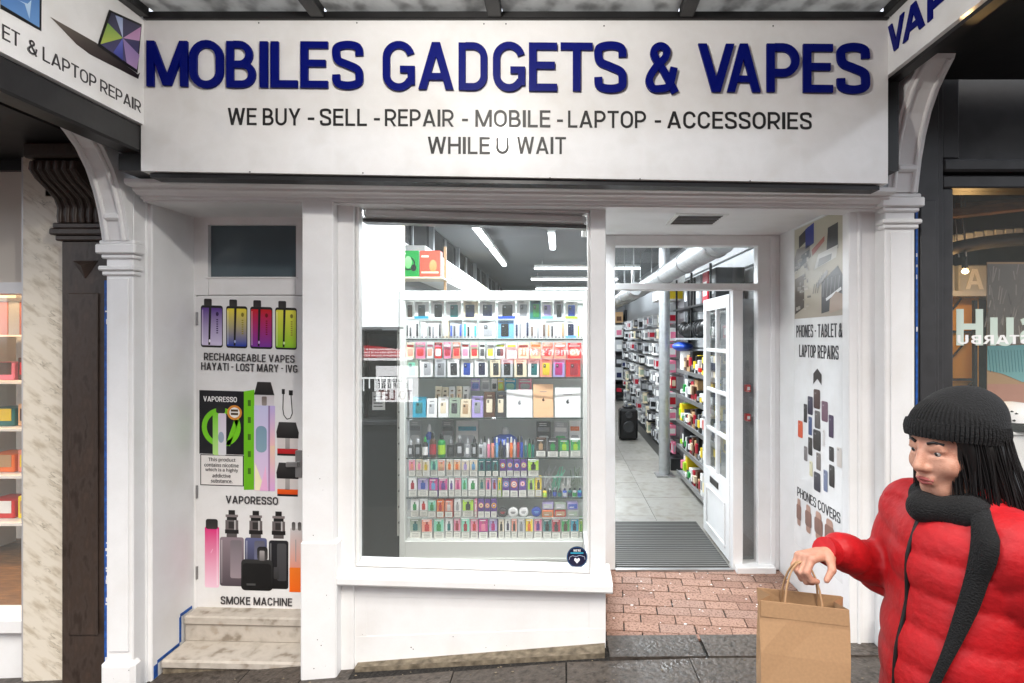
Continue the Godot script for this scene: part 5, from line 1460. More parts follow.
func build_window_display():
	var d := 4.0
	var cab := thing("display_cabinet", Vector3(W(494, d), 0, -4.15), "tall white display cabinet with glass shelves full of phone and vape goods", "cabinet")
	var xa := W(400, d)
	var xb := W(590, d)
	var zb := -d - 0.34
	var ytop := H(291, d)
	var wt: Material = M.cabinet_white
	bx("side_post", Vector3(xa, 0, -d - 0.05), Vector3(W(405.5, d), ytop - 0.07, -d + 0.02), wt, cab, 0.003)
	bx("side_post", Vector3(W(583, d), 0, -d - 0.05), Vector3(xb, ytop - 0.07, -d + 0.02), wt, cab, 0.003)
	bx("top_rail", Vector3(xa, ytop - 0.07, -d - 0.03), Vector3(xb, ytop, -d + 0.02), wt, cab, 0.003)
	bx("top_rail", Vector3(xa, ytop - 0.07, zb - 0.02), Vector3(xb, ytop, zb + 0.02), wt, cab, 0.003)
	for e in [xa, xb - 0.04]:
		bx("top_rail", Vector3(e, ytop - 0.07, zb + 0.02), Vector3(e + 0.04, ytop, -d - 0.03), wt, cab, 0.003)
	sheet("top_pane", [Vector3(xa + 0.04, ytop - 0.03, -d - 0.03), Vector3(xb - 0.04, ytop - 0.03, -d - 0.03), Vector3(xb - 0.04, ytop - 0.03, zb + 0.02), Vector3(xa + 0.04, ytop - 0.03, zb + 0.02)], cab)
	bx("base_panel", Vector3(W(405.6, d), 0.0, zb), Vector3(W(582.9, d), H(540.5, d), -d + 0.015), wt, cab, 0.003)
	bx("base_rail", Vector3(W(405.6, d), 0.09, -d + 0.015), Vector3(W(582.9, d), 0.105, -d + 0.022), wt, cab)
	bx("back_panel", Vector3(xa, 0.0, zb - 0.02), Vector3(xb, ytop - 0.07, zb), M.cabinet_back, cab)
	sheet("side_pane", [Vector3(xa + 0.012, H(540, d), zb), Vector3(xa + 0.012, H(540, d), -d - 0.051), Vector3(xa + 0.012, ytop - 0.07, -d - 0.051), Vector3(xa + 0.012, ytop - 0.07, zb)], cab)
	sheet("side_pane", [Vector3(xb - 0.012, H(540, d), -d - 0.051), Vector3(xb - 0.012, H(540, d), zb), Vector3(xb - 0.012, ytop - 0.07, zb), Vector3(xb - 0.012, ytop - 0.07, -d - 0.051)], cab)
	for y in [339.0, 377.5, 418.0, 458.5, 498.0]:
		var gs := sheet("glass_shelf", [Vector3(xa + 0.017, H(y, d), -d - 0.018), Vector3(xb - 0.017, H(y, d), -d - 0.018), Vector3(xb - 0.017, H(y, d), zb + 0.002), Vector3(xa + 0.017, H(y, d), zb + 0.002)], cab)
		bx("edge", Vector3(xa + 0.017, H(y, d) - 0.008, -d - 0.018), Vector3(xb - 0.017, H(y, d) + 0.0002, -d - 0.012), M.shelf_glass, gs)
	for e in [[W(405.6, d), W(494, d) - 0.002], [W(494, d) + 0.002, W(582.9, d)]]:
		sheet("glass_door", [Vector3(e[0], H(540, d), -d + 0.006), Vector3(e[1], H(540, d), -d + 0.006), Vector3(e[1], ytop - 0.072, -d + 0.006), Vector3(e[0], ytop - 0.072, -d + 0.006)], cab)
	bx("lock", Vector3(W(494, d) - 0.015, H(420, d), -d + 0.0095), Vector3(W(494, d) + 0.015, H(420, d) + 0.02, -d + 0.02), M.steel, cab, 0.003)
	for k in 14:   # slotted upright for hooks
		bx("hook_slot", Vector3(xa - 0.012, 0.35 + k * 0.115, -d - 0.03), Vector3(xa - 0.0005, 0.362 + k * 0.115, -d), M.black_plastic, cab)
	bx("hook_strip", Vector3(xa - 0.03, 0.25, -d - 0.05), Vector3(xa - 0.012, 2.0, -d - 0.032), wt, cab)
	var fd := 4.03          # fronts of the goods, just behind the doors
	var bd := 4.20          # second row behind
	var k := d / fd         # shelves are measured on the door plane
	# --- shelf 1: two tiers of phone packs; the upper tier hangs on the back grid
	var grid := bx("hanging_bar", Vector3(xa + 0.02, H(299.5, d), -4.07), Vector3(xb - 0.02, H(299.5, d) + 0.006, -4.062), M.steel, cab)
	var up1 := [[405, 413.5, "phone_pack", ["white", "brown"]], [414, 429, "phone_pack", ["white", "charcoal", "cyan"]], [430, 444, "phone_pack", ["white", "black"]], [445, 461, "phone_pack", ["white", "teal"]], [463, 478, "phone_pack", ["cream", "navy"]], [479, 495, "phone_pack", ["white", "navy", "silver"]], [497, 516, "phone_pack", ["white", "black", "blue"]], [516.5, 529, "phone_pack", ["white", "grey", "silver"]], [529.5, 541, "phone_pack", ["teal", "green"]], [541.5, 553, "phone_pack", ["white", "lilac", "sky blue"]], [553.5, 564, "phone_pack", ["silver", "black"]], [565, 578, "phone_pack", ["white", "blue", "lime"]]]
	for g in up1:
		put_good("phone_case_pack", g[2], g[0], g[1], 300.5, 319, fd, g[3], "%s phone case pack hanging above the %s" % [words(g[3]) + (" striped " + g[3][2] if g[3].size() > 2 else ""), SHELVES[0]], "phone case", "phone case packs hanging in the cabinet")
	var lo1 := [[405, 419, "cable_pack", ["white", "black", "charcoal"]], [420, 427, "cable_pack", ["white", "silver"]], [427.5, 441, "cable_pack", ["white", "charcoal", "grey"]], [441.5, 448.5, "cable_pack", ["cream", "silver"]], [449, 462, "cable_pack", ["silver", "blue", "charcoal"]], [462.5, 477, "cable_pack", ["white", "cyan", "black"]], [478, 496, "phone_pack", ["white", "silver"]], [497, 514, "phone_pack", ["sky blue", "black"]], [514.5, 529.5, "cable_pack", ["white", "navy", "grey"]], [530, 546, "cable_pack", ["white", "brown", "silver", "grey"]], [546.5, 565, "cable_pack", ["white", "tan", "charcoal", "silver"]], [565.5, 576.5, "phone_pack", ["white", "navy", "sky blue"]], [577, 583, "cable_pack", ["white", "lime"]]]
	for g in lo1:
		put_good("accessory_box", g[2], g[0], g[1], 320, 338.4 * 1.0, fd, g[3], "%s accessory box standing on the %s" % [words(g[3]) + (" " + g[3][2] if g[3].size() > 2 else ""), SHELVES[0]], "accessory box", "accessory boxes in the cabinet")
	# --- shelf 2: bright blisters above, phone boxes below
	bx("hanging_bar", Vector3(xa + 0.02, H(340.8, d), -4.07), Vector3(xb - 0.02, H(340.8, d) + 0.005, -4.062), M.steel, cab)
	var up2 := [[406, 414, ["cream", "salmon", "red"]], [415, 425, ["pink", "red", "white"]], [426, 433, ["white", "salmon", "pink"]], [434, 442, ["red", "white", "pink"]], [443, 451, ["pink", "crimson", "white"]], [452, 460, ["salmon", "red", "white"]], [461, 469, ["white", "pink", "red"]], [470, 478, ["cream", "red", "pink"]], [479, 485, ["white", "charcoal", "black"]], [486, 494, ["white", "yellow", "grey"]], [495, 505, ["white", "charcoal", "lime"]], [506, 517, ["white", "silver", "yellow"]], [518, 529, ["cream", "tan", "brown"]], [530, 541, ["peach", "salmon", "orange"]], [542, 553, ["salmon", "red", "cream"]], [554, 566, ["salmon", "red", "white"]], [567, 582, ["red", "salmon", "white"]]]  # pinks and reds at the left partly carry the window reflection as colour
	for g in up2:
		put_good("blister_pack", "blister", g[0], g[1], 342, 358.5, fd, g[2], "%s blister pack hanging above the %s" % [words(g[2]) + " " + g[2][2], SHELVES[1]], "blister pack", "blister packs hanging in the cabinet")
	var lo2 := [[405.5, 418, ["sage", "mint"]], [419, 433, ["white", "silver"]], [434, 446, ["silver", "grey"]], [447, 459, ["white", "charcoal"]], [460, 473, ["white", "blue"]], [474, 488, ["white", "navy"]], [490, 500.5, ["cream", "charcoal"]], [501, 513, ["silver", "black"]], [514, 527, ["cream", "black"]], [527.5, 539, ["white", "teal"]], [539.5, 552, ["salmon", "yellow"]], [552.5, 565, ["lilac", "magenta"]], [565.5, 581, ["red", "crimson"]]]
	for g in lo2:
		put_good("phone_box", "phone_pack", g[0], g[1], 359, 377, fd, g[2], "%s phone box standing on the %s" % [words(g[2]), SHELVES[1]], "phone box", "phone boxes on the second cabinet shelf")
	# --- shelf 3: device boxes
	var sm := [[434.5, 441, ["cream", "tan"]], [441.5, 448, ["cream", "brown"]], [448.5, 455, ["white", "tan"]], [456, 462, ["cream", "peach"]], [462.5, 469, ["white", "grey"]]]
	for g in sm:
		put_good("small_phone_box", "phone_box", g[0], g[1], 386, 414, bd, g[2], "small %s phone box at the back of the %s" % [words(g[2]), SHELVES[2]], "phone box", "small phone boxes behind the tablets")
	var bk3 := [[470, 480, ["lilac", "blue"]], [481, 490, ["silver", "grey"]], [491, 497, ["white", "charcoal"]], [497.5, 503.5, ["yellow", "lime"]], [504, 516, ["cyan", "mint"]], [518, 532, ["pink", "silver"]]]
	for g in bk3:
		put_good("accessory_packet", "blister", g[0], g[1], 378.5, 391, bd + 0.06, g[2] + ["white"], "%s accessory packet hanging at the back of the %s" % [words(g[2]), SHELVES[2]], "packet", "accessory packets behind the tablets")
	var lo3 := [[412, 426, 397, "phone_box", ["cyan", "teal"]], [426.5, 437, 398, "phone_box", ["white", "silver"]], [437.5, 448.5, 397, "phone_box", ["white", "cream"]], [448.8, 460, 397.5, "phone_box", ["sage", "charcoal"]], [460.3, 471, 398.5, "phone_box", ["cream", "tan"]], [471.3, 483, 396, "phone_box", ["lilac", "grey"]], [483.5, 495, 392, "phone_box", ["brown", "cream"]], [495.3, 506, 391, "phone_box", ["charcoal", "cream"]], [506.5, 532.5, 389.5, "device_box", ["white", "grey"]], [533, 553.5, 384, "device_box", ["peach", "brown"]], [554, 581.5, 387.5, "device_box", ["white", "charcoal"]]]
	for g in lo3:
		var tab: bool = g[3] == "device_box"
		put_good("tablet_box" if tab else "phone_box", g[3], g[0], g[1], g[2], 417.3, fd + 0.03, g[4], "%s %s leaning on the %s" % [words(g[4]), "tablet box with small emblem" if tab else "boxed phone", SHELVES[2]], "tablet box" if tab else "phone box", "boxed devices leaning on the third cabinet shelf")
	# --- shelf 4: vaping devices, bottles
	var lo4 := [[407, 413, 438, "mod", ["charcoal", "silver", "silver"]], [414, 421, 437, "mod", ["black", "grey", "silver"]], [422, 428, 436, "bottle", ["black", "green", "white"]], [429, 436, 432, "bottle", ["brown", "black", "crimson"]], [437, 445, 434, "bottle", ["green", "black", "lime"]], [446.5, 454, 437, "mod", ["black", "charcoal", "grey"]], [455, 463, 436, "mod", ["charcoal", "silver", "grey"]], [464, 470, 438, "mod", ["grey", "white", "silver"]], [471, 477, 436, "mod", ["black", "silver", "charcoal"]], [478, 483, 438, "mod", ["silver", "charcoal", "grey"]]]
	for g in lo4:
		var bot: bool = g[3] == "bottle"
		put_good("liquid_bottle" if bot else "vape_device", g[3], g[0], g[1], g[2], 457.8, fd + 0.02, g[4], "%s %s on the %s" % [words(g[4]) + " " + g[4][2], "dropper bottle" if bot else "boxy vape device with tank", SHELVES[3]], "bottle" if bot else "vape", "vape devices on the fourth cabinet shelf")
	var pens := [[484.5, ["silver", "charcoal"]], [488.5, ["pink", "white"]], [492.5, ["salmon", "charcoal"]], [496.5, ["sky blue", "white"]], [500.5, ["charcoal", "black"]], [504.0, ["navy", "silver"]], [507.5, ["white", "grey"]], [511.0, ["orange", "white"]], [514.5, ["silver", "white"]], [518.0, ["crimson", "black"]], [521.5, ["blue", "navy"]], [525.5, ["teal", "silver"]], [529.5, ["green", "black"]], [533, ["teal", "black"]]]
	for g in pens:
		put_good("vape_pen", "pen", g[0] - 1.55, g[0] + 1.55, 438 + rng.randf_range(-2, 3), 457.8, fd + 0.03, g[1], "slim upright %s vape pen on the %s" % [words(g[1]), SHELVES[3]], "vape pen", "vape pens in a row on the fourth cabinet shelf")
	put_good("tall_blue_bottle", "bottle", 424.5, 433, 424, 457.0, bd, ["blue", "white", "sky blue"], "tall blue bottle standing at the back of the fourth cabinet shelf", "bottle", "")
	# blue dome behind the pens: a folded sun cap on a stand
	var dome := thing("blue_dome", at(505, 457.8, bd), "smooth blue dome on a pale stand behind the vape pens", "dome")
	dome.set_meta("own_axes", true)
	var s := mb()
	lathe(s, Vector3(0, 0.11, 0), [Vector2(0.105, 0.0), Vector2(0.10, 0.025), Vector2(0.08, 0.05), Vector2(0.045, 0.068), Vector2(0.0, 0.074)], 22)
	finish(s, "dome", dye("blue"), dome)
	s = mb()
	lathe(s, Vector3.ZERO, [Vector2(0.05, 0), Vector2(0.05, 0.01), Vector2(0.012, 0.02), Vector2(0.012, 0.10), Vector2(0.03, 0.112)], 14)
	finish(s, "stand", dye("silver"), dome)
	s = mb()
	lathe(s, Vector3(0, 0.184, 0), [Vector2(0.03, 0.0), Vector2(0.034, 0.02), Vector2(0.022, 0.045), Vector2(0, 0.05)], 14)
	finish(s, "knob", dye("silver"), dome)
	for j in 6:
		var c = [["silver", "white", "grey"], ["grey", "silver", "charcoal"], ["white", "silver", "cyan"], ["charcoal", "silver", "grey"], ["silver", "green", "white"], ["white", "grey", "orange"]][j]
		put_good("clear_packet", "blister", [408, 440, 455, 536, 553, 569][j], [421, 453, 478, 551, 568, 581][j], 420.5, 457.5, bd + 0.08, c, "pale %s packet hanging at the back of the %s" % [words(c) + " " + c[2], SHELVES[3]], "packet", "pale packets at the back of the fourth cabinet shelf")
	var r4 := [[535.5, 546, ["brown", "black", "tan"]], [547, 558.5, ["black", "charcoal", "green"]], [559, 569.5, ["charcoal", "green", "lime"]], [570, 581, ["white", "green", "lime"]]]
	for g in r4:
		put_good("coil_box", "liquid_carton", g[0], g[1], 439, 457.8, fd, g[2], "%s vape coil box with white panel on the %s" % [words(g[2]) + " " + g[2][2], SHELVES[3]], "coil box", "coil boxes on the fourth cabinet shelf")
	# --- shelves 5 and 6: two tiers of vape liquid cartons each
	var e5u := [[42, 76, "liquid_carton", ["white", "pink", "salmon"]], [78, 112, "liquid_carton", ["cream", "cream", "pink"]], [113, 150, "liquid_carton", ["white", "cream", "yellow"]], [152, 191, "liquid_carton", ["white", "mint", "teal"]], [192, 229, "liquid_carton", ["white", "salmon", "peach"]], [232, 269, "liquid_carton", ["white", "cream", "orange"]], [270, 310, "liquid_carton", ["white", "peach", "orange"]], [312, 352, "liquid_carton", ["white", "cream", "lilac"]], [354, 396, "liquid_carton", ["white", "cream", "sky blue"]], [400, 435, "liquid_carton", ["teal", "teal", "navy"]], [437, 469, "liquid_carton", ["teal", "navy", "teal"]], [471, 505, "liquid_carton", ["navy", "teal", "black"]], [508, 543, "ring_carton", ["purple", "magenta", "yellow", "cyan", "white"]], [545, 579, "ring_carton", ["purple", "cyan", "pink", "yellow", "purple"]], [581, 614, "ring_carton", ["purple", "blue", "white", "orange", "pink"]], [616, 650, "ring_carton", ["purple", "pink", "lime", "white", "magenta"]], [653, 712, "liquid_carton", ["white", "lime", "black"]]]
	var e5l := [[42, 84, "liquid_carton", ["white", "white", "crimson"]], [86, 144, "liquid_carton", ["white", "lilac", "blue"]], [146, 194, "liquid_carton", ["purple", "magenta", "sky blue"]], [196, 245, "liquid_carton", ["white", "magenta", "purple"]], [247, 278, "liquid_carton", ["white", "white", "purple"]], [279, 311, "liquid_carton", ["white", "pink", "magenta"]], [313, 345, "liquid_carton", ["white", "mint", "green"]], [347, 397, "liquid_carton", ["white", "white", "green"]], [400, 434, "liquid_carton", ["white", "sage", "teal"]], [436, 465, "liquid_carton", ["white", "pink", "purple"]], [467, 498, "liquid_carton", ["white", "lilac", "crimson"]], [500, 520, "liquid_carton", ["lime", "yellow", "green"]], [522, 561, "ring_carton", ["purple", "sky blue", "magenta", "white", "blue"]], [563, 604, "ring_carton", ["purple", "orange", "white", "crimson", "white"]], [606, 648, "ring_carton", ["purple", "blue", "pink", "white", "crimson"]], [653, 689, "liquid_carton", ["white", "lime", "charcoal"]], [691, 726, "liquid_carton", ["yellow", "yellow", "black"]]]
	var e6u := [[50, 94, "liquid_carton", ["white", "white", "green"]], [96, 139, "liquid_carton", ["white", "white", "red"]], [141, 183, "liquid_carton", ["white", "mint", "green"]], [186, 225, "liquid_carton", ["orange", "orange", "red"]], [227, 271, "liquid_carton", ["red", "salmon", "white"]], [275, 312, "liquid_carton", ["white", "white", "silver"]], [316, 377, "liquid_carton", ["white", "lime", "black"]], [379, 394, "liquid_carton", ["pink", "pink", "white"]], [398, 430, "ring_carton", ["purple", "orange", "white", "yellow", "purple"]], [432, 462, "ring_carton", ["purple", "peach", "orange", "white", "crimson"]], [464, 495, "ring_carton", ["purple", "yellow", "orange", "purple", "white"]]]
	var e6l := [[45, 105, "liquid_carton", ["white", "sage", "teal"]], [108, 165, "liquid_carton", ["white", "salmon", "red"]], [168, 226, "liquid_carton", ["white", "mint", "green"]], [229, 268, "liquid_carton", ["white", "white", "teal"]], [270, 310, "liquid_carton", ["white", "pink", "crimson"]], [313, 356, "liquid_carton", ["white", "mint", "crimson"]], [358, 399, "liquid_carton", ["white", "pink", "red"]], [401, 450, "liquid_carton", ["purple", "magenta", "pink"]], [452, 498, "liquid_carton", ["purple", "lilac", "magenta"]], [502, 533, "liquid_carton", ["white", "cream", "black"]], [535, 566, "liquid_carton", ["white", "white", "navy"]], [568, 600, "liquid_carton", ["white", "salmon", "charcoal"]], [602, 639, "liquid_carton", ["white", "silver", "grey"]], [641, 682, "liquid_carton", ["white", "yellow", "orange"]], [685, 727, "liquid_carton", ["white", "pink", "purple"]], [731, 775, "liquid_carton", ["white", "teal", "black"]], [777, 822, "liquid_carton", ["white", "crimson", "charcoal"]], [825, 870, "liquid_carton", ["white", "green", "brown"]], [873, 915, "liquid_carton", ["white", "cyan", "navy"]], [917, 936, "liquid_carton", ["green", "lime", "green"]]]
	var tiers := [[e5u, 459.6, 477.2, 4, "upper"], [e5l, 477.4, 497.4, 4, "lower"], [e6u, 499.4, 518.2, 5, "upper"], [e6l, 518.4, 539.8, 5, "lower"]]
	for t in tiers:
		for g in t[0]:
			var c = g[3]
			var what := "ring print carton" if g[2] == "ring_carton" else "bottle print carton"
			put_good("vape_liquid_carton", g[2], 400 + g[0] / 5.12, 400 + g[1] / 5.12, t[1], t[2], fd, c, "%s %s, %s tier of the %s" % [words([c[0], c[1]]) + " " + c[2], what, t[4], SHELVES[t[3]]], "vape carton", "vape liquid cartons stacked in the cabinet")
	# clutter at the right of the fifth shelf: pale bags and little jars
	for j in 4:
		var c = [["silver", "white"], ["mint", "silver"], ["white", "grey"], ["sage", "white"]][j]
		put_good("clear_bag", "bag", 541 + j * 10, 550.5 + j * 10, [461, 463, 475, 460][j], 497.0 if j != 1 else 496.5, bd, c, "crumpled %s bag of vape parts on the %s" % [words(c), SHELVES[4]], "bag", "crumpled bags on the fifth cabinet shelf")
	for j in 8:
		var c = [["yellow", "black", "lime"], ["black", "silver", "navy"], ["navy", "silver", "blue"], ["charcoal", "black", "teal"], ["blue", "navy", "silver"], ["teal", "black", "navy"], ["silver", "black", "green"], ["cyan", "navy", "blue"]][j]
		put_good("small_jar", "bottle", 542.5 + j * 5.0, 547 + j * 5.0, 488, 497.4, fd + 0.02, c, "little %s jar on the %s" % [words(c) + " " + c[2], SHELVES[4]], "jar", "little jars on the fifth cabinet shelf")
	# sixth shelf: round tins and flat coloured boxes
	for g in [[502.5, ["charcoal", "crimson"]], [513, ["white", "charcoal"]], [523.5, ["white", "grey"]], [536.3, ["blue", "sky blue"]]]:
		put_good("round_tin", "disc", g[0] - 5.0, g[0] + 5.0, 507, 517.9, fd + 0.015, g[1], "round %s tin standing on edge on the %s" % [words(g[1]), SHELVES[5]], "tin", "round tins on the bottom cabinet shelf")
	for j in 6:
		var c = [["lilac", "silver"], ["orange", "tan"], ["sage", "silver"], ["red", "tan"], ["lilac", "blue"], ["silver", "sage"]][j]
		put_good("flat_box", "plain", 542 + (j / 2) * 12.5, 553.5 + (j / 2) * 12.5, 503 + (j % 2) * 7.6, 510.2 + (j % 2) * 7.6, fd + 0.01, c, "flat %s box stacked on the %s" % [words(c), SHELVES[5]], "box", "flat boxes stacked on the bottom cabinet shelf")
	# tier boards that carry the upper rows
	for y in [[319.4, 1], [359.0 - 0.3, 1], [477.3, 1], [518.3, 1]]:
		bx("tier_board", Vector3(xa + 0.02, H(y[0], fd) - 0.003, -fd - 0.03), Vector3(xb - 0.02, H(y[0], fd) - 0.0005, -fd - 0.004), M.cabinet_back, cab)
	# boxes on top: the two bright headphone boxes on a rack behind the cabinet
	var rack := thing("wire_rack", Vector3(-1.1, 0, -4.62), "pale wire rack standing behind the display cabinet", "rack")
	for x in [-1.34, -0.98]:
		bx("upright", Vector3(x, 0.0, -4.66), Vector3(x + 0.02, 2.47, -4.64), dye("tan"), rack)
	bx("rack_shelf", Vector3(-1.36, 2.18, -4.69), Vector3(-0.95, 2.195, -4.44), dye("cream"), rack, 0.003)
	bx("rack_shelf", Vector3(-1.36, 1.4, -4.69), Vector3(-0.95, 1.415, -4.44), dye("cream"), rack, 0.003)
	for g in [[397.5, 419, 249, 275.5, ["green", "charcoal"], "green boxed headphones"], [419.5, 440.5, 248.5, 277, ["coral", "tan"], "coral boxed speaker"]]:
		var a := at(g[0], g[3], 4.47)
		var b := at(g[1], g[2], 4.47)
		var t := thing("headphone_box", Vector3((a.x + b.x) * 0.5, 2.1955, -4.47), "%s on the rack above the cabinet" % g[5], "headphone box")
		t.set_meta("own_axes", true)
		var hw := (b.x - a.x) * 0.5 - 0.002
		bx("carton", Vector3(-hw, 0, -0.10), Vector3(hw, 0.215, 0.0), dye(g[4][0]), t, 0.003)
		s = mb()
		var m := face_map(0.001)
		if g[4][0] == "green":
			ring_ink(s, m, 0.0, 0.11, 0.045, 0.056, Color(0.12, 0.12, 0.13), 1)
			ink(s, m, disc(-0.045, 0.075, 0.022, 0.028), Color(0.15, 0.14, 0.15), Color(0.15, 0.14, 0.15), 2)
			ink(s, m, disc(0.045, 0.075, 0.022, 0.028), Color(0.15, 0.14, 0.15), Color(0.15, 0.14, 0.15), 2)
			ink(s, m, disc(0, 0.12, 0.03, 0.05), Color(0.45, 0.75, 0.45), Color(0.62, 0.85, 0.6), 3)
			ink(s, m, rrect(-0.075, 0.185, -0.02, 0.197), Color(0.85, 0.9, 0.85), Color(0.85, 0.9, 0.85), 1)
		else:
			ink(s, m, disc(0.025, 0.09, 0.03, 0.05), Color(0.78, 0.52, 0.30), Color(0.86, 0.62, 0.42), 1)
			ink(s, m, rrect(-0.07, 0.03, 0.07, 0.045), Color(0.95, 0.82, 0.72), Color(0.95, 0.82, 0.72), 1)
			ink(s, m, rrect(-0.07, 0.16, -0.01, 0.175), Color(0.97, 0.88, 0.82), Color(0.97, 0.88, 0.82), 1)
		finish(s, "printed_front", M.print, t)
	# blank white board and dark panel at the left of the window
	var wb := thing("white_board", Vector3(-1.35, 1.72, -3.95), "large blank white board fixed high inside the shop window", "board")
	bx("board", Vector3(-1.515, 1.78, -4.02), Vector3(-1.145, 2.62, -3.99), M.white_plastic, wb, 0.003)
	bx("edge_strip", Vector3(-1.145, 1.78, -4.025), Vector3(-1.135, 2.62, -3.985), dye("cream"), wb)
	bx("rail", Vector3(-1.515, 1.765, -4.02), Vector3(-1.13, 1.779, -3.98), M.steel, wb)
	var dp := thing("dark_counter", Vector3(-1.27, 0, -4.05), "dark grey counter end panel inside the window beside the cabinet", "counter")
	bx("panel", Vector3(-1.518, 0.0, -4.18), Vector3(-1.185, 1.05, -4.10), M.dark_grey, dp, 0.004)
	bx("counter_top", Vector3(-1.518, 1.051, -4.30), Vector3(-1.18, 1.085, -4.08), M.charcoal_paint, dp, 0.004)
	bx("kick_strip", Vector3(-1.518, 0.0, -4.10), Vector3(-1.19, 0.08, -4.092), M.black_plastic, dp)
	var dd := thing("dark_door", Vector3(-1.28, 1.086, -4.3), "dark framed glass partition above the dark counter", "partition")
	bx("frame", Vector3(-1.518, 1.086, -4.30), Vector3(-1.49, 1.76, -4.26), M.black_plastic, dd)
	bx("frame", Vector3(-1.20, 1.086, -4.30), Vector3(-1.18, 1.76, -4.26), M.black_plastic, dd)
	bx("frame", Vector3(-1.49, 1.73, -4.30), Vector3(-1.20, 1.76, -4.26), M.black_plastic, dd)
	bx("panel", Vector3(-1.49, 1.086, -4.29), Vector3(-1.20, 1.73, -4.28), M.dark_grey, dd)
	var hr := thing("hook_rail", Vector3(-1.35, 1.36, -4.06), "white rail of short prongs before the dark partition", "rail")
	bx("rail", Vector3(-1.51, 1.40, -4.05), Vector3(-1.18, 1.412, -4.04), M.white_plastic, hr)
	for k2 in 8:
		bx("prong", Vector3(-1.49 + k2 * 0.042, 1.33 - 0.02 * (k2 % 2), -4.048), Vector3(-1.482 + k2 * 0.042, 1.3995, -4.042), M.white_plastic, hr)
	bx("wall_bracket", Vector3(-1.515, 1.385, -4.27), Vector3(-1.495, 1.3995, -4.04), M.steel, hr)
	var nt := thing("paper_notice", Vector3(-1.40, 1.10, -4.258), "small pale printed notice stuck on the dark partition", "notice")
	bx("sheet", Vector3(-1.46, 1.14, -4.279), Vector3(-1.36, 1.28, -4.277), M.white_plastic, nt)
	for k2 in 4: bx("printed_line", Vector3(-1.45, 1.165 + 0.025 * k2, -4.277), Vector3(-1.38, 1.172 + 0.025 * k2, -4.2765), M.ink_grey, nt)
	var ca := thing("hanging_cable", Vector3(-1.47, 1.2, -4.0), "black cable hanging from the white board", "cable")
	var wire := []
	for k2 in 12: wire.append(Vector3(-1.475 + 0.035 * sin(k2 * 0.45), 1.80 - k2 * 0.055, -4.03))
	s = mb()
	tube(s, wire, 0.005, 6)
	finish(s, "lead", M.black_plastic, ca)
	# round sticker on the glass
	var st2 := thing("round_sticker", at(577, 557, 3.09), "round navy sticker with white heart on the window corner", "sticker")
	st2.set_meta("own_axes", true)
	s = mb()
	var sm2 := face_map(0.0)
	ink(s, sm2, disc(0, 0, 0.058, 0.060, 36), Color(0.05, 0.07, 0.20), Color(0.05, 0.07, 0.20), 0)
	ring_ink(s, sm2, 0, 0, 0.054, 0.056, Color(0.20, 0.42, 0.62), 1)
	ink(s, sm2, PackedVector2Array([Vector2(0, -0.036), Vector2(0.016, -0.018), Vector2(0.015, -0.008), Vector2(0.007, -0.005), Vector2(0, -0.012), Vector2(-0.007, -0.005), Vector2(-0.015, -0.008), Vector2(-0.016, -0.018)]), Color(0.92, 0.92, 0.95), Color(0.92, 0.92, 0.95), 1)
	for c in [[-0.04, 0.0, -0.025, 0.008], [-0.025, 0.008, -0.005, 0.002], [-0.005, 0.002, 0.015, 0.010], [0.015, 0.010, 0.042, 0.002], [-0.04, 0.0, -0.044, -0.015], [0.042, 0.002, 0.045, -0.014]]:
		line_ink(s, sm2, Vector2(c[0], c[1]), Vector2(c[2], c[3]), 0.002, Color(0.80, 0.84, 0.92), 1)
	ink(s, sm2, rrect(-0.036, 0.019, 0.036, 0.026), Color(0.20, 0.66, 0.78), Color(0.20, 0.66, 0.78), 1)
	finish(s, "disc", M.print, st2)
	lettering(st2, "lettering", "WE'RE", true, Vector3(0, 0.037, 0.0012), 0.04, 0.012, 0.0008, M.ink_white)

# ---------------------------------------------------------------- inside the shop
func tube_lamp(a: Vector3, b: Vector3, label: String, energy: float):
	var t := thing("ceiling_light", (a + b) * 0.5, label, "light", "strip lights on the shop ceiling")
	var along := (b - a).normalized()
	var across := along.cross(Vector3.UP).normalized()
	var h := Vector3(absf(along.x), 0, absf(along.z)) * (b - a).length() * 0.5 + Vector3(absf(across.x), 0, absf(across.z)) * 0.045
	var c := (a + b) * 0.5
	bx("housing", c - h - Vector3(0, 0.0, 0), c + h + Vector3(0, 0.045, 0), M.white_plastic, t, 0.004)
	var hd := h - Vector3(absf(across.x), 0, absf(across.z)) * 0.008
	bx("diffuser", c - hd - Vector3(0, 0.03, 0), c + hd - Vector3(0, 0.0005, 0), M.led_tube, t, 0.01)
	for e in [a, b]:
		var q: Vector3 = e.lerp(c, 0.15)
		bx("hanger", Vector3(q.x - 0.008, q.y + 0.045, q.z - 0.008), Vector3(q.x + 0.008, 3.055, q.z + 0.008), M.steel, t)
	area_light(t, c - Vector3(0, 0.034, 0), Vector2(maxf(hd.x * 2, 0.04), maxf(hd.z * 2, 0.04)), energy, Color(0.95, 0.98, 1.0))

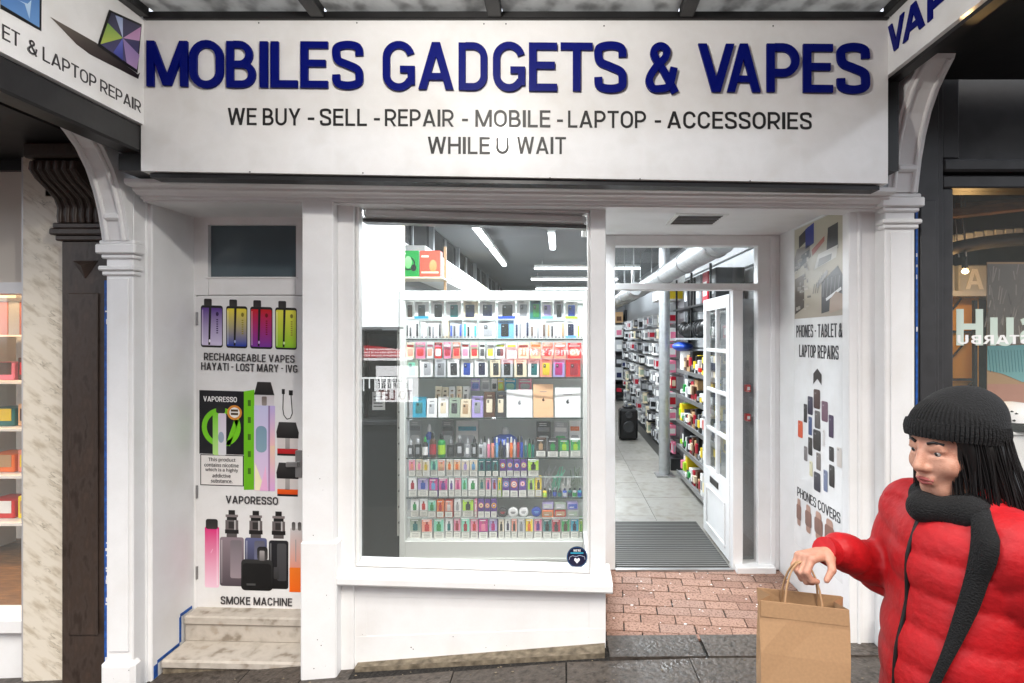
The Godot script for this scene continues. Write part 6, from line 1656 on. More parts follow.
func build_shop_inside():
	tube_lamp(Vector3(-0.93, 2.93, -5.9), Vector3(-0.93, 2.93, -7.3), "strip light along the shop nearest the high windows, front one", 1.9)
	tube_lamp(Vector3(-0.93, 2.93, -7.5), Vector3(-0.93, 2.93, -9.2), "strip light along the shop beside the high windows, rear one", 1.9)
	tube_lamp(Vector3(-0.10, 2.93, -6.4), Vector3(-0.10, 2.93, -7.5), "short strip light over the middle of the shop", 1.7)
	tube_lamp(Vector3(0.42, 2.93, -6.4), Vector3(0.42, 2.93, -7.5), "short strip light over the shop aisle", 1.7)
	tube_lamp(Vector3(-0.45, 2.93, -9.6), Vector3(1.40, 2.93, -9.6), "strip light set across the shop beyond the column", 2.1)
	tube_lamp(Vector3(-0.6, 2.93, -13.6), Vector3(1.2, 2.93, -13.6), "strip light set across the far end of the shop", 2.1)
	tube_lamp(Vector3(-1.0, 2.93, -3.42), Vector3(0.12, 2.93, -3.42), "strip light just inside the display window", 3.0)
	tube_lamp(Vector3(0.55, 2.93, -4.75), Vector3(0.55, 2.93, -5.9), "strip light just inside the shop door", 1.7)
	tube_lamp(Vector3(0.9, 2.93, -10.4), Vector3(0.9, 2.93, -12.0), "strip light along the far shop aisle", 1.5)
	tube_lamp(Vector3(-0.6, 2.93, -11.4), Vector3(1.2, 2.93, -11.4), "strip light set across the shop between the two others", 1.5)
	# entrance mat with aluminium ribs
	var em := thing("entrance_mat", Vector3(0.85, 0.0, -4.55), "ribbed grey entrance mat inside the open shop door", "mat")
	bx("rubber_base", Vector3(0.41, 0.0012, -5.08), Vector3(1.255, 0.006, -4.04), M.rubber, em)
	for k in 26:
		bx("rib", Vector3(0.42, 0.006, -4.07 - k * 0.039), Vector3(1.25, 0.013, -4.088 - k * 0.039), M.mat_rib, em)
	bx("threshold_bar", Vector3(0.405, 0.0, -4.038), Vector3(1.265, 0.014, -4.0), M.steel, em)
	# steel column
	var cd := 6.8
	var col := thing("steel_column", Vector3(1.29, 0, -cd), "grey steel column standing in the shop aisle", "column")
	var s := mb()
	tube(s, [Vector3(1.29, 0.0, -cd), Vector3(1.29, 3.05, -cd)], 0.068, 20)
	finish(s, "shaft", M.galvanised, col)
	bx("base_plate", Vector3(1.18, 0.001, -cd - 0.11), Vector3(1.40, 0.02, -cd + 0.11), M.steel, col)
	# silver ducts
	for q in [[1.27, 2.46, 0.105, -4.3, -14.0, "thick silver air duct running back along the shop ceiling"], [0.95, 2.32, 0.08, -6.9, -14.0, "thin silver air duct hanging below the thick duct"]]:
		var t := thing("air_duct", Vector3(q[0], q[1], -8.0), q[5], "duct")
		s = mb()
		tube(s, [Vector3(q[0], q[1], q[3]), Vector3(q[0], q[1], q[4])], q[2], 20)
		finish(s, "pipe", M.galvanised, t)
		for k in 9:
			var z: float = q[3] - 0.15 - k * 1.05
			s = mb()
			tube(s, [Vector3(q[0], q[1], z), Vector3(q[0], q[1], z - 0.05)], q[2] + 0.008, 20)
			finish(s, "joint_ring", M.steel, t)
			bx("hanger", Vector3(q[0] - 0.006, q[1] + q[2] + 0.005, z - 0.03), Vector3(q[0] + 0.006, 3.055, z - 0.018), M.steel, t)
	# dark blower boxes high on the right
	var hi_shelf := thing("high_shelf", Vector3(1.6, 2.0, -5.9), "black steel wall shelf high beside the slatted wall", "shelf")
	bx("board", Vector3(1.38, 2.02, -6.7), Vector3(1.774, 2.04, -5.1), M.black_plastic, hi_shelf)
	bx("board", Vector3(1.38, 1.68, -6.7), Vector3(1.774, 1.70, -5.1), M.shelf_grey, hi_shelf)
	for z in [-6.65, -5.9, -5.15]:
		bx("bracket", Vector3(1.40, 1.701, z - 0.01), Vector3(1.42, 2.40, z + 0.01), M.black_plastic, hi_shelf)
	var crate_cols := [["charcoal", "grey"], ["crimson", "white"], ["grey", "silver"], ["black", "charcoal"], ["charcoal", "silver"]]
	for k in 5:
		var z := -5.22 - k * 0.28
		var t := thing("equipment_case", Vector3(1.58, 2.0405, z), "%s upright equipment case on the black high shelf" % words(crate_cols[k]), "case", "cases on the high shelf")
		bx("case", Vector3(1.45, 2.0405, z - 0.10), Vector3(1.72, 2.36, z + 0.10), dye(crate_cols[k][0]), t, 0.006)
		bx("front_label", Vector3(1.446, 2.12, z - 0.06), Vector3(1.4501, 2.26, z + 0.06), dye(crate_cols[k][1]), t)
	var hose := thing("flexible_hose", Vector3(1.5, 1.7, -5.9), "black ribbed flexible hose lying on the grey wall shelf", "hose")
	s = mb()
	var path := []
	for k in 40: path.append(Vector3(1.52 + 0.05 * sin(k * 0.3), 1.80 + 0.02 * sin(k * 0.7), -5.2 - k * 0.035))
	tube(s, path, 0.075, 12)
	finish(s, "hose", M.black_plastic, hose)
	for k in 19:
		s = mb()
		tube(s, [path[k * 2], path[k * 2] + Vector3(0, 0, -0.016)], 0.085, 12)
		finish(s, "ridge", M.dark_grey, hose)
	# gondola shelves on the right with mixed goods
	var gon := thing("goods_shelving", Vector3(1.6, 0, -5.9), "grey steel shelving of mixed goods along the slatted wall", "shelving")
	var levels := [0.10, 0.42, 0.72, 1.02, 1.32]
	for y in levels:
		bx("shelf_board", Vector3(1.42, y - 0.02, -6.66), Vector3(1.774, y, -5.0), M.shelf_grey, gon)
		bx("shelf_lip", Vector3(1.412, y - 0.03, -6.66), Vector3(1.419, y + 0.012, -5.0), M.steel, gon)
	for z in [-6.67, -5.83, -4.99]:
		bx("upright", Vector3(1.755, 0.0, z - 0.015), Vector3(1.774, 1.62, z + 0.015), M.shelf_grey, gon)
	var combos := [["yellow", "black"], ["white", "pink"], ["crimson", "white"], ["black", "yellow"], ["silver", "navy"], ["charcoal", "white"], ["tan", "brown"], ["cream", "red"], ["grey", "white"], ["charcoal", "silver"], ["white", "grey"], ["black", "silver"], ["yellow", "lime"], ["brown", "cream"], ["silver", "white"], ["cream", "navy"], ["white", "green"], ["black", "crimson"]]
	var lev_names := ["bottom", "second lowest", "middle", "second highest", "highest"]
	var n := 0
	for l in levels.size():
		var z := -5.06
		while z > -6.52:
			var w := rng.randf_range(0.055, 0.13)
			var h := rng.randf_range(0.09, 0.24)
			var c = combos[(n * 7 + l * 3) % combos.size()]
			var t := thing("shelf_carton", Vector3(1.5, levels[l] + 0.0005, z - w * 0.5), "%s carton on the %s board of the grey shelving" % [words(c), lev_names[l]], "carton", "cartons on the grey shelving")
			bx("carton", Vector3(1.43 + rng.randf_range(0, 0.04), levels[l] + 0.0005, z - w + 0.004), Vector3(1.66, levels[l] + h, z), dye(c[0]), t, 0.004)
			bx("label_panel", Vector3(1.426, levels[l] + h * 0.3, z - w * 0.8), Vector3(1.471, levels[l] + h * 0.7, z - w * 0.2), dye(c[1]), t)
			if n % 3 == 0:
				bx("tuck_flap", Vector3(1.47, levels[l] + h, z - w * 0.9), Vector3(1.62, levels[l] + h + 0.006, z - w * 0.1), dye(c[1]), t)
			z -= w + rng.randf_range(0.005, 0.03)
			n += 1
	# blue ball pump hanging before the shelves
	var ball := thing("blue_cushion", Vector3(1.5, 1.3205, -6.45), "glossy blue oval cushion on the highest shelving board", "cushion")
	s = mb()
	var pr := []
	for k in 11: pr.append(Vector2(0.001 + sin(PI * k / 10.0) * 0.12, (1.0 - cos(PI * k / 10.0)) * 0.055))
	lathe(s, Vector3(1.45, 1.545, -6.5), pr, 20, 1.0, 1.3)
	finish(s, "cover", dye("blue"), ball)
	bx("carrier", Vector3(1.43, 1.3205, -6.55), Vector3(1.6, 1.548, -6.42), dye("white"), ball)
	# hook wall beyond the column
	var hw := thing("hook_wall", Vector3(1.6, 0, -9.5), "grey hook board of hanging packs beyond the steel column", "display board")
	bx("board", Vector3(1.60, 0.15, -12.6), Vector3(1.64, 2.2, -7.05), M.shelf_grey, hw)
	bx("foot", Vector3(1.42, 0.0, -12.6), Vector3(1.64, 0.15, -7.05), M.dark_grey, hw)
	for r in 9:
		bx("hook_rail", Vector3(1.585, 0.36 + r * 0.21, -12.55), Vector3(1.60, 0.372 + r * 0.21, -7.1), M.steel, hw)
	var packs := [["white", "charcoal"], ["silver", "black"], ["grey", "silver"], ["white", "grey"], ["charcoal", "grey"], ["silver", "crimson"], ["charcoal", "silver"], ["grey", "navy"], ["silver", "charcoal"], ["cream", "sage"], ["grey", "white"], ["black", "white"]]
	var pinks := [["pink", "silver"], ["silver", "crimson"], ["pink", "white"], ["crimson", "cream"], ["white", "pink"]]
	var row_names := ["lowest", "second", "third", "fourth", "fifth", "sixth", "seventh", "eighth", "topmost"]
	for r in 9:
		for c in 28:
			var z := -7.16 - c * 0.185 - (0.12 if c > 9 else 0.0)
			var pk = pinks[(r * 2 + c) % 5] if c < 3 else packs[(c * 5 + r * 7) % 12]
			var y1 := 0.36 + r * 0.21
			var ph := rng.randf_range(0.13, 0.185)
			var dx := rng.randf_range(0.0, 0.09)
			var t := thing("hook_pack", Vector3(1.5, y1 - ph, z), "%s pack on the %s row of the hook board" % [words(pk), row_names[r]], "hanging pack", "packs hanging on the hook board")
			bx("hook", Vector3(1.35, y1 + 0.0005, z - 0.003), Vector3(1.585, y1 + 0.006, z + 0.003), M.steel, t)
			var tilt := rng.randf_range(-0.012, 0.012)
			bx("pack", Vector3(1.37 + dx, y1 - ph, z - 0.062 + tilt), Vector3(1.50, y1 - 0.002, z + 0.062 + tilt), dye(pk[0]), t, 0.004)
			bx("front_print", Vector3(1.38 + dx, y1 - ph * 0.8, z + 0.062 + tilt), Vector3(1.49, y1 - ph * 0.3, z + 0.0632 + tilt), dye(pk[1]), t)
			bx("side_print", Vector3(1.3685 + dx, y1 - ph * 0.75, z - 0.04 + tilt), Vector3(1.3701 + dx, y1 - ph * 0.25, z + 0.04 + tilt), dye(pk[1]), t)
	# white and yellow carton on top of the hook board
	var yc := thing("yellow_carton", Vector3(1.5, 2.2, -7.5), "white carton with yellow front lying on top of the hook board", "carton")
	bx("carton", Vector3(1.30, 2.2005, -7.75), Vector3(1.66, 2.55, -7.3), dye("white"), yc, 0.004)
	bx("front_print", Vector3(1.33, 2.22, -7.30), Vector3(1.63, 2.42, -7.297), dye("yellow"), yc)
	# left gondola, mostly behind the cabinet
	var lg := thing("middle_shelving", Vector3(0.2, 0, -9.0), "grey middle shelving run behind the display cabinet", "shelving")
	bx("back_board", Vector3(0.05, 0.1, -12.5), Vector3(0.09, 1.9, -7.2), M.shelf_grey, lg)
	for y in [0.15, 0.55, 0.95, 1.35, 1.7]:
		bx("shelf_board", Vector3(-0.2, y - 0.02, -12.5), Vector3(0.36, y, -7.2), M.shelf_grey, lg)
	for k in 30:
		var y: float = [0.1505, 0.5505, 0.9505, 1.3505, 1.7005][k % 5]
		var z := -7.32 - (k / 5) * 0.42
		var c = combos[(k * 5) % combos.size()]
		var t := thing("middle_carton", Vector3(0.28, y, z), "%s carton on the %s board of the middle shelving" % [words(c), lev_names[k % 5]], "carton", "cartons on the middle shelving")
		bx("carton", Vector3(0.12, y, z - 0.15), Vector3(0.35, y + rng.randf_range(0.16, 0.28), z + 0.15), dye(c[0]), t, 0.004)
		bx("label_panel", Vector3(0.3502, y + 0.04, z - 0.1), Vector3(0.353, y + 0.13, z + 0.1), dye(c[1]), t)
	# stacked shelving before the back wall
	var bs := thing("back_shelving", Vector3(0.7, 0, -14.8), "dark shelving of boxed stock against the back wall", "shelving")
	for l in 6:
		bx("shelf_board", Vector3(0.1, 0.18 + l * 0.38, -15.15), Vector3(1.75, 0.20 + l * 0.38, -14.7), M.dark_grey, bs)
	for x in [0.08, 0.9, 1.75]:
		bx("upright", Vector3(x, 0.0, -15.15), Vector3(x + 0.03, 2.45, -14.69), M.dark_grey, bs)
	var bl := ["lowest", "second", "third", "fourth", "fifth", "top"]
	for l in 6:
		for q in 6:
			var c = combos[(l * 5 + q * 7) % combos.size()]
			var bx0 := 0.13 + q * 0.265
			var hh := rng.randf_range(0.2, 0.34)
			var t := thing("stock_box", Vector3(bx0 + 0.12, 0.2005 + l * 0.38, -14.85), "%s stock box on the %s board of the back shelving" % [words(c), bl[l]], "stock box", "stock boxes on the back shelving")
			bx("carton", Vector3(bx0 + 0.02, 0.2005 + l * 0.38, -15.05), Vector3(bx0 + 0.235, 0.2005 + l * 0.38 + hh, -14.72), dye(c[0]), t, 0.004)
			bx("front_label", Vector3(bx0 + 0.06, 0.26 + l * 0.38, -14.72), Vector3(bx0 + 0.19, 0.26 + l * 0.38 + hh * 0.4, -14.717), dye(c[1]), t)
	# loudspeaker on the floor
	var sd := 9.2
	var sp := thing("loudspeaker", Vector3(W(628, sd), 0, -sd), "black portable loudspeaker standing on the shop floor", "speaker")
	var sx := W(628, sd)
	bx("cabinet", Vector3(sx - 0.15, 0.02, -sd - 0.14), Vector3(sx + 0.15, 0.52, -sd + 0.12), M.black_plastic, sp, 0.03)
	for q in [[0.18, 0.10], [0.38, 0.06]]:
		s = mb()
		lathe(s, Vector3.ZERO, [Vector2(q[1], 0.0), Vector2(q[1], 0.012), Vector2(q[1] * 0.8, 0.014), Vector2(q[1] * 0.3, 0.004), Vector2(0, 0.006)], 20)
		var o := finish(s, "driver", M.dark_grey, sp, Vector3(sx, q[0] + 0.05, -sd + 0.12))
		o.rotation.x = PI / 2
	bx("handle", Vector3(sx - 0.08, 0.52, -sd - 0.03), Vector3(sx + 0.08, 0.55, -sd), M.black_plastic, sp, 0.008)
	for e in [-0.12, 0.12]:
		s = mb()
		tube(s, [Vector3(sx + e - 0.02, 0.031, -sd - 0.08), Vector3(sx + e + 0.02, 0.031, -sd - 0.08)], 0.03, 12)
		finish(s, "wheel", M.rubber, sp)
	# alarm call points behind the side light
	for q in [[1.42, 1.32, "upper red alarm box behind the narrow side pane"], [1.42, 1.10, "lower red alarm box behind the narrow side pane"]]:
		var t := thing("alarm_box", Vector3(q[0], q[1], -4.16), q[2], "alarm")
		bx("case", Vector3(q[0] - 0.02, q[1] - 0.028, -4.19), Vector3(q[0] + 0.02, q[1] + 0.028, -4.14), dye("red"), t, 0.006)
		bx("glass_plate", Vector3(q[0] - 0.010, q[1] - 0.012, -4.14), Vector3(q[0] + 0.010, q[1] + 0.012, -4.138), dye("white"), t)
	var ap := thing("grey_cupboard", Vector3(1.55, 0, -4.35), "pale grey cupboard side behind the narrow side pane", "cupboard")
	bx("side", Vector3(1.35, 0.0, -4.62), Vector3(1.77, 2.0, -4.20), M.shelf_grey, ap, 0.004)
	bx("door_line", Vector3(1.36, 0.05, -4.199), Vector3(1.56, 1.95, -4.194), M.wall_grey, ap)
	# long white cartons on the ledge below the high windows
	var ledge := thing("wall_ledge", Vector3(-1.4, 2.33, -9.0), "white ledge running below the high inside windows", "ledge")
	bx("board", Vector3(-1.499, 2.30, -14.5), Vector3(-1.22, 2.33, -4.9), M.white_plastic, ledge, 0.003)
	for k in 12:
		var z := -5.1 - k * 0.72
		var c = [["white", "grey"], ["white", "charcoal"], ["white", "pink"], ["white", "cyan"], ["white", "lilac"], ["cream", "red"]][k % 6]
		var t := thing("long_carton", Vector3(-1.36, 2.3305, z - 0.3), "long %s printed carton on the ledge below the high windows" % words(c), "carton", "long cartons on the wall ledge")
		bx("carton", Vector3(-1.48, 2.3305, z - 0.66), Vector3(-1.25, 2.56, z), dye(c[0]), t, 0.004)
		for j in 3:
			bx("printed_patch", Vector3(-1.2495, 2.37 + 0.03 * j, z - 0.58 + 0.19 * j), Vector3(-1.247, 2.47 + 0.03 * (j % 2), z - 0.46 + 0.19 * j), dye(c[1]) if j != 1 else dye("charcoal"), t)

# ---------------------------------------------------------------- small things on the front
func build_small_things():
	# blue masking tape along freshly painted edges
	var tp := thing("masking_tape", Vector3(-2.46, -0.2, -3.0), "long strip of blue masking tape beside the left white pier", "tape")
	bx("strip", Vector3(-2.532, -0.24, -3.0595), Vector3(-2.507, 2.02, -3.0565), M.tape_blue, tp)
	var s := mb()
	for k in range(8, 22):
		var y := rng.randf_range(-0.2, 0.75) if k < 20 else rng.randf_range(0.75, 1.9)
		box(s, Vector3(-2.520 - rng.randf() * 0.008, y, -3.0565), Vector3(-2.514, y + rng.randf_range(0.004, 0.03), -3.0552))
	tag(finish(s, "paint_drip", M.paint_fleck, tp), "", "", "", "stuff")
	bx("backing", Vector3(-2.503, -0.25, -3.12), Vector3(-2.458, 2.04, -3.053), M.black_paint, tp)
	tp = thing("masking_tape", Vector3(1.92, 0, -3.0), "strip of blue masking tape beside the right white pier", "tape")
	bx("strip", Vector3(1.938, 0.06, -2.9995), Vector3(1.950, 2.45, -2.9965), M.tape_blue, tp)
	s = mb()
	for k in 14:
		var y := rng.randf_range(0.9, 2.4)
		box(s, Vector3(1.94, y, -2.9965), Vector3(1.94 + rng.randf_range(0.003, 0.008), y + rng.randf_range(0.004, 0.03), -2.9952))
	tag(finish(s, "paint_drip", M.paint_fleck, tp), "", "", "", "stuff")
	tp = thing("masking_tape", Vector3(-2.26, -0.1, -3.3), "short stepped blue masking tape edging the stone steps", "tape")
	bx("strip", Vector3(-2.2625, 0.038, -3.38), Vector3(-2.2605, 0.056, -3.276), M.tape_blue, tp)
	bx("strip", Vector3(-2.2625, -0.112, -3.284), Vector3(-2.2605, 0.038, -3.268), M.tape_blue, tp)
	bx("strip", Vector3(-2.2625, -0.128, -3.268), Vector3(-2.2605, -0.110, -3.09), M.tape_blue, tp)
	bx("strip", Vector3(-2.2625, -0.20, -3.092), Vector3(-2.2605, -0.128, -3.062), M.tape_blue, tp)
	# litter: gum, flakes of paint, grit on the ground
	s = mb()
	for k in 260:
		var x := rng.randf_range(-2.6, 1.7)
		var z := rng.randf_range(-3.06, -2.4)
		var r := rng.randf_range(0.002, 0.006)
		lathe(s, Vector3(x, gy(x) + 0.0005, z), [Vector2(r, 0), Vector2(r * 0.7, r * 0.4), Vector2(0, r * 0.5)], 5, rng.randf_range(0.6, 1.8), rng.randf_range(0.6, 1.4))
	tag(finish(s, "grit", M.plinth_stone), "pale grit and paint flakes scattered over the dark pavement", "grit", "", "stuff")
	s = mb()
	for k in 60:
		var x := rng.randf_range(0.3, 1.55)
		var z := rng.randf_range(-4.0, -3.15)
		var r := rng.randf_range(0.002, 0.006)
		lathe(s, Vector3(x, 0.002, z), [Vector2(r, 0), Vector2(r * 0.7, r * 0.3), Vector2(0, r * 0.4)], 5, rng.randf_range(0.6, 2.2), rng.randf_range(0.6, 1.4))
	tag(finish(s, "paint_flakes", M.paint_fleck), "white paint flakes scattered over the red bricks", "paint flakes", "", "stuff")

# ---------------------------------------------------------------- the passer-by
# distance field of tapered capsules and ellipsoids on a grid, meshed as surface nets
# prim: {a, b, ra, rb, k} or {c, r (Vector3), k, turn (Basis)}; "cut": true takes it away
func prim_d(p: Dictionary, q: Vector3) -> float:
	if p.has("c"):
		var l: Vector3 = q - p.c
		if p.has("turn"): l = (p.turn as Basis).transposed() * l
		var r: Vector3 = p.r
		var k0 := (l / r).length()
		var k1 := (l / (r * r)).length()
		return k0 * (k0 - 1.0) / maxf(k1, 1e-6)
	var pa: Vector3 = q - p.a
	var ba: Vector3 = p.b - p.a
	var h := clampf(pa.dot(ba) / ba.length_squared(), 0.0, 1.0)
	return (pa - ba * h).length() - lerpf(p.ra, p.rb, h)
func net(prims: Array, cell: float, st: SurfaceTool, wave := 0.0, per := 0.1):
	var lo := Vector3.ONE * 1e9
	var hi := -lo
	for p in prims:
		if p.get("cut", false): continue
		var r: Vector3
		if p.has("c"):
			var m: float = maxf(p.r.x, maxf(p.r.y, p.r.z))
			r = Vector3.ONE * m if p.has("turn") else p.r
			lo = lo.min(p.c - r); hi = hi.max(p.c + r)
		else:
			var m := Vector3.ONE * maxf(p.ra, p.rb)
			lo = lo.min((p.a as Vector3).min(p.b) - m); hi = hi.max((p.a as Vector3).max(p.b) + m)
	lo -= Vector3.ONE * (cell * 3.0 + wave); hi += Vector3.ONE * (cell * 3.0 + wave)
	var n := Vector3i(((hi - lo) / cell).ceil()) + Vector3i.ONE
	var f := PackedFloat32Array()
	f.resize(n.x * n.y * n.z)
	f.fill(1.0)
	var sx := n.y * n.z
	var sy := n.z
	var near := PackedFloat32Array()      # place along the nearest limb, for the quilting
	var best := PackedFloat32Array()
	if wave > 0.0:
		near.resize(f.size())
		best.resize(f.size())
		best.fill(1.0)
	for p in prims:
		var k: float = p.get("k", 0.02)
		var m: float = k + cell * 3.0
		var a: Vector3
		var b: Vector3
		if p.has("c"):
			var e: Vector3 = Vector3.ONE * maxf(p.r.x, maxf(p.r.y, p.r.z)) if p.has("turn") else p.r
			a = p.c - e; b = p.c + e
		else:
			var e := Vector3.ONE * maxf(p.ra, p.rb)
			a = (p.a as Vector3).min(p.b) - e; b = (p.a as Vector3).max(p.b) + e
		var i0 := Vector3i(((a - Vector3.ONE * m - lo) / cell).floor()).clamp(Vector3i.ZERO, n - Vector3i.ONE)
		var i1 := Vector3i(((b + Vector3.ONE * m - lo) / cell).ceil()).clamp(Vector3i.ZERO, n - Vector3i.ONE)
		var cut: bool = p.get("cut", false)
		for x in range(i0.x, i1.x + 1):
			for y in range(i0.y, i1.y + 1):
				var at_ := x * sx + y * sy
				for z in range(i0.z, i1.z + 1):
					var d := prim_d(p, lo + Vector3(x, y, z) * cell)
					var o := f[at_ + z]
					if wave > 0.0 and not cut and d < best[at_ + z]:
						best[at_ + z] = d
						if p.get("limb", false):
							var ba: Vector3 = p.b - p.a
							near[at_ + z] = p.get("from", 0.0) + clampf((lo + Vector3(x, y, z) * cell - p.a).dot(ba) / ba.length_squared(), 0.0, 1.0) * ba.length()
						else: near[at_ + z] = lo.y + y * cell
					if cut:
						var h := maxf(k - absf(-d - o), 0.0) / k
						f[at_ + z] = maxf(o, -d) + h * h * k * 0.25
					else:
						var h := maxf(k - absf(d - o), 0.0) / k
						f[at_ + z] = minf(o, d) - h * h * k * 0.25
	if wave > 0.0:     # quilting: a seam every "per" metres
		for i in f.size():
			if absf(f[i]) < 0.1: f[i] -= wave * (pow(absf(sin(near[i] * PI / per)), 0.5) - 0.6)
	var vid := PackedInt32Array()
	vid.resize(f.size())
	vid.fill(-1)
	var verts := PackedVector3Array()
	var edges := [[0, 1], [2, 3], [4, 5], [6, 7], [0, 2], [1, 3], [4, 6], [5, 7], [0, 4], [1, 5], [2, 6], [3, 7]]
	var offs := PackedInt32Array([0, 1, sy, sy + 1, sx, sx + 1, sx + sy, sx + sy + 1])
	for x in n.x - 1:
		for y in n.y - 1:
			var at_ := x * sx + y * sy
			for z in n.z - 1:
				var i := at_ + z
				var v0 := f[i]
				if absf(v0) > cell * 2.5: continue
				var neg := 0
				for c in 8:
					if f[i + offs[c]] < 0.0: neg += 1
				if neg == 0 or neg == 8: continue
				var sum := Vector3.ZERO
				var cnt := 0
				for e in edges:
					var fa := f[i + offs[e[0]]]
					var fb := f[i + offs[e[1]]]
					if (fa < 0.0) == (fb < 0.0): continue
					var t := fa / (fa - fb)
					var ca := Vector3((e[0] >> 2) & 1, (e[0] >> 1) & 1, e[0] & 1)
					var cb := Vector3((e[1] >> 2) & 1, (e[1] >> 1) & 1, e[1] & 1)
					sum += ca.lerp(cb, t)
					cnt += 1
				vid[i] = verts.size()
				verts.append(lo + (Vector3(x, y, z) + sum / cnt) * cell)
	st.set_smooth_group(0)
	for x in range(1, n.x - 1):
		for y in range(1, n.y - 1):
			var at_ := x * sx + y * sy
			for z in range(1, n.z - 1):
				var i := at_ + z
				if absf(f[i]) > cell * 2.5: continue
				var in0 := f[i] < 0.0
				for ax in 3:
					var step: int = [sx, sy, 1][ax]
					var in1 := f[i + step] < 0.0
					if in0 == in1: continue
					var u: int = [sy, 1, sx][ax]
					var w: int = [1, sx, sy][ax]
					var q := [vid[i - u - w], vid[i - w], vid[i], vid[i - u]]
					if q[0] < 0 or q[1] < 0 or q[2] < 0 or q[3] < 0: continue
					var a := verts[q[0]]; var b := verts[q[1]]; var c := verts[q[2]]; var d := verts[q[3]]
					if in0: quad(st, a, b, c, d)
					else: quad(st, d, c, b, a)
	st.set_smooth_group(-1)

func hand(prims: Array, wrist: Vector3, along: Vector3, palm: Vector3, right: bool, curl: float):
	# along: wrist to knuckles; palm: the way the palm faces
	var side := along.cross(palm).normalized() * (1.0 if right else -1.0)   # towards the thumb
	var kn := wrist + along * 0.075
	for k in 4:
		var o: float = [0.026, 0.009, -0.008, -0.024][k]
		var base: Vector3 = kn + side * o
		prims.append({"a": wrist + along * 0.01 + side * o * 0.6, "b": base, "ra": 0.013, "rb": 0.011, "k": 0.012})
		var lens: Array = [[0.036, 0.024, 0.019], [0.041, 0.027, 0.020], [0.038, 0.025, 0.019], [0.029, 0.019, 0.016]][k]
		var d := along
		var p := base
		for j in 3:
			var ang: float = curl * [0.75, 1.0, 0.7][j]
			d = d.rotated(along.cross(palm).normalized(), ang).normalized()
			var q: Vector3 = p + d * lens[j]
			prims.append({"a": p, "b": q, "ra": [0.0095, 0.0086, 0.0078][j], "rb": [0.0086, 0.0078, 0.0066][j], "k": 0.004})
			p = q
	var tb := wrist + along * 0.02 + side * 0.026 + palm * 0.006
	var t1 := tb + (along * 0.55 + side * 0.65 + palm * 0.5).normalized() * 0.040
	var t2 := t1 + (along * 0.7 - side * 0.05 + palm * 0.7).normalized() * 0.030
	prims.append({"a": wrist + along * 0.015 + side * 0.012, "b": tb, "ra": 0.015, "rb": 0.013, "k": 0.012})
	prims.append({"a": tb, "b": t1, "ra": 0.0125, "rb": 0.0095, "k": 0.006})
	prims.append({"a": t1, "b": t2, "ra": 0.0095, "rb": 0.0075, "k": 0.004})

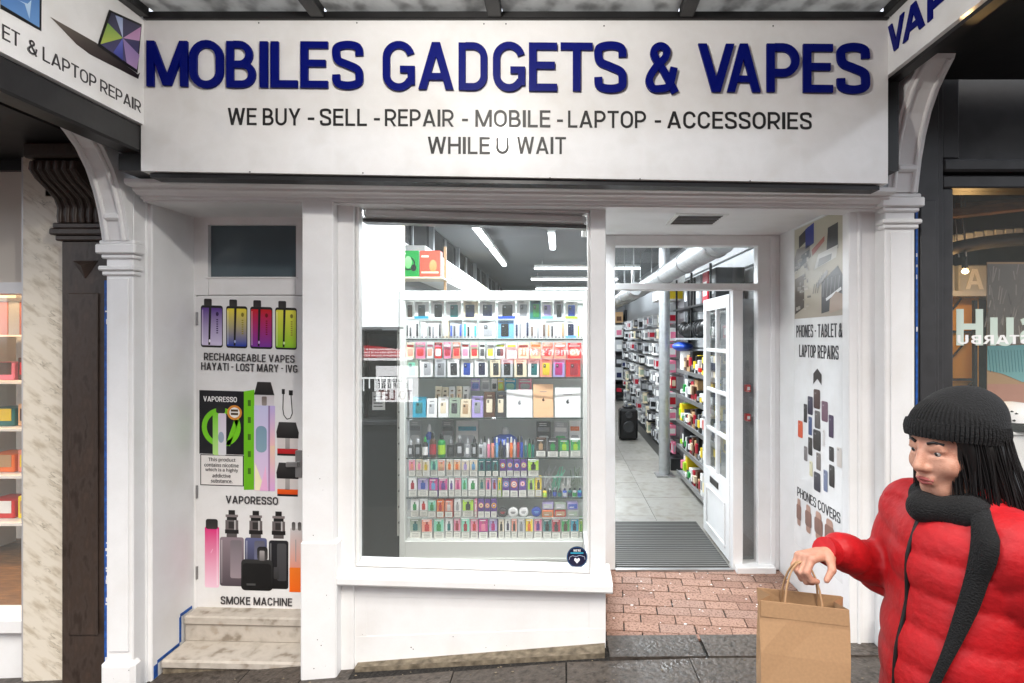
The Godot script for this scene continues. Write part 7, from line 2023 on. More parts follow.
func build_person():
	var where := Vector3(0.985, 0.0, -1.34)
	var t := thing("person", where, "person in red quilted coat and black beanie walking past with a paper bag", "person")
	t.set_meta("own_axes", true)
	t.rotation.y = deg_to_rad(-86)
	# own axes: +z is the way they walk, +x their left hand
	var neck := Vector3(0, 1.305, 0.015)
	var sh_l := Vector3(0.155, 1.24, -0.005)
	var sh_r := Vector3(-0.155, 1.24, 0.015)
	var el_r := Vector3(-0.225, 1.045, 0.06)
	var wr_r := Vector3(-0.135, 1.135, 0.25)
	var el_l := Vector3(0.245, 1.00, -0.10)
	var wr_l := Vector3(0.25, 0.79, -0.06)
	var hip_l := Vector3(0.085, 0.80, 0)
	var hip_r := Vector3(-0.085, 0.80, 0)
	var kn_l := Vector3(0.09, 0.45, -0.04)
	var an_l := Vector3(0.09, 0.10, -0.22)
	var kn_r := Vector3(-0.09, 0.46, 0.13)
	var an_r := Vector3(-0.09, 0.08, 0.20)
	var st := mb()
	# body under the clothes, one surface
	net([{"a": Vector3(0, 0.82, 0), "b": Vector3(0, 1.0, 0.01), "ra": 0.13, "rb": 0.115, "k": 0.05}, {"a": Vector3(0, 1.0, 0.01), "b": Vector3(0, 1.2, 0), "ra": 0.115, "rb": 0.13, "k": 0.05}, {"a": sh_l, "b": sh_r, "ra": 0.055, "rb": 0.055, "k": 0.05}, {"a": Vector3(0, 1.24, 0.0), "b": neck + Vector3(0, 0.06, 0.015), "ra": 0.06, "rb": 0.05, "k": 0.04},
		{"a": sh_l, "b": el_l, "ra": 0.048, "rb": 0.038, "k": 0.02}, {"a": el_l, "b": wr_l, "ra": 0.038, "rb": 0.026, "k": 0.02}, {"a": sh_r, "b": el_r, "ra": 0.048, "rb": 0.038, "k": 0.02}, {"a": el_r, "b": wr_r, "ra": 0.038, "rb": 0.026, "k": 0.02},
		{"a": hip_l, "b": kn_l, "ra": 0.085, "rb": 0.055, "k": 0.03}, {"a": kn_l, "b": an_l, "ra": 0.055, "rb": 0.036, "k": 0.02}, {"a": hip_r, "b": kn_r, "ra": 0.085, "rb": 0.055, "k": 0.03}, {"a": kn_r, "b": an_r, "ra": 0.055, "rb": 0.036, "k": 0.02}], 0.02, st)
	# head: turned a little to the street
	var hc := Vector3(0, 1.43, 0.035)
	var ht := Basis(Vector3.UP, deg_to_rad(10)) * Basis(Vector3.RIGHT, deg_to_rad(4))
	var hp := func(v: Vector3) -> Vector3: return hc + ht * v
	var head := [{"c": hp.call(Vector3(0, 0.025, -0.012)), "r": Vector3(0.073, 0.088, 0.092), "turn": ht, "k": 0.02}, {"c": hp.call(Vector3(0, -0.035, 0.018)), "r": Vector3(0.056, 0.068, 0.066), "turn": ht, "k": 0.04},
		{"a": hp.call(Vector3(-0.016, -0.092, 0.052)), "b": hp.call(Vector3(0.016, -0.092, 0.052)), "ra": 0.017, "rb": 0.017, "k": 0.03},
		{"a": hp.call(Vector3(0, 0.012, 0.083)), "b": hp.call(Vector3(0, -0.030, 0.100)), "ra": 0.008, "rb": 0.0125, "k": 0.012}, {"a": hp.call(Vector3(-0.012, -0.034, 0.088)), "b": hp.call(Vector3(0.012, -0.034, 0.088)), "ra": 0.008, "rb": 0.008, "k": 0.008},
		{"a": hp.call(Vector3(-0.034, 0.022, 0.070)), "b": hp.call(Vector3(0.034, 0.022, 0.070)), "ra": 0.011, "rb": 0.011, "k": 0.014},
		{"c": hp.call(Vector3(0.040, -0.028, 0.056)), "r": Vector3(0.02, 0.02, 0.018), "k": 0.02}, {"c": hp.call(Vector3(-0.040, -0.028, 0.056)), "r": Vector3(0.02, 0.02, 0.018), "k": 0.02},
		{"a": hp.call(Vector3(-0.017, -0.058, 0.080)), "b": hp.call(Vector3(0.017, -0.058, 0.080)), "ra": 0.0075, "rb": 0.0075, "k": 0.008}, {"a": hp.call(Vector3(-0.013, -0.068, 0.078)), "b": hp.call(Vector3(0.013, -0.068, 0.078)), "ra": 0.008, "rb": 0.008, "k": 0.008},
		{"c": hp.call(Vector3(0.031, 0.004, 0.086)), "r": Vector3(0.015, 0.010, 0.012), "k": 0.010, "cut": true}, {"c": hp.call(Vector3(-0.031, 0.004, 0.086)), "r": Vector3(0.015, 0.010, 0.012), "k": 0.010, "cut": true},
		{"a": hp.call(Vector3(0.019, 0.0115, 0.0795)), "b": hp.call(Vector3(0.043, 0.0105, 0.0715)), "ra": 0.0062, "rb": 0.0060, "k": 0.004}, {"a": hp.call(Vector3(-0.019, 0.0115, 0.0795)), "b": hp.call(Vector3(-0.043, 0.0105, 0.0715)), "ra": 0.0062, "rb": 0.0060, "k": 0.004},
		{"a": hp.call(Vector3(0.021, -0.0075, 0.079)), "b": hp.call(Vector3(0.041, -0.007, 0.072)), "ra": 0.005, "rb": 0.005, "k": 0.004}, {"a": hp.call(Vector3(-0.021, -0.0075, 0.079)), "b": hp.call(Vector3(-0.041, -0.007, 0.072)), "ra": 0.005, "rb": 0.005, "k": 0.004},
		{"c": hp.call(Vector3(0.076, -0.005, -0.012)), "r": Vector3(0.009, 0.03, 0.018), "turn": ht, "k": 0.008}, {"c": hp.call(Vector3(-0.076, -0.005, -0.012)), "r": Vector3(0.009, 0.03, 0.018), "turn": ht, "k": 0.008},
		{"a": hp.call(Vector3(0, -0.05, -0.02)), "b": neck + Vector3(0, -0.02, 0.0), "ra": 0.05, "rb": 0.055, "k": 0.03}]
	net(head, 0.005, st)
	var hr := []
	hand(hr, wr_r + Vector3(0.005, 0.0, 0.02), Vector3(0.25, -0.05, 0.97).normalized(), Vector3(0.15, -0.97, -0.1).normalized(), true, 1.15)
	net(hr, 0.0035, st)
	hr = []
	hand(hr, wr_l + Vector3(0, -0.02, 0.01), Vector3(0.0, -0.96, 0.25).normalized(), Vector3(-1, 0, 0.1).normalized(), false, 0.35)
	net(hr, 0.0035, st)
	finish(st, "body", M.skin, t)
	# face details
	for e in [-1.0, 1.0]:
		var s := mb()
		var c: Vector3 = hp.call(Vector3(0.031 * e, 0.004, 0.071))
		lathe(s, c, [Vector2(0, -0.010), Vector2(0.007, -0.007), Vector2(0.0098, 0), Vector2(0.007, 0.007), Vector2(0, 0.010)], 12)
		var eye := finish(s, "eye", M.eye_white, t)
		s = mb()
		lathe(s, c + ht * Vector3(0, -0.0005, 0.0052), [Vector2(0, -0.0056), Vector2(0.0040, -0.0040), Vector2(0.0056, 0), Vector2(0.0040, 0.0040), Vector2(0, 0.0056)], 10)
		finish(s, "iris", M.dark_hair, eye)
		s = mb()
		tube(s, [hp.call(Vector3(0.016 * e, 0.026, 0.086)), hp.call(Vector3(0.030 * e, 0.031, 0.083)), hp.call(Vector3(0.046 * e, 0.026, 0.070))], 0.0035, 6)
		finish(s, "eyebrow", M.dark_hair, t)
	var s := mb()
	tube(s, [hp.call(Vector3(-0.022, -0.062, 0.080)), hp.call(Vector3(-0.008, -0.060, 0.0885)), hp.call(Vector3(0.008, -0.060, 0.0885)), hp.call(Vector3(0.022, -0.062, 0.080))], 0.0045, 6)
	tube(s, [hp.call(Vector3(-0.018, -0.067, 0.080)), hp.call(Vector3(0, -0.070, 0.087)), hp.call(Vector3(0.018, -0.067, 0.080))], 0.005, 6)
	finish(s, "lips", M.lip, t)
	# hair over the ears and down the back, beanie over it
	st = mb()
	net([{"c": hp.call(Vector3(0, 0.01, -0.035)), "r": Vector3(0.090, 0.100, 0.085), "turn": ht, "k": 0.02}, {"a": hp.call(Vector3(0.055, 0.0, -0.035)), "b": Vector3(0.085, 1.285, -0.06), "ra": 0.042, "rb": 0.030, "k": 0.03}, {"a": hp.call(Vector3(-0.055, 0.0, -0.035)), "b": Vector3(-0.085, 1.285, -0.055), "ra": 0.042, "rb": 0.030, "k": 0.03}, {"a": hp.call(Vector3(0, -0.02, -0.07)), "b": Vector3(0, 1.24, -0.11), "ra": 0.07, "rb": 0.055, "k": 0.04},
		{"a": hp.call(Vector3(0.062, 0.045, 0.035)), "b": hp.call(Vector3(0.075, -0.06, 0.012)), "ra": 0.018, "rb": 0.014, "k": 0.02}, {"a": hp.call(Vector3(-0.062, 0.045, 0.035)), "b": hp.call(Vector3(-0.075, -0.06, 0.012)), "ra": 0.018, "rb": 0.014, "k": 0.02}], 0.007, st)
	for k in 340:
		var f := fmod(k * 0.618034, 1.0)
		var ang := lerpf(deg_to_rad(-62), deg_to_rad(242), f) + rng.randf_range(-0.03, 0.03)     # round the back from one temple to the other
		var rr := rng.randf_range(1.0, 1.12)
		var top: Vector3 = hp.call(Vector3(cos(ang) * 0.086 * rr, 0.050, -0.028 - sin(ang) * 0.088 * rr))
		var mid: Vector3 = hp.call(Vector3(cos(ang) * 0.094 * rr, -0.035, -0.035 - sin(ang) * 0.094 * rr))
		var low := Vector3(cos(ang) * 0.108 * rr, 1.31 + rng.randf_range(-0.03, 0.02), -0.03 - sin(ang) * 0.105 * rr)
		var tip := Vector3(cos(ang) * 0.112 * rr + rng.randf_range(-0.012, 0.012), 1.235 + rng.randf_range(-0.03, 0.03), -0.045 - sin(ang) * 0.125 * rr + rng.randf_range(-0.01, 0.01))
		var lock := []
		for e in 10:
			var u := e / 9.0
			var a1 := top.lerp(mid, u); var a2 := mid.lerp(low, u); var a3 := low.lerp(tip, u)
			lock.append(a1.lerp(a2, u).lerp(a2.lerp(a3, u), u) + Vector3(sin(u * 9.0 + k), 0, cos(u * 8.0 + k * 1.7)) * 0.0018)
		tube(st, lock, 0.0022, 4, 0.0008, false)
	finish(st, "hair", M.dark_hair, t)
	st = mb()
	net([{"c": hp.call(Vector3(0, 0.045, -0.02)), "r": Vector3(0.092, 0.088, 0.108), "turn": ht * Basis(Vector3.RIGHT, -0.15), "k": 0.02}, {"c": hp.call(Vector3(0, 0.085, -0.06)), "r": Vector3(0.070, 0.060, 0.075), "turn": ht, "k": 0.05}, {"c": hp.call(Vector3(0, -0.075, 0.045)), "r": Vector3(0.16, 0.115, 0.16), "turn": ht * Basis(Vector3.RIGHT, -0.12), "k": 0.008, "cut": true}], 0.007, st)
	var cap := finish(st, "beanie", M.black_knit, t)
	# knitted ribs over the crown and a turned-up cuff of shorter ribs
	s = mb()
	var hb := ht * Basis(Vector3.RIGHT, -0.15)
	for k in 64:
		var a := TAU * k / 64
		var rib := []
		for e in 11:
			var el := lerpf(-0.10, 1.50, e / 10.0)
			var q := Vector3(cos(el) * cos(a) * 0.0925, sin(el) * 0.0885, cos(el) * sin(a) * 0.1085)
			q += Vector3(0, 0.022, -0.03) * smoothstep(0.5, 1.4, el) * 0.5 * (1.0 - sin(a))
			rib.append(hc + ht * Vector3(0, 0.045, -0.02) + hb * q)
		tube(s, rib, 0.0042, 5, 0.0012, false)
	finish(s, "rib", M.black_knit, cap)
	s = mb()
	for k in 72:
		var a := TAU * k / 72
		var rib := []
		for e in 5:
			var v := e / 4.0
			var bulge := 0.006 + 0.004 * sin(v * PI)
			rib.append(hc + ht * Vector3(0, 0.045, -0.02) + hb * Vector3(cos(a) * (0.089 + bulge), lerpf(-0.020, 0.018, v), sin(a) * (0.103 + bulge)))
		tube(s, rib, 0.0048, 5)
	finish(s, "cuff", M.black_knit, cap)
	# coat
	var coat := [{"c": Vector3(0, 1.175, 0.0), "r": Vector3(0.15, 0.14, 0.128), "k": 0.06}, {"a": Vector3(0, 1.12, 0.0), "b": Vector3(0, 0.92, 0.01), "ra": 0.132, "rb": 0.146, "k": 0.08}, {"a": Vector3(0, 0.92, 0.01), "b": Vector3(0, 0.62, 0.03), "ra": 0.146, "rb": 0.182, "k": 0.08}, {"c": Vector3(0.10, 0.98, 0.0), "r": Vector3(0.065, 0.2, 0.10), "k": 0.08}, {"c": Vector3(-0.10, 0.98, 0.0), "r": Vector3(0.065, 0.2, 0.10), "k": 0.08},
		{"a": sh_l, "b": sh_r, "ra": 0.062, "rb": 0.062, "k": 0.09}, {"a": sh_l, "b": el_l, "ra": 0.062, "rb": 0.058, "k": 0.05, "limb": true, "from": 0.03}, {"a": el_l, "b": wr_l, "ra": 0.058, "rb": 0.050, "k": 0.05, "limb": true, "from": 0.315}, {"a": sh_r, "b": el_r, "ra": 0.062, "rb": 0.056, "k": 0.05, "limb": true, "from": 0.03}, {"a": el_r, "b": wr_r + Vector3(-0.01, 0, -0.02), "ra": 0.056, "rb": 0.046, "k": 0.03, "limb": true, "from": 0.21},
		{"a": Vector3(0, 1.24, -0.01), "b": Vector3(0, 1.325, 0.005), "ra": 0.100, "rb": 0.085, "k": 0.03}, {"c": Vector3(0, 1.265, -0.10), "r": Vector3(0.12, 0.065, 0.07), "k": 0.03},
		{"a": Vector3(0, 1.285, 0.03), "b": Vector3(0, 1.42, 0.05), "ra": 0.066, "rb": 0.080, "k": 0.012, "cut": true}, {"c": Vector3(0, 0.42, 0.0), "r": Vector3(0.5, 0.15, 0.5), "k": 0.02, "cut": true}]
	st = mb()
	net(coat, 0.0095, st, 0.0085, 0.085)
	var co := finish(st, "coat", M.red_coat, t)
	# knitted storm cuffs at the wrists
	for q in [[el_r, wr_r + Vector3(0.004, 0, 0.014)], [el_l, wr_l + Vector3(0, -0.015, 0.004)]]:
		var dirn: Vector3 = (q[1] - q[0]).normalized()
		s = mb()
		for k in 5:
			tube(s, [q[1] + dirn * (0.006 * k - 0.004), q[1] + dirn * (0.006 * k + 0.004)], 0.037 - 0.0008 * k, 16)
		finish(s, "cuff", M.red_coat, co)
	# zip and scarf laid on the coat: find its surface by marching in
	var dist := func(q: Vector3) -> float:
		var o := 1.0
		for p in coat:
			if p.get("cut", false): continue
			var d := prim_d(p, q)
			var h := maxf(0.05 - absf(d - o), 0.0) / 0.05
			o = minf(o, d) - h * h * 0.0125
		return o
	var zip := []
	for k in 24:
		var y := lerpf(1.26, 0.62, k / 23.0)
		var q := Vector3(0.0, y, 0.45)
		for it in 50:
			var d: float = dist.call(q)
			if d < 0.002: break
			q.z -= minf(d * 0.7, 0.01)
		zip.append(q + Vector3(0, 0, 0.006))
	var sz := mb()
	tube(sz, zip, 0.006, 6)
	finish(sz, "zip", M.leather_black, co)
	var strap_left := []
	var strap_right := []
	for k in 26:
		var f := k / 25.0
		var y := lerpf(1.315, 0.70, f)
		var a := lerpf(deg_to_rad(62), deg_to_rad(20), smoothstep(0.0, 1.0, f))   # from the left side of the neck to the front
		for e in [-1, 1]:
			var half: float = (0.017 + 0.006 * sin(f * 7.0)) * e
			var dir := Vector3(sin(a), 0, cos(a))
			var tang := Vector3(cos(a), 0.3, -sin(a)).normalized()
			var q: Vector3 = Vector3(0, y, 0.0) + dir * 0.35 + tang * half
			for it in 40:
				var d: float = dist.call(q)
				if d < 0.004: break
				q -= dir * minf(d * 0.6, 0.01)
			if e < 0: strap_left.append(q + dir * 0.022)
			else: strap_right.append(q + dir * 0.022)
	s = mb()
	s.set_smooth_group(1)
	for k in 25:
		quad(s, strap_left[k], strap_right[k], strap_right[k + 1], strap_left[k + 1])
		var dn := Vector3(-0.6, 0, -0.8) * 0.015
		quad(s, strap_left[k] + dn, strap_left[k], strap_left[k + 1], strap_left[k + 1] + dn)
		quad(s, strap_right[k], strap_right[k] + dn, strap_right[k + 1] + dn, strap_right[k + 1])
	s.set_smooth_group(-1)
	finish(s, "scarf_end", M.black_knit, t)
	s = mb()      # fringe
	for k in 9:
		var q: Vector3 = (strap_left[25] as Vector3).lerp(strap_right[25], k / 8.0)
		tube(s, [q + Vector3(0, 0.01, 0), q + Vector3(rng.randf_range(-0.006, 0.006), -0.06, 0.004)], 0.0028, 5, 0.0018)
	finish(s, "scarf_fringe", M.black_knit, t)
	st = mb()
	net([{"a": Vector3(0.05, 1.318, -0.03), "b": Vector3(0.075, 1.30, 0.05), "ra": 0.032, "rb": 0.034, "k": 0.03}, {"a": Vector3(-0.05, 1.318, -0.03), "b": Vector3(-0.065, 1.30, 0.05), "ra": 0.032, "rb": 0.030, "k": 0.03}, {"a": Vector3(-0.065, 1.30, 0.05), "b": Vector3(0.0, 1.290, 0.105), "ra": 0.03, "rb": 0.03, "k": 0.03}, {"a": Vector3(0.075, 1.30, 0.05), "b": Vector3(0.0, 1.290, 0.105), "ra": 0.034, "rb": 0.03, "k": 0.03}, {"a": Vector3(-0.05, 1.318, -0.03), "b": Vector3(0.05, 1.318, -0.03), "ra": 0.03, "rb": 0.03, "k": 0.03}], 0.008, st)
	finish(st, "scarf", M.black_knit, t)
	# trousers, boots
	st = mb()
	net([{"a": hip_l, "b": kn_l, "ra": 0.098, "rb": 0.068, "k": 0.03}, {"a": kn_l, "b": an_l, "ra": 0.068, "rb": 0.056, "k": 0.02}, {"a": hip_r, "b": kn_r, "ra": 0.098, "rb": 0.068, "k": 0.03}, {"a": kn_r, "b": an_r, "ra": 0.068, "rb": 0.056, "k": 0.02}, {"a": hip_l, "b": hip_r, "ra": 0.11, "rb": 0.11, "k": 0.04}], 0.018, st)
	finish(st, "trousers", M.jeans, t)
	for q in [[an_l, Vector3(0.09, 0.035, -0.08), Vector3(0.09, 0.065, -0.25)], [an_r, Vector3(-0.09, 0.032, 0.34), Vector3(-0.09, 0.036, 0.18)]]:
		st = mb()
		net([{"a": q[0], "b": q[2], "ra": 0.055, "rb": 0.038, "k": 0.03}, {"a": q[2], "b": q[1], "ra": 0.036, "rb": 0.032, "k": 0.03}], 0.012, st)
		finish(st, "boot", M.leather_black, t)
	# paper carrier bag hanging from the hand by its cord handles
	var grip: Vector3 = t.transform * (wr_r + Vector3(0.03, -0.012, 0.105))
	var bw := 0.105
	var bdp := 0.048
	var bh := 0.27
	var bag := thing("paper_bag", grip + Vector3(0, -0.095 - bh, 0), "brown paper carrier bag hanging from the hand of the passer-by", "bag")
	bag.set_meta("own_axes", true)
	bag.rotation.y = deg_to_rad(-14)
	s = mb()
	var jig := func() -> Vector3: return Vector3(rng.randf_range(-0.0025, 0.0025), 0, rng.randf_range(-0.0025, 0.0025))
	var rows := []
	for l in [0.0, 0.05, 0.14, 0.22, bh]:
		var dent: float = 0.030 * smoothstep(0.05, bh, l)          # the gussets fold in towards the top
		var thick: float = bdp - 0.012 * smoothstep(0.05, bh, l)
		var row := []
		for c in [[-1, -1], [-0.35, -1.0], [0.4, -1.0], [1, -1], [1, 0], [1, 1], [0.3, 1.0], [-0.4, 1.0], [-1, 1], [-1, 0]]:
			var x: float = c[0] * bw - (signf(c[0]) * dent if c[1] == 0 else 0.0)
			row.append(Vector3(x, l, c[1] * thick) + jig.call())
		rows.append(row)
	for i in rows.size() - 1:
		for k in 10:
			var j := (k + 1) % 10
			quad(s, rows[i][j], rows[i][k], rows[i + 1][k], rows[i + 1][j])
	for k in range(1, 9):
		tri(s, rows[0][0], rows[0][k], rows[0][k + 1])
	finish(s, "bag_body", M.kraft_paper, bag)
	for e in [-1.0, 1.0]:       # folded rim, cord handle
		bx("rim", Vector3(-bw + 0.002, bh - 0.04, e * 0.0375 - 0.001), Vector3(bw - 0.002, bh, e * 0.0375 + 0.001), M.kraft_paper, bag)
		var cord := []
		for k in 13:
			var a := PI * k / 12
			cord.append(Vector3(-cos(a) * 0.045, bh - 0.03 + sin(a) * 0.125, e * lerpf(0.036, 0.004, sin(a))))
		s = mb()
		tube(s, cord, 0.0028, 6)
		finish(s, "handle", M.kraft_paper, bag)

# ---------------------------------------------------------------- plain grotesque capitals, drawn as strokes
const ADVANCE := {"A": 0.90, "B": 0.76, "C": 0.80, "D": 0.79, "E": 0.68, "F": 0.66, "G": 0.83, "H": 0.84, "I": 0.20, "K": 0.82, "L": 0.64, "M": 1.06, "N": 0.84, "O": 0.84, "P": 0.76, "R": 0.79, "S": 0.75, "T": 0.76, "U": 0.79, "V": 0.88, "W": 1.20, "Y": 0.84, "&": 0.86, "-": 0.36, " ": 0.24}
# one stroke: a strip given by its two sides
func strip_of(path: Array, t: float) -> Array:
	var a := []
	var b := []
	for i in path.size():
		var d: Vector2 = (path[mini(i + 1, path.size() - 1)] - path[maxi(i - 1, 0)]).normalized()
		var n := Vector2(-d.y, d.x) * t * 0.5
		a.append(path[i] + n); b.append(path[i] - n)
	return [a, b]
func bar_of(x0: float, y0: float, x1: float, y1: float) -> Array:
	return [[Vector2(x0, y1), Vector2(x1, y1)], [Vector2(x0, y0), Vector2(x1, y0)]]
func slant_of(x0: float, y0: float, x1: float, y1: float, t: float) -> Array:   # a diagonal cut off level at both ends, x of its left edge
	return [[Vector2(x0, y0), Vector2(x1, y1)], [Vector2(x0 + t, y0), Vector2(x1 + t, y1)]]
func bow(cx: float, cy: float, rx: float, ry: float, a0: float, a1: float, n := 12) -> Array:
	var out := []
	for k in n + 1:
		var a := deg_to_rad(lerpf(a0, a1, float(k) / n))
		out.append(Vector2(cx + cos(a) * rx, cy + sin(a) * ry))
	return out
func curve_of(c: Array, n := 6) -> Array:
	var out := []
	for i in c.size() - 1:
		var p0: Vector2 = c[maxi(i - 1, 0)]; var p1: Vector2 = c[i]; var p2: Vector2 = c[i + 1]; var p3: Vector2 = c[mini(i + 2, c.size() - 1)]
		for k in n: out.append(p1.cubic_interpolate(p2, p0, p3, float(k) / n))
	out.append(c[c.size() - 1])
	return out
func strokes(ch: String, w: float, h: float, t: float) -> Array:
	var v := t * 0.92                # level strokes are a little thinner
	var rx := (w - t) * 0.5
	var ry := minf(rx * 1.02, (h - v) * 0.5)
	match ch:
		"O": return [strip_of(bow(w * 0.5, h - v * 0.5 - ry, rx, ry, 0, 180) + bow(w * 0.5, v * 0.5 + ry, rx, ry, 180, 360) + [Vector2(w - t * 0.5, h - v * 0.5 - ry)], t)]
		"C": return [strip_of(bow(w * 0.5, h - v * 0.5 - ry, rx, ry, 8, 180) + bow(w * 0.5, v * 0.5 + ry, rx, ry, 180, 352), t)]
		"G": return [strip_of(bow(w * 0.5, h - v * 0.5 - ry, rx, ry, 14, 180) + bow(w * 0.5, v * 0.5 + ry, rx, ry, 180, 335), t), bar_of(w - t, h * 0.12, w, h * 0.50), bar_of(w * 0.54, h * 0.50 - v, w - t * 0.999, h * 0.50)]
		"D": return [bar_of(0, 0, t, h), strip_of([Vector2(t, h - v * 0.5)] + bow(w - t * 0.5 - rx, h - v * 0.5 - ry, rx, ry, 90, 0) + bow(w - t * 0.5 - rx, v * 0.5 + ry, rx, ry, 0, -90) + [Vector2(t, v * 0.5)], t)]
		"U": return [strip_of([Vector2(t * 0.5, h)] + bow(w * 0.5, v * 0.5 + ry, rx, ry, 180, 360) + [Vector2(w - t * 0.5, h)], t)]
		"B":
			var q := (h * 0.5 - v * 0.5) * 0.5
			var q2 := (h * 0.5) * 0.5 - v * 0.25
			return [bar_of(0, 0, t, h), strip_of([Vector2(t, h - v * 0.5)] + bow(w * 0.90 - t * 0.5 - q, h - v * 0.5 - q, q, q, 90, -90) + [Vector2(t, h - v * 0.5 - 2 * q)], t), strip_of([Vector2(t, v * 0.5 + 2 * q2)] + bow(w - t * 0.5 - q2, v * 0.5 + q2, q2, q2, 90, -90) + [Vector2(t, v * 0.5)], t)]
		"P", "R":
			var q := h * 0.265
			var out := [bar_of(0, 0, t, h), strip_of([Vector2(t, h - v * 0.5)] + bow(w - t * 0.5 - q, h - v * 0.5 - q, q, q, 90, -90) + [Vector2(t, h - v * 0.5 - 2 * q)], t)]
			if ch == "R": out.append(slant_of(w - t * 1.08, 0, w * 0.40, h - v - 2 * q + v * 0.3, t * 1.08))
			return out
		"S": return [strip_of(curve_of([Vector2(w - t * 0.5, h * 0.70), Vector2(w * 0.83, h - v * 0.85), Vector2(w * 0.5, h - v * 0.5), Vector2(w * 0.17, h - v * 0.85), Vector2(t * 0.5, h * 0.745), Vector2(w * 0.20, h * 0.595), Vector2(w * 0.5, h * 0.51), Vector2(w * 0.82, h * 0.41), Vector2(w - t * 0.5, h * 0.255), Vector2(w * 0.83, v * 0.85), Vector2(w * 0.5, v * 0.5), Vector2(w * 0.17, v * 0.85), Vector2(t * 0.5, h * 0.30)]), t)]
		"E": return [bar_of(0, 0, t, h), bar_of(t, h - v, w, h), bar_of(t, h * 0.53 - v * 0.5, w * 0.92, h * 0.53 + v * 0.5), bar_of(t, 0, w, v)]
		"F": return [bar_of(0, 0, t, h), bar_of(t, h - v, w, h), bar_of(t, h * 0.50 - v * 0.5, w * 0.92, h * 0.50 + v * 0.5)]
		"L": return [bar_of(0, 0, t, h), bar_of(t, 0, w, v)]
		"T": return [bar_of(0, h - v, w, h), bar_of(w * 0.5 - t * 0.5, 0, w * 0.5 + t * 0.5, h - v)]
		"H": return [bar_of(0, 0, t, h), bar_of(w - t, 0, w, h), bar_of(t, h * 0.52 - v * 0.5, w - t, h * 0.52 + v * 0.5)]
		"I": return [bar_of(0, 0, w, h)]
		"-": return [bar_of(0, 0, w, h)]
		"A": return [slant_of(0, 0, w * 0.5 - t * 0.56, h, t * 1.12), slant_of(w - t * 1.12, 0, w * 0.5 - t * 0.56, h, t * 1.12), bar_of(w * 0.22, h * 0.20, w * 0.78, h * 0.20 + v)]
		"V": return [slant_of(0, h, w * 0.5 - t * 0.56, 0, t * 1.12), slant_of(w - t * 1.12, h, w * 0.5 - t * 0.56, 0, t * 1.12)]
		"W":
			var u := t * 1.04
			return [slant_of(0, h, w * 0.26 - u * 0.5, 0, u), slant_of(w * 0.5 - u * 0.5, h, w * 0.26 - u * 0.5, 0, u), slant_of(w * 0.5 - u * 0.5, h, w * 0.74 - u * 0.5, 0, u), slant_of(w - u, h, w * 0.74 - u * 0.5, 0, u)]
		"M": return [bar_of(0, 0, t, h), bar_of(w - t, 0, w, h), slant_of(0, h, w * 0.5 - t * 0.55, h * 0.02, t * 1.1), slant_of(w - t * 1.1, h, w * 0.5 - t * 0.55, h * 0.02, t * 1.1)]
		"N": return [bar_of(0, 0, t, h), bar_of(w - t, 0, w, h), slant_of(0, h, w - t * 1.1, 0, t * 1.1)]
		"K": return [bar_of(0, 0, t, h), slant_of(t * 0.7, h * 0.34, w - t * 1.25, h, t * 1.2), slant_of(w - t * 1.2, 0, w * 0.30, h * 0.60, t * 1.2)]
		"Y": return [slant_of(0, h, w * 0.5 - t * 0.56, h * 0.40, t * 1.12), slant_of(w - t * 1.12, h, w * 0.5 - t * 0.56, h * 0.40, t * 1.12), bar_of(w * 0.5 - t * 0.5, 0, w * 0.5 + t * 0.5, h * 0.46)]
		"&": return [strip_of(curve_of([Vector2(w - t * 0.55, 0.0), Vector2(w * 0.55, h * 0.42), Vector2(w * 0.27, h * 0.72), Vector2(w * 0.28, h * 0.87), Vector2(w * 0.45, h - v * 0.5), Vector2(w * 0.62, h * 0.86), Vector2(w * 0.58, h * 0.70), Vector2(w * 0.30, h * 0.50), Vector2(t * 0.5, h * 0.27), Vector2(w * 0.20, h * 0.09), Vector2(w * 0.42, v * 0.5), Vector2(w * 0.70, h * 0.14), Vector2(w * 0.84, h * 0.50)]), t)]
	return []
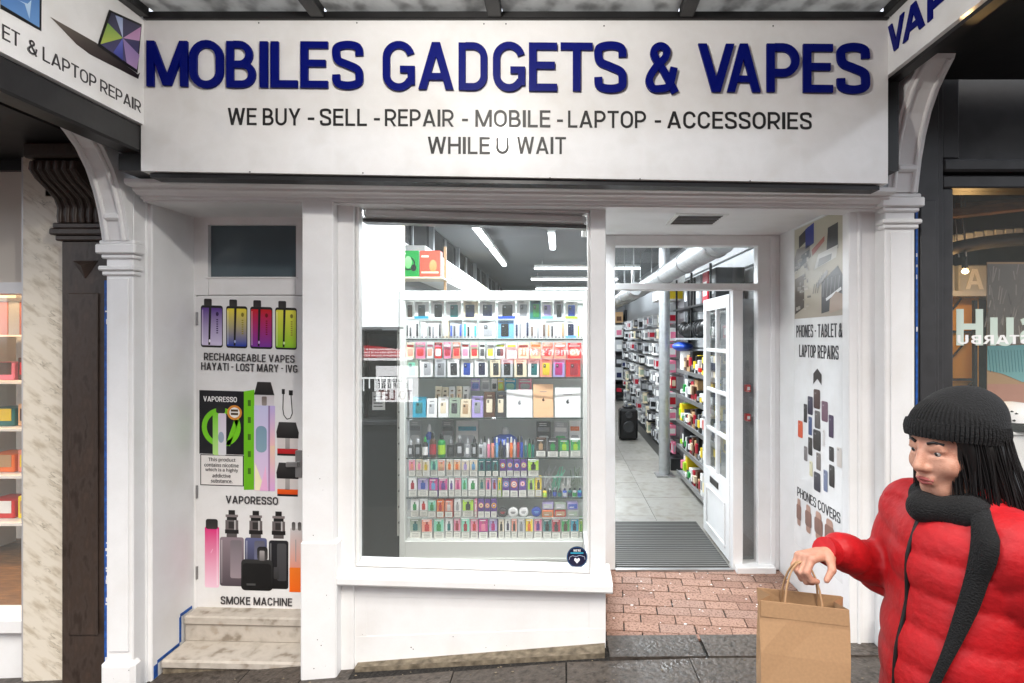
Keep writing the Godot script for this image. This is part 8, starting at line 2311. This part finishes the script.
# capitals fitted into the box w by h round "centre"; t is the stroke as a share of the height
func capitals(parent: Node, called: String, text: String, centre: Vector3, w: float, h: float, t: float, depth: float, mat_: Material, turn := 0.0, lean := 0.0) -> MeshInstance3D:
	var total := 0.0
	var gap := 0.13
	for i in text.length(): total += ADVANCE[text[i]] + (gap if i < text.length() - 1 else 0.0)
	var sx := w / (total * h)
	var turned := Basis(Vector3.UP, turn)
	var s := mb()
	var x := -w * 0.5
	var stroke := t * h * clampf(sx, 0.8, 1.15)
	for i in text.length():
		var ch := text[i]
		var lw: float = ADVANCE[ch] * h * sx
		if text.length() == 1: lw = w
		var lh := h
		var y0 := -h * 0.5
		if ch == "-" and text.length() > 1:
			lh = stroke * 0.85; y0 = -h * 0.06
		var n := 0
		for st in strokes(ch, lw, lh, stroke if ch != "I" else lw):
			var up := n * minf(0.0004, depth * 0.15)
			n += 1
			var a: Array = st[0]
			var b: Array = st[1]
			var pt := func(p: Vector2, z: float) -> Vector3:
				var q := Vector2(x + p.x, y0 + p.y)
				return turned * Vector3(q.x, q.y - lean * q.x, z)
			var rise := 0.00005 if ch == "&" else 0.0        # where one stroke crosses itself
			for k in a.size() - 1:
				quad(s, pt.call(b[k], depth + up + rise * k), pt.call(b[k + 1], depth + up + rise * (k + 1)), pt.call(a[k + 1], depth + up + rise * (k + 1)), pt.call(a[k], depth + up + rise * k))
				quad(s, pt.call(a[k], depth + up), pt.call(a[k + 1], depth + up), pt.call(a[k + 1], 0.0), pt.call(a[k], 0.0))
				quad(s, pt.call(b[k + 1], depth + up), pt.call(b[k], depth + up), pt.call(b[k], 0.0), pt.call(b[k + 1], 0.0))
			var e := a.size() - 1
			quad(s, pt.call(a[0], depth + up), pt.call(a[0], 0.0), pt.call(b[0], 0.0), pt.call(b[0], depth + up))
			quad(s, pt.call(b[e], depth + up), pt.call(b[e], 0.0), pt.call(a[e], 0.0), pt.call(a[e], depth + up))
		x += lw + gap * h * sx
	return finish(s, called, mat_, parent, centre)
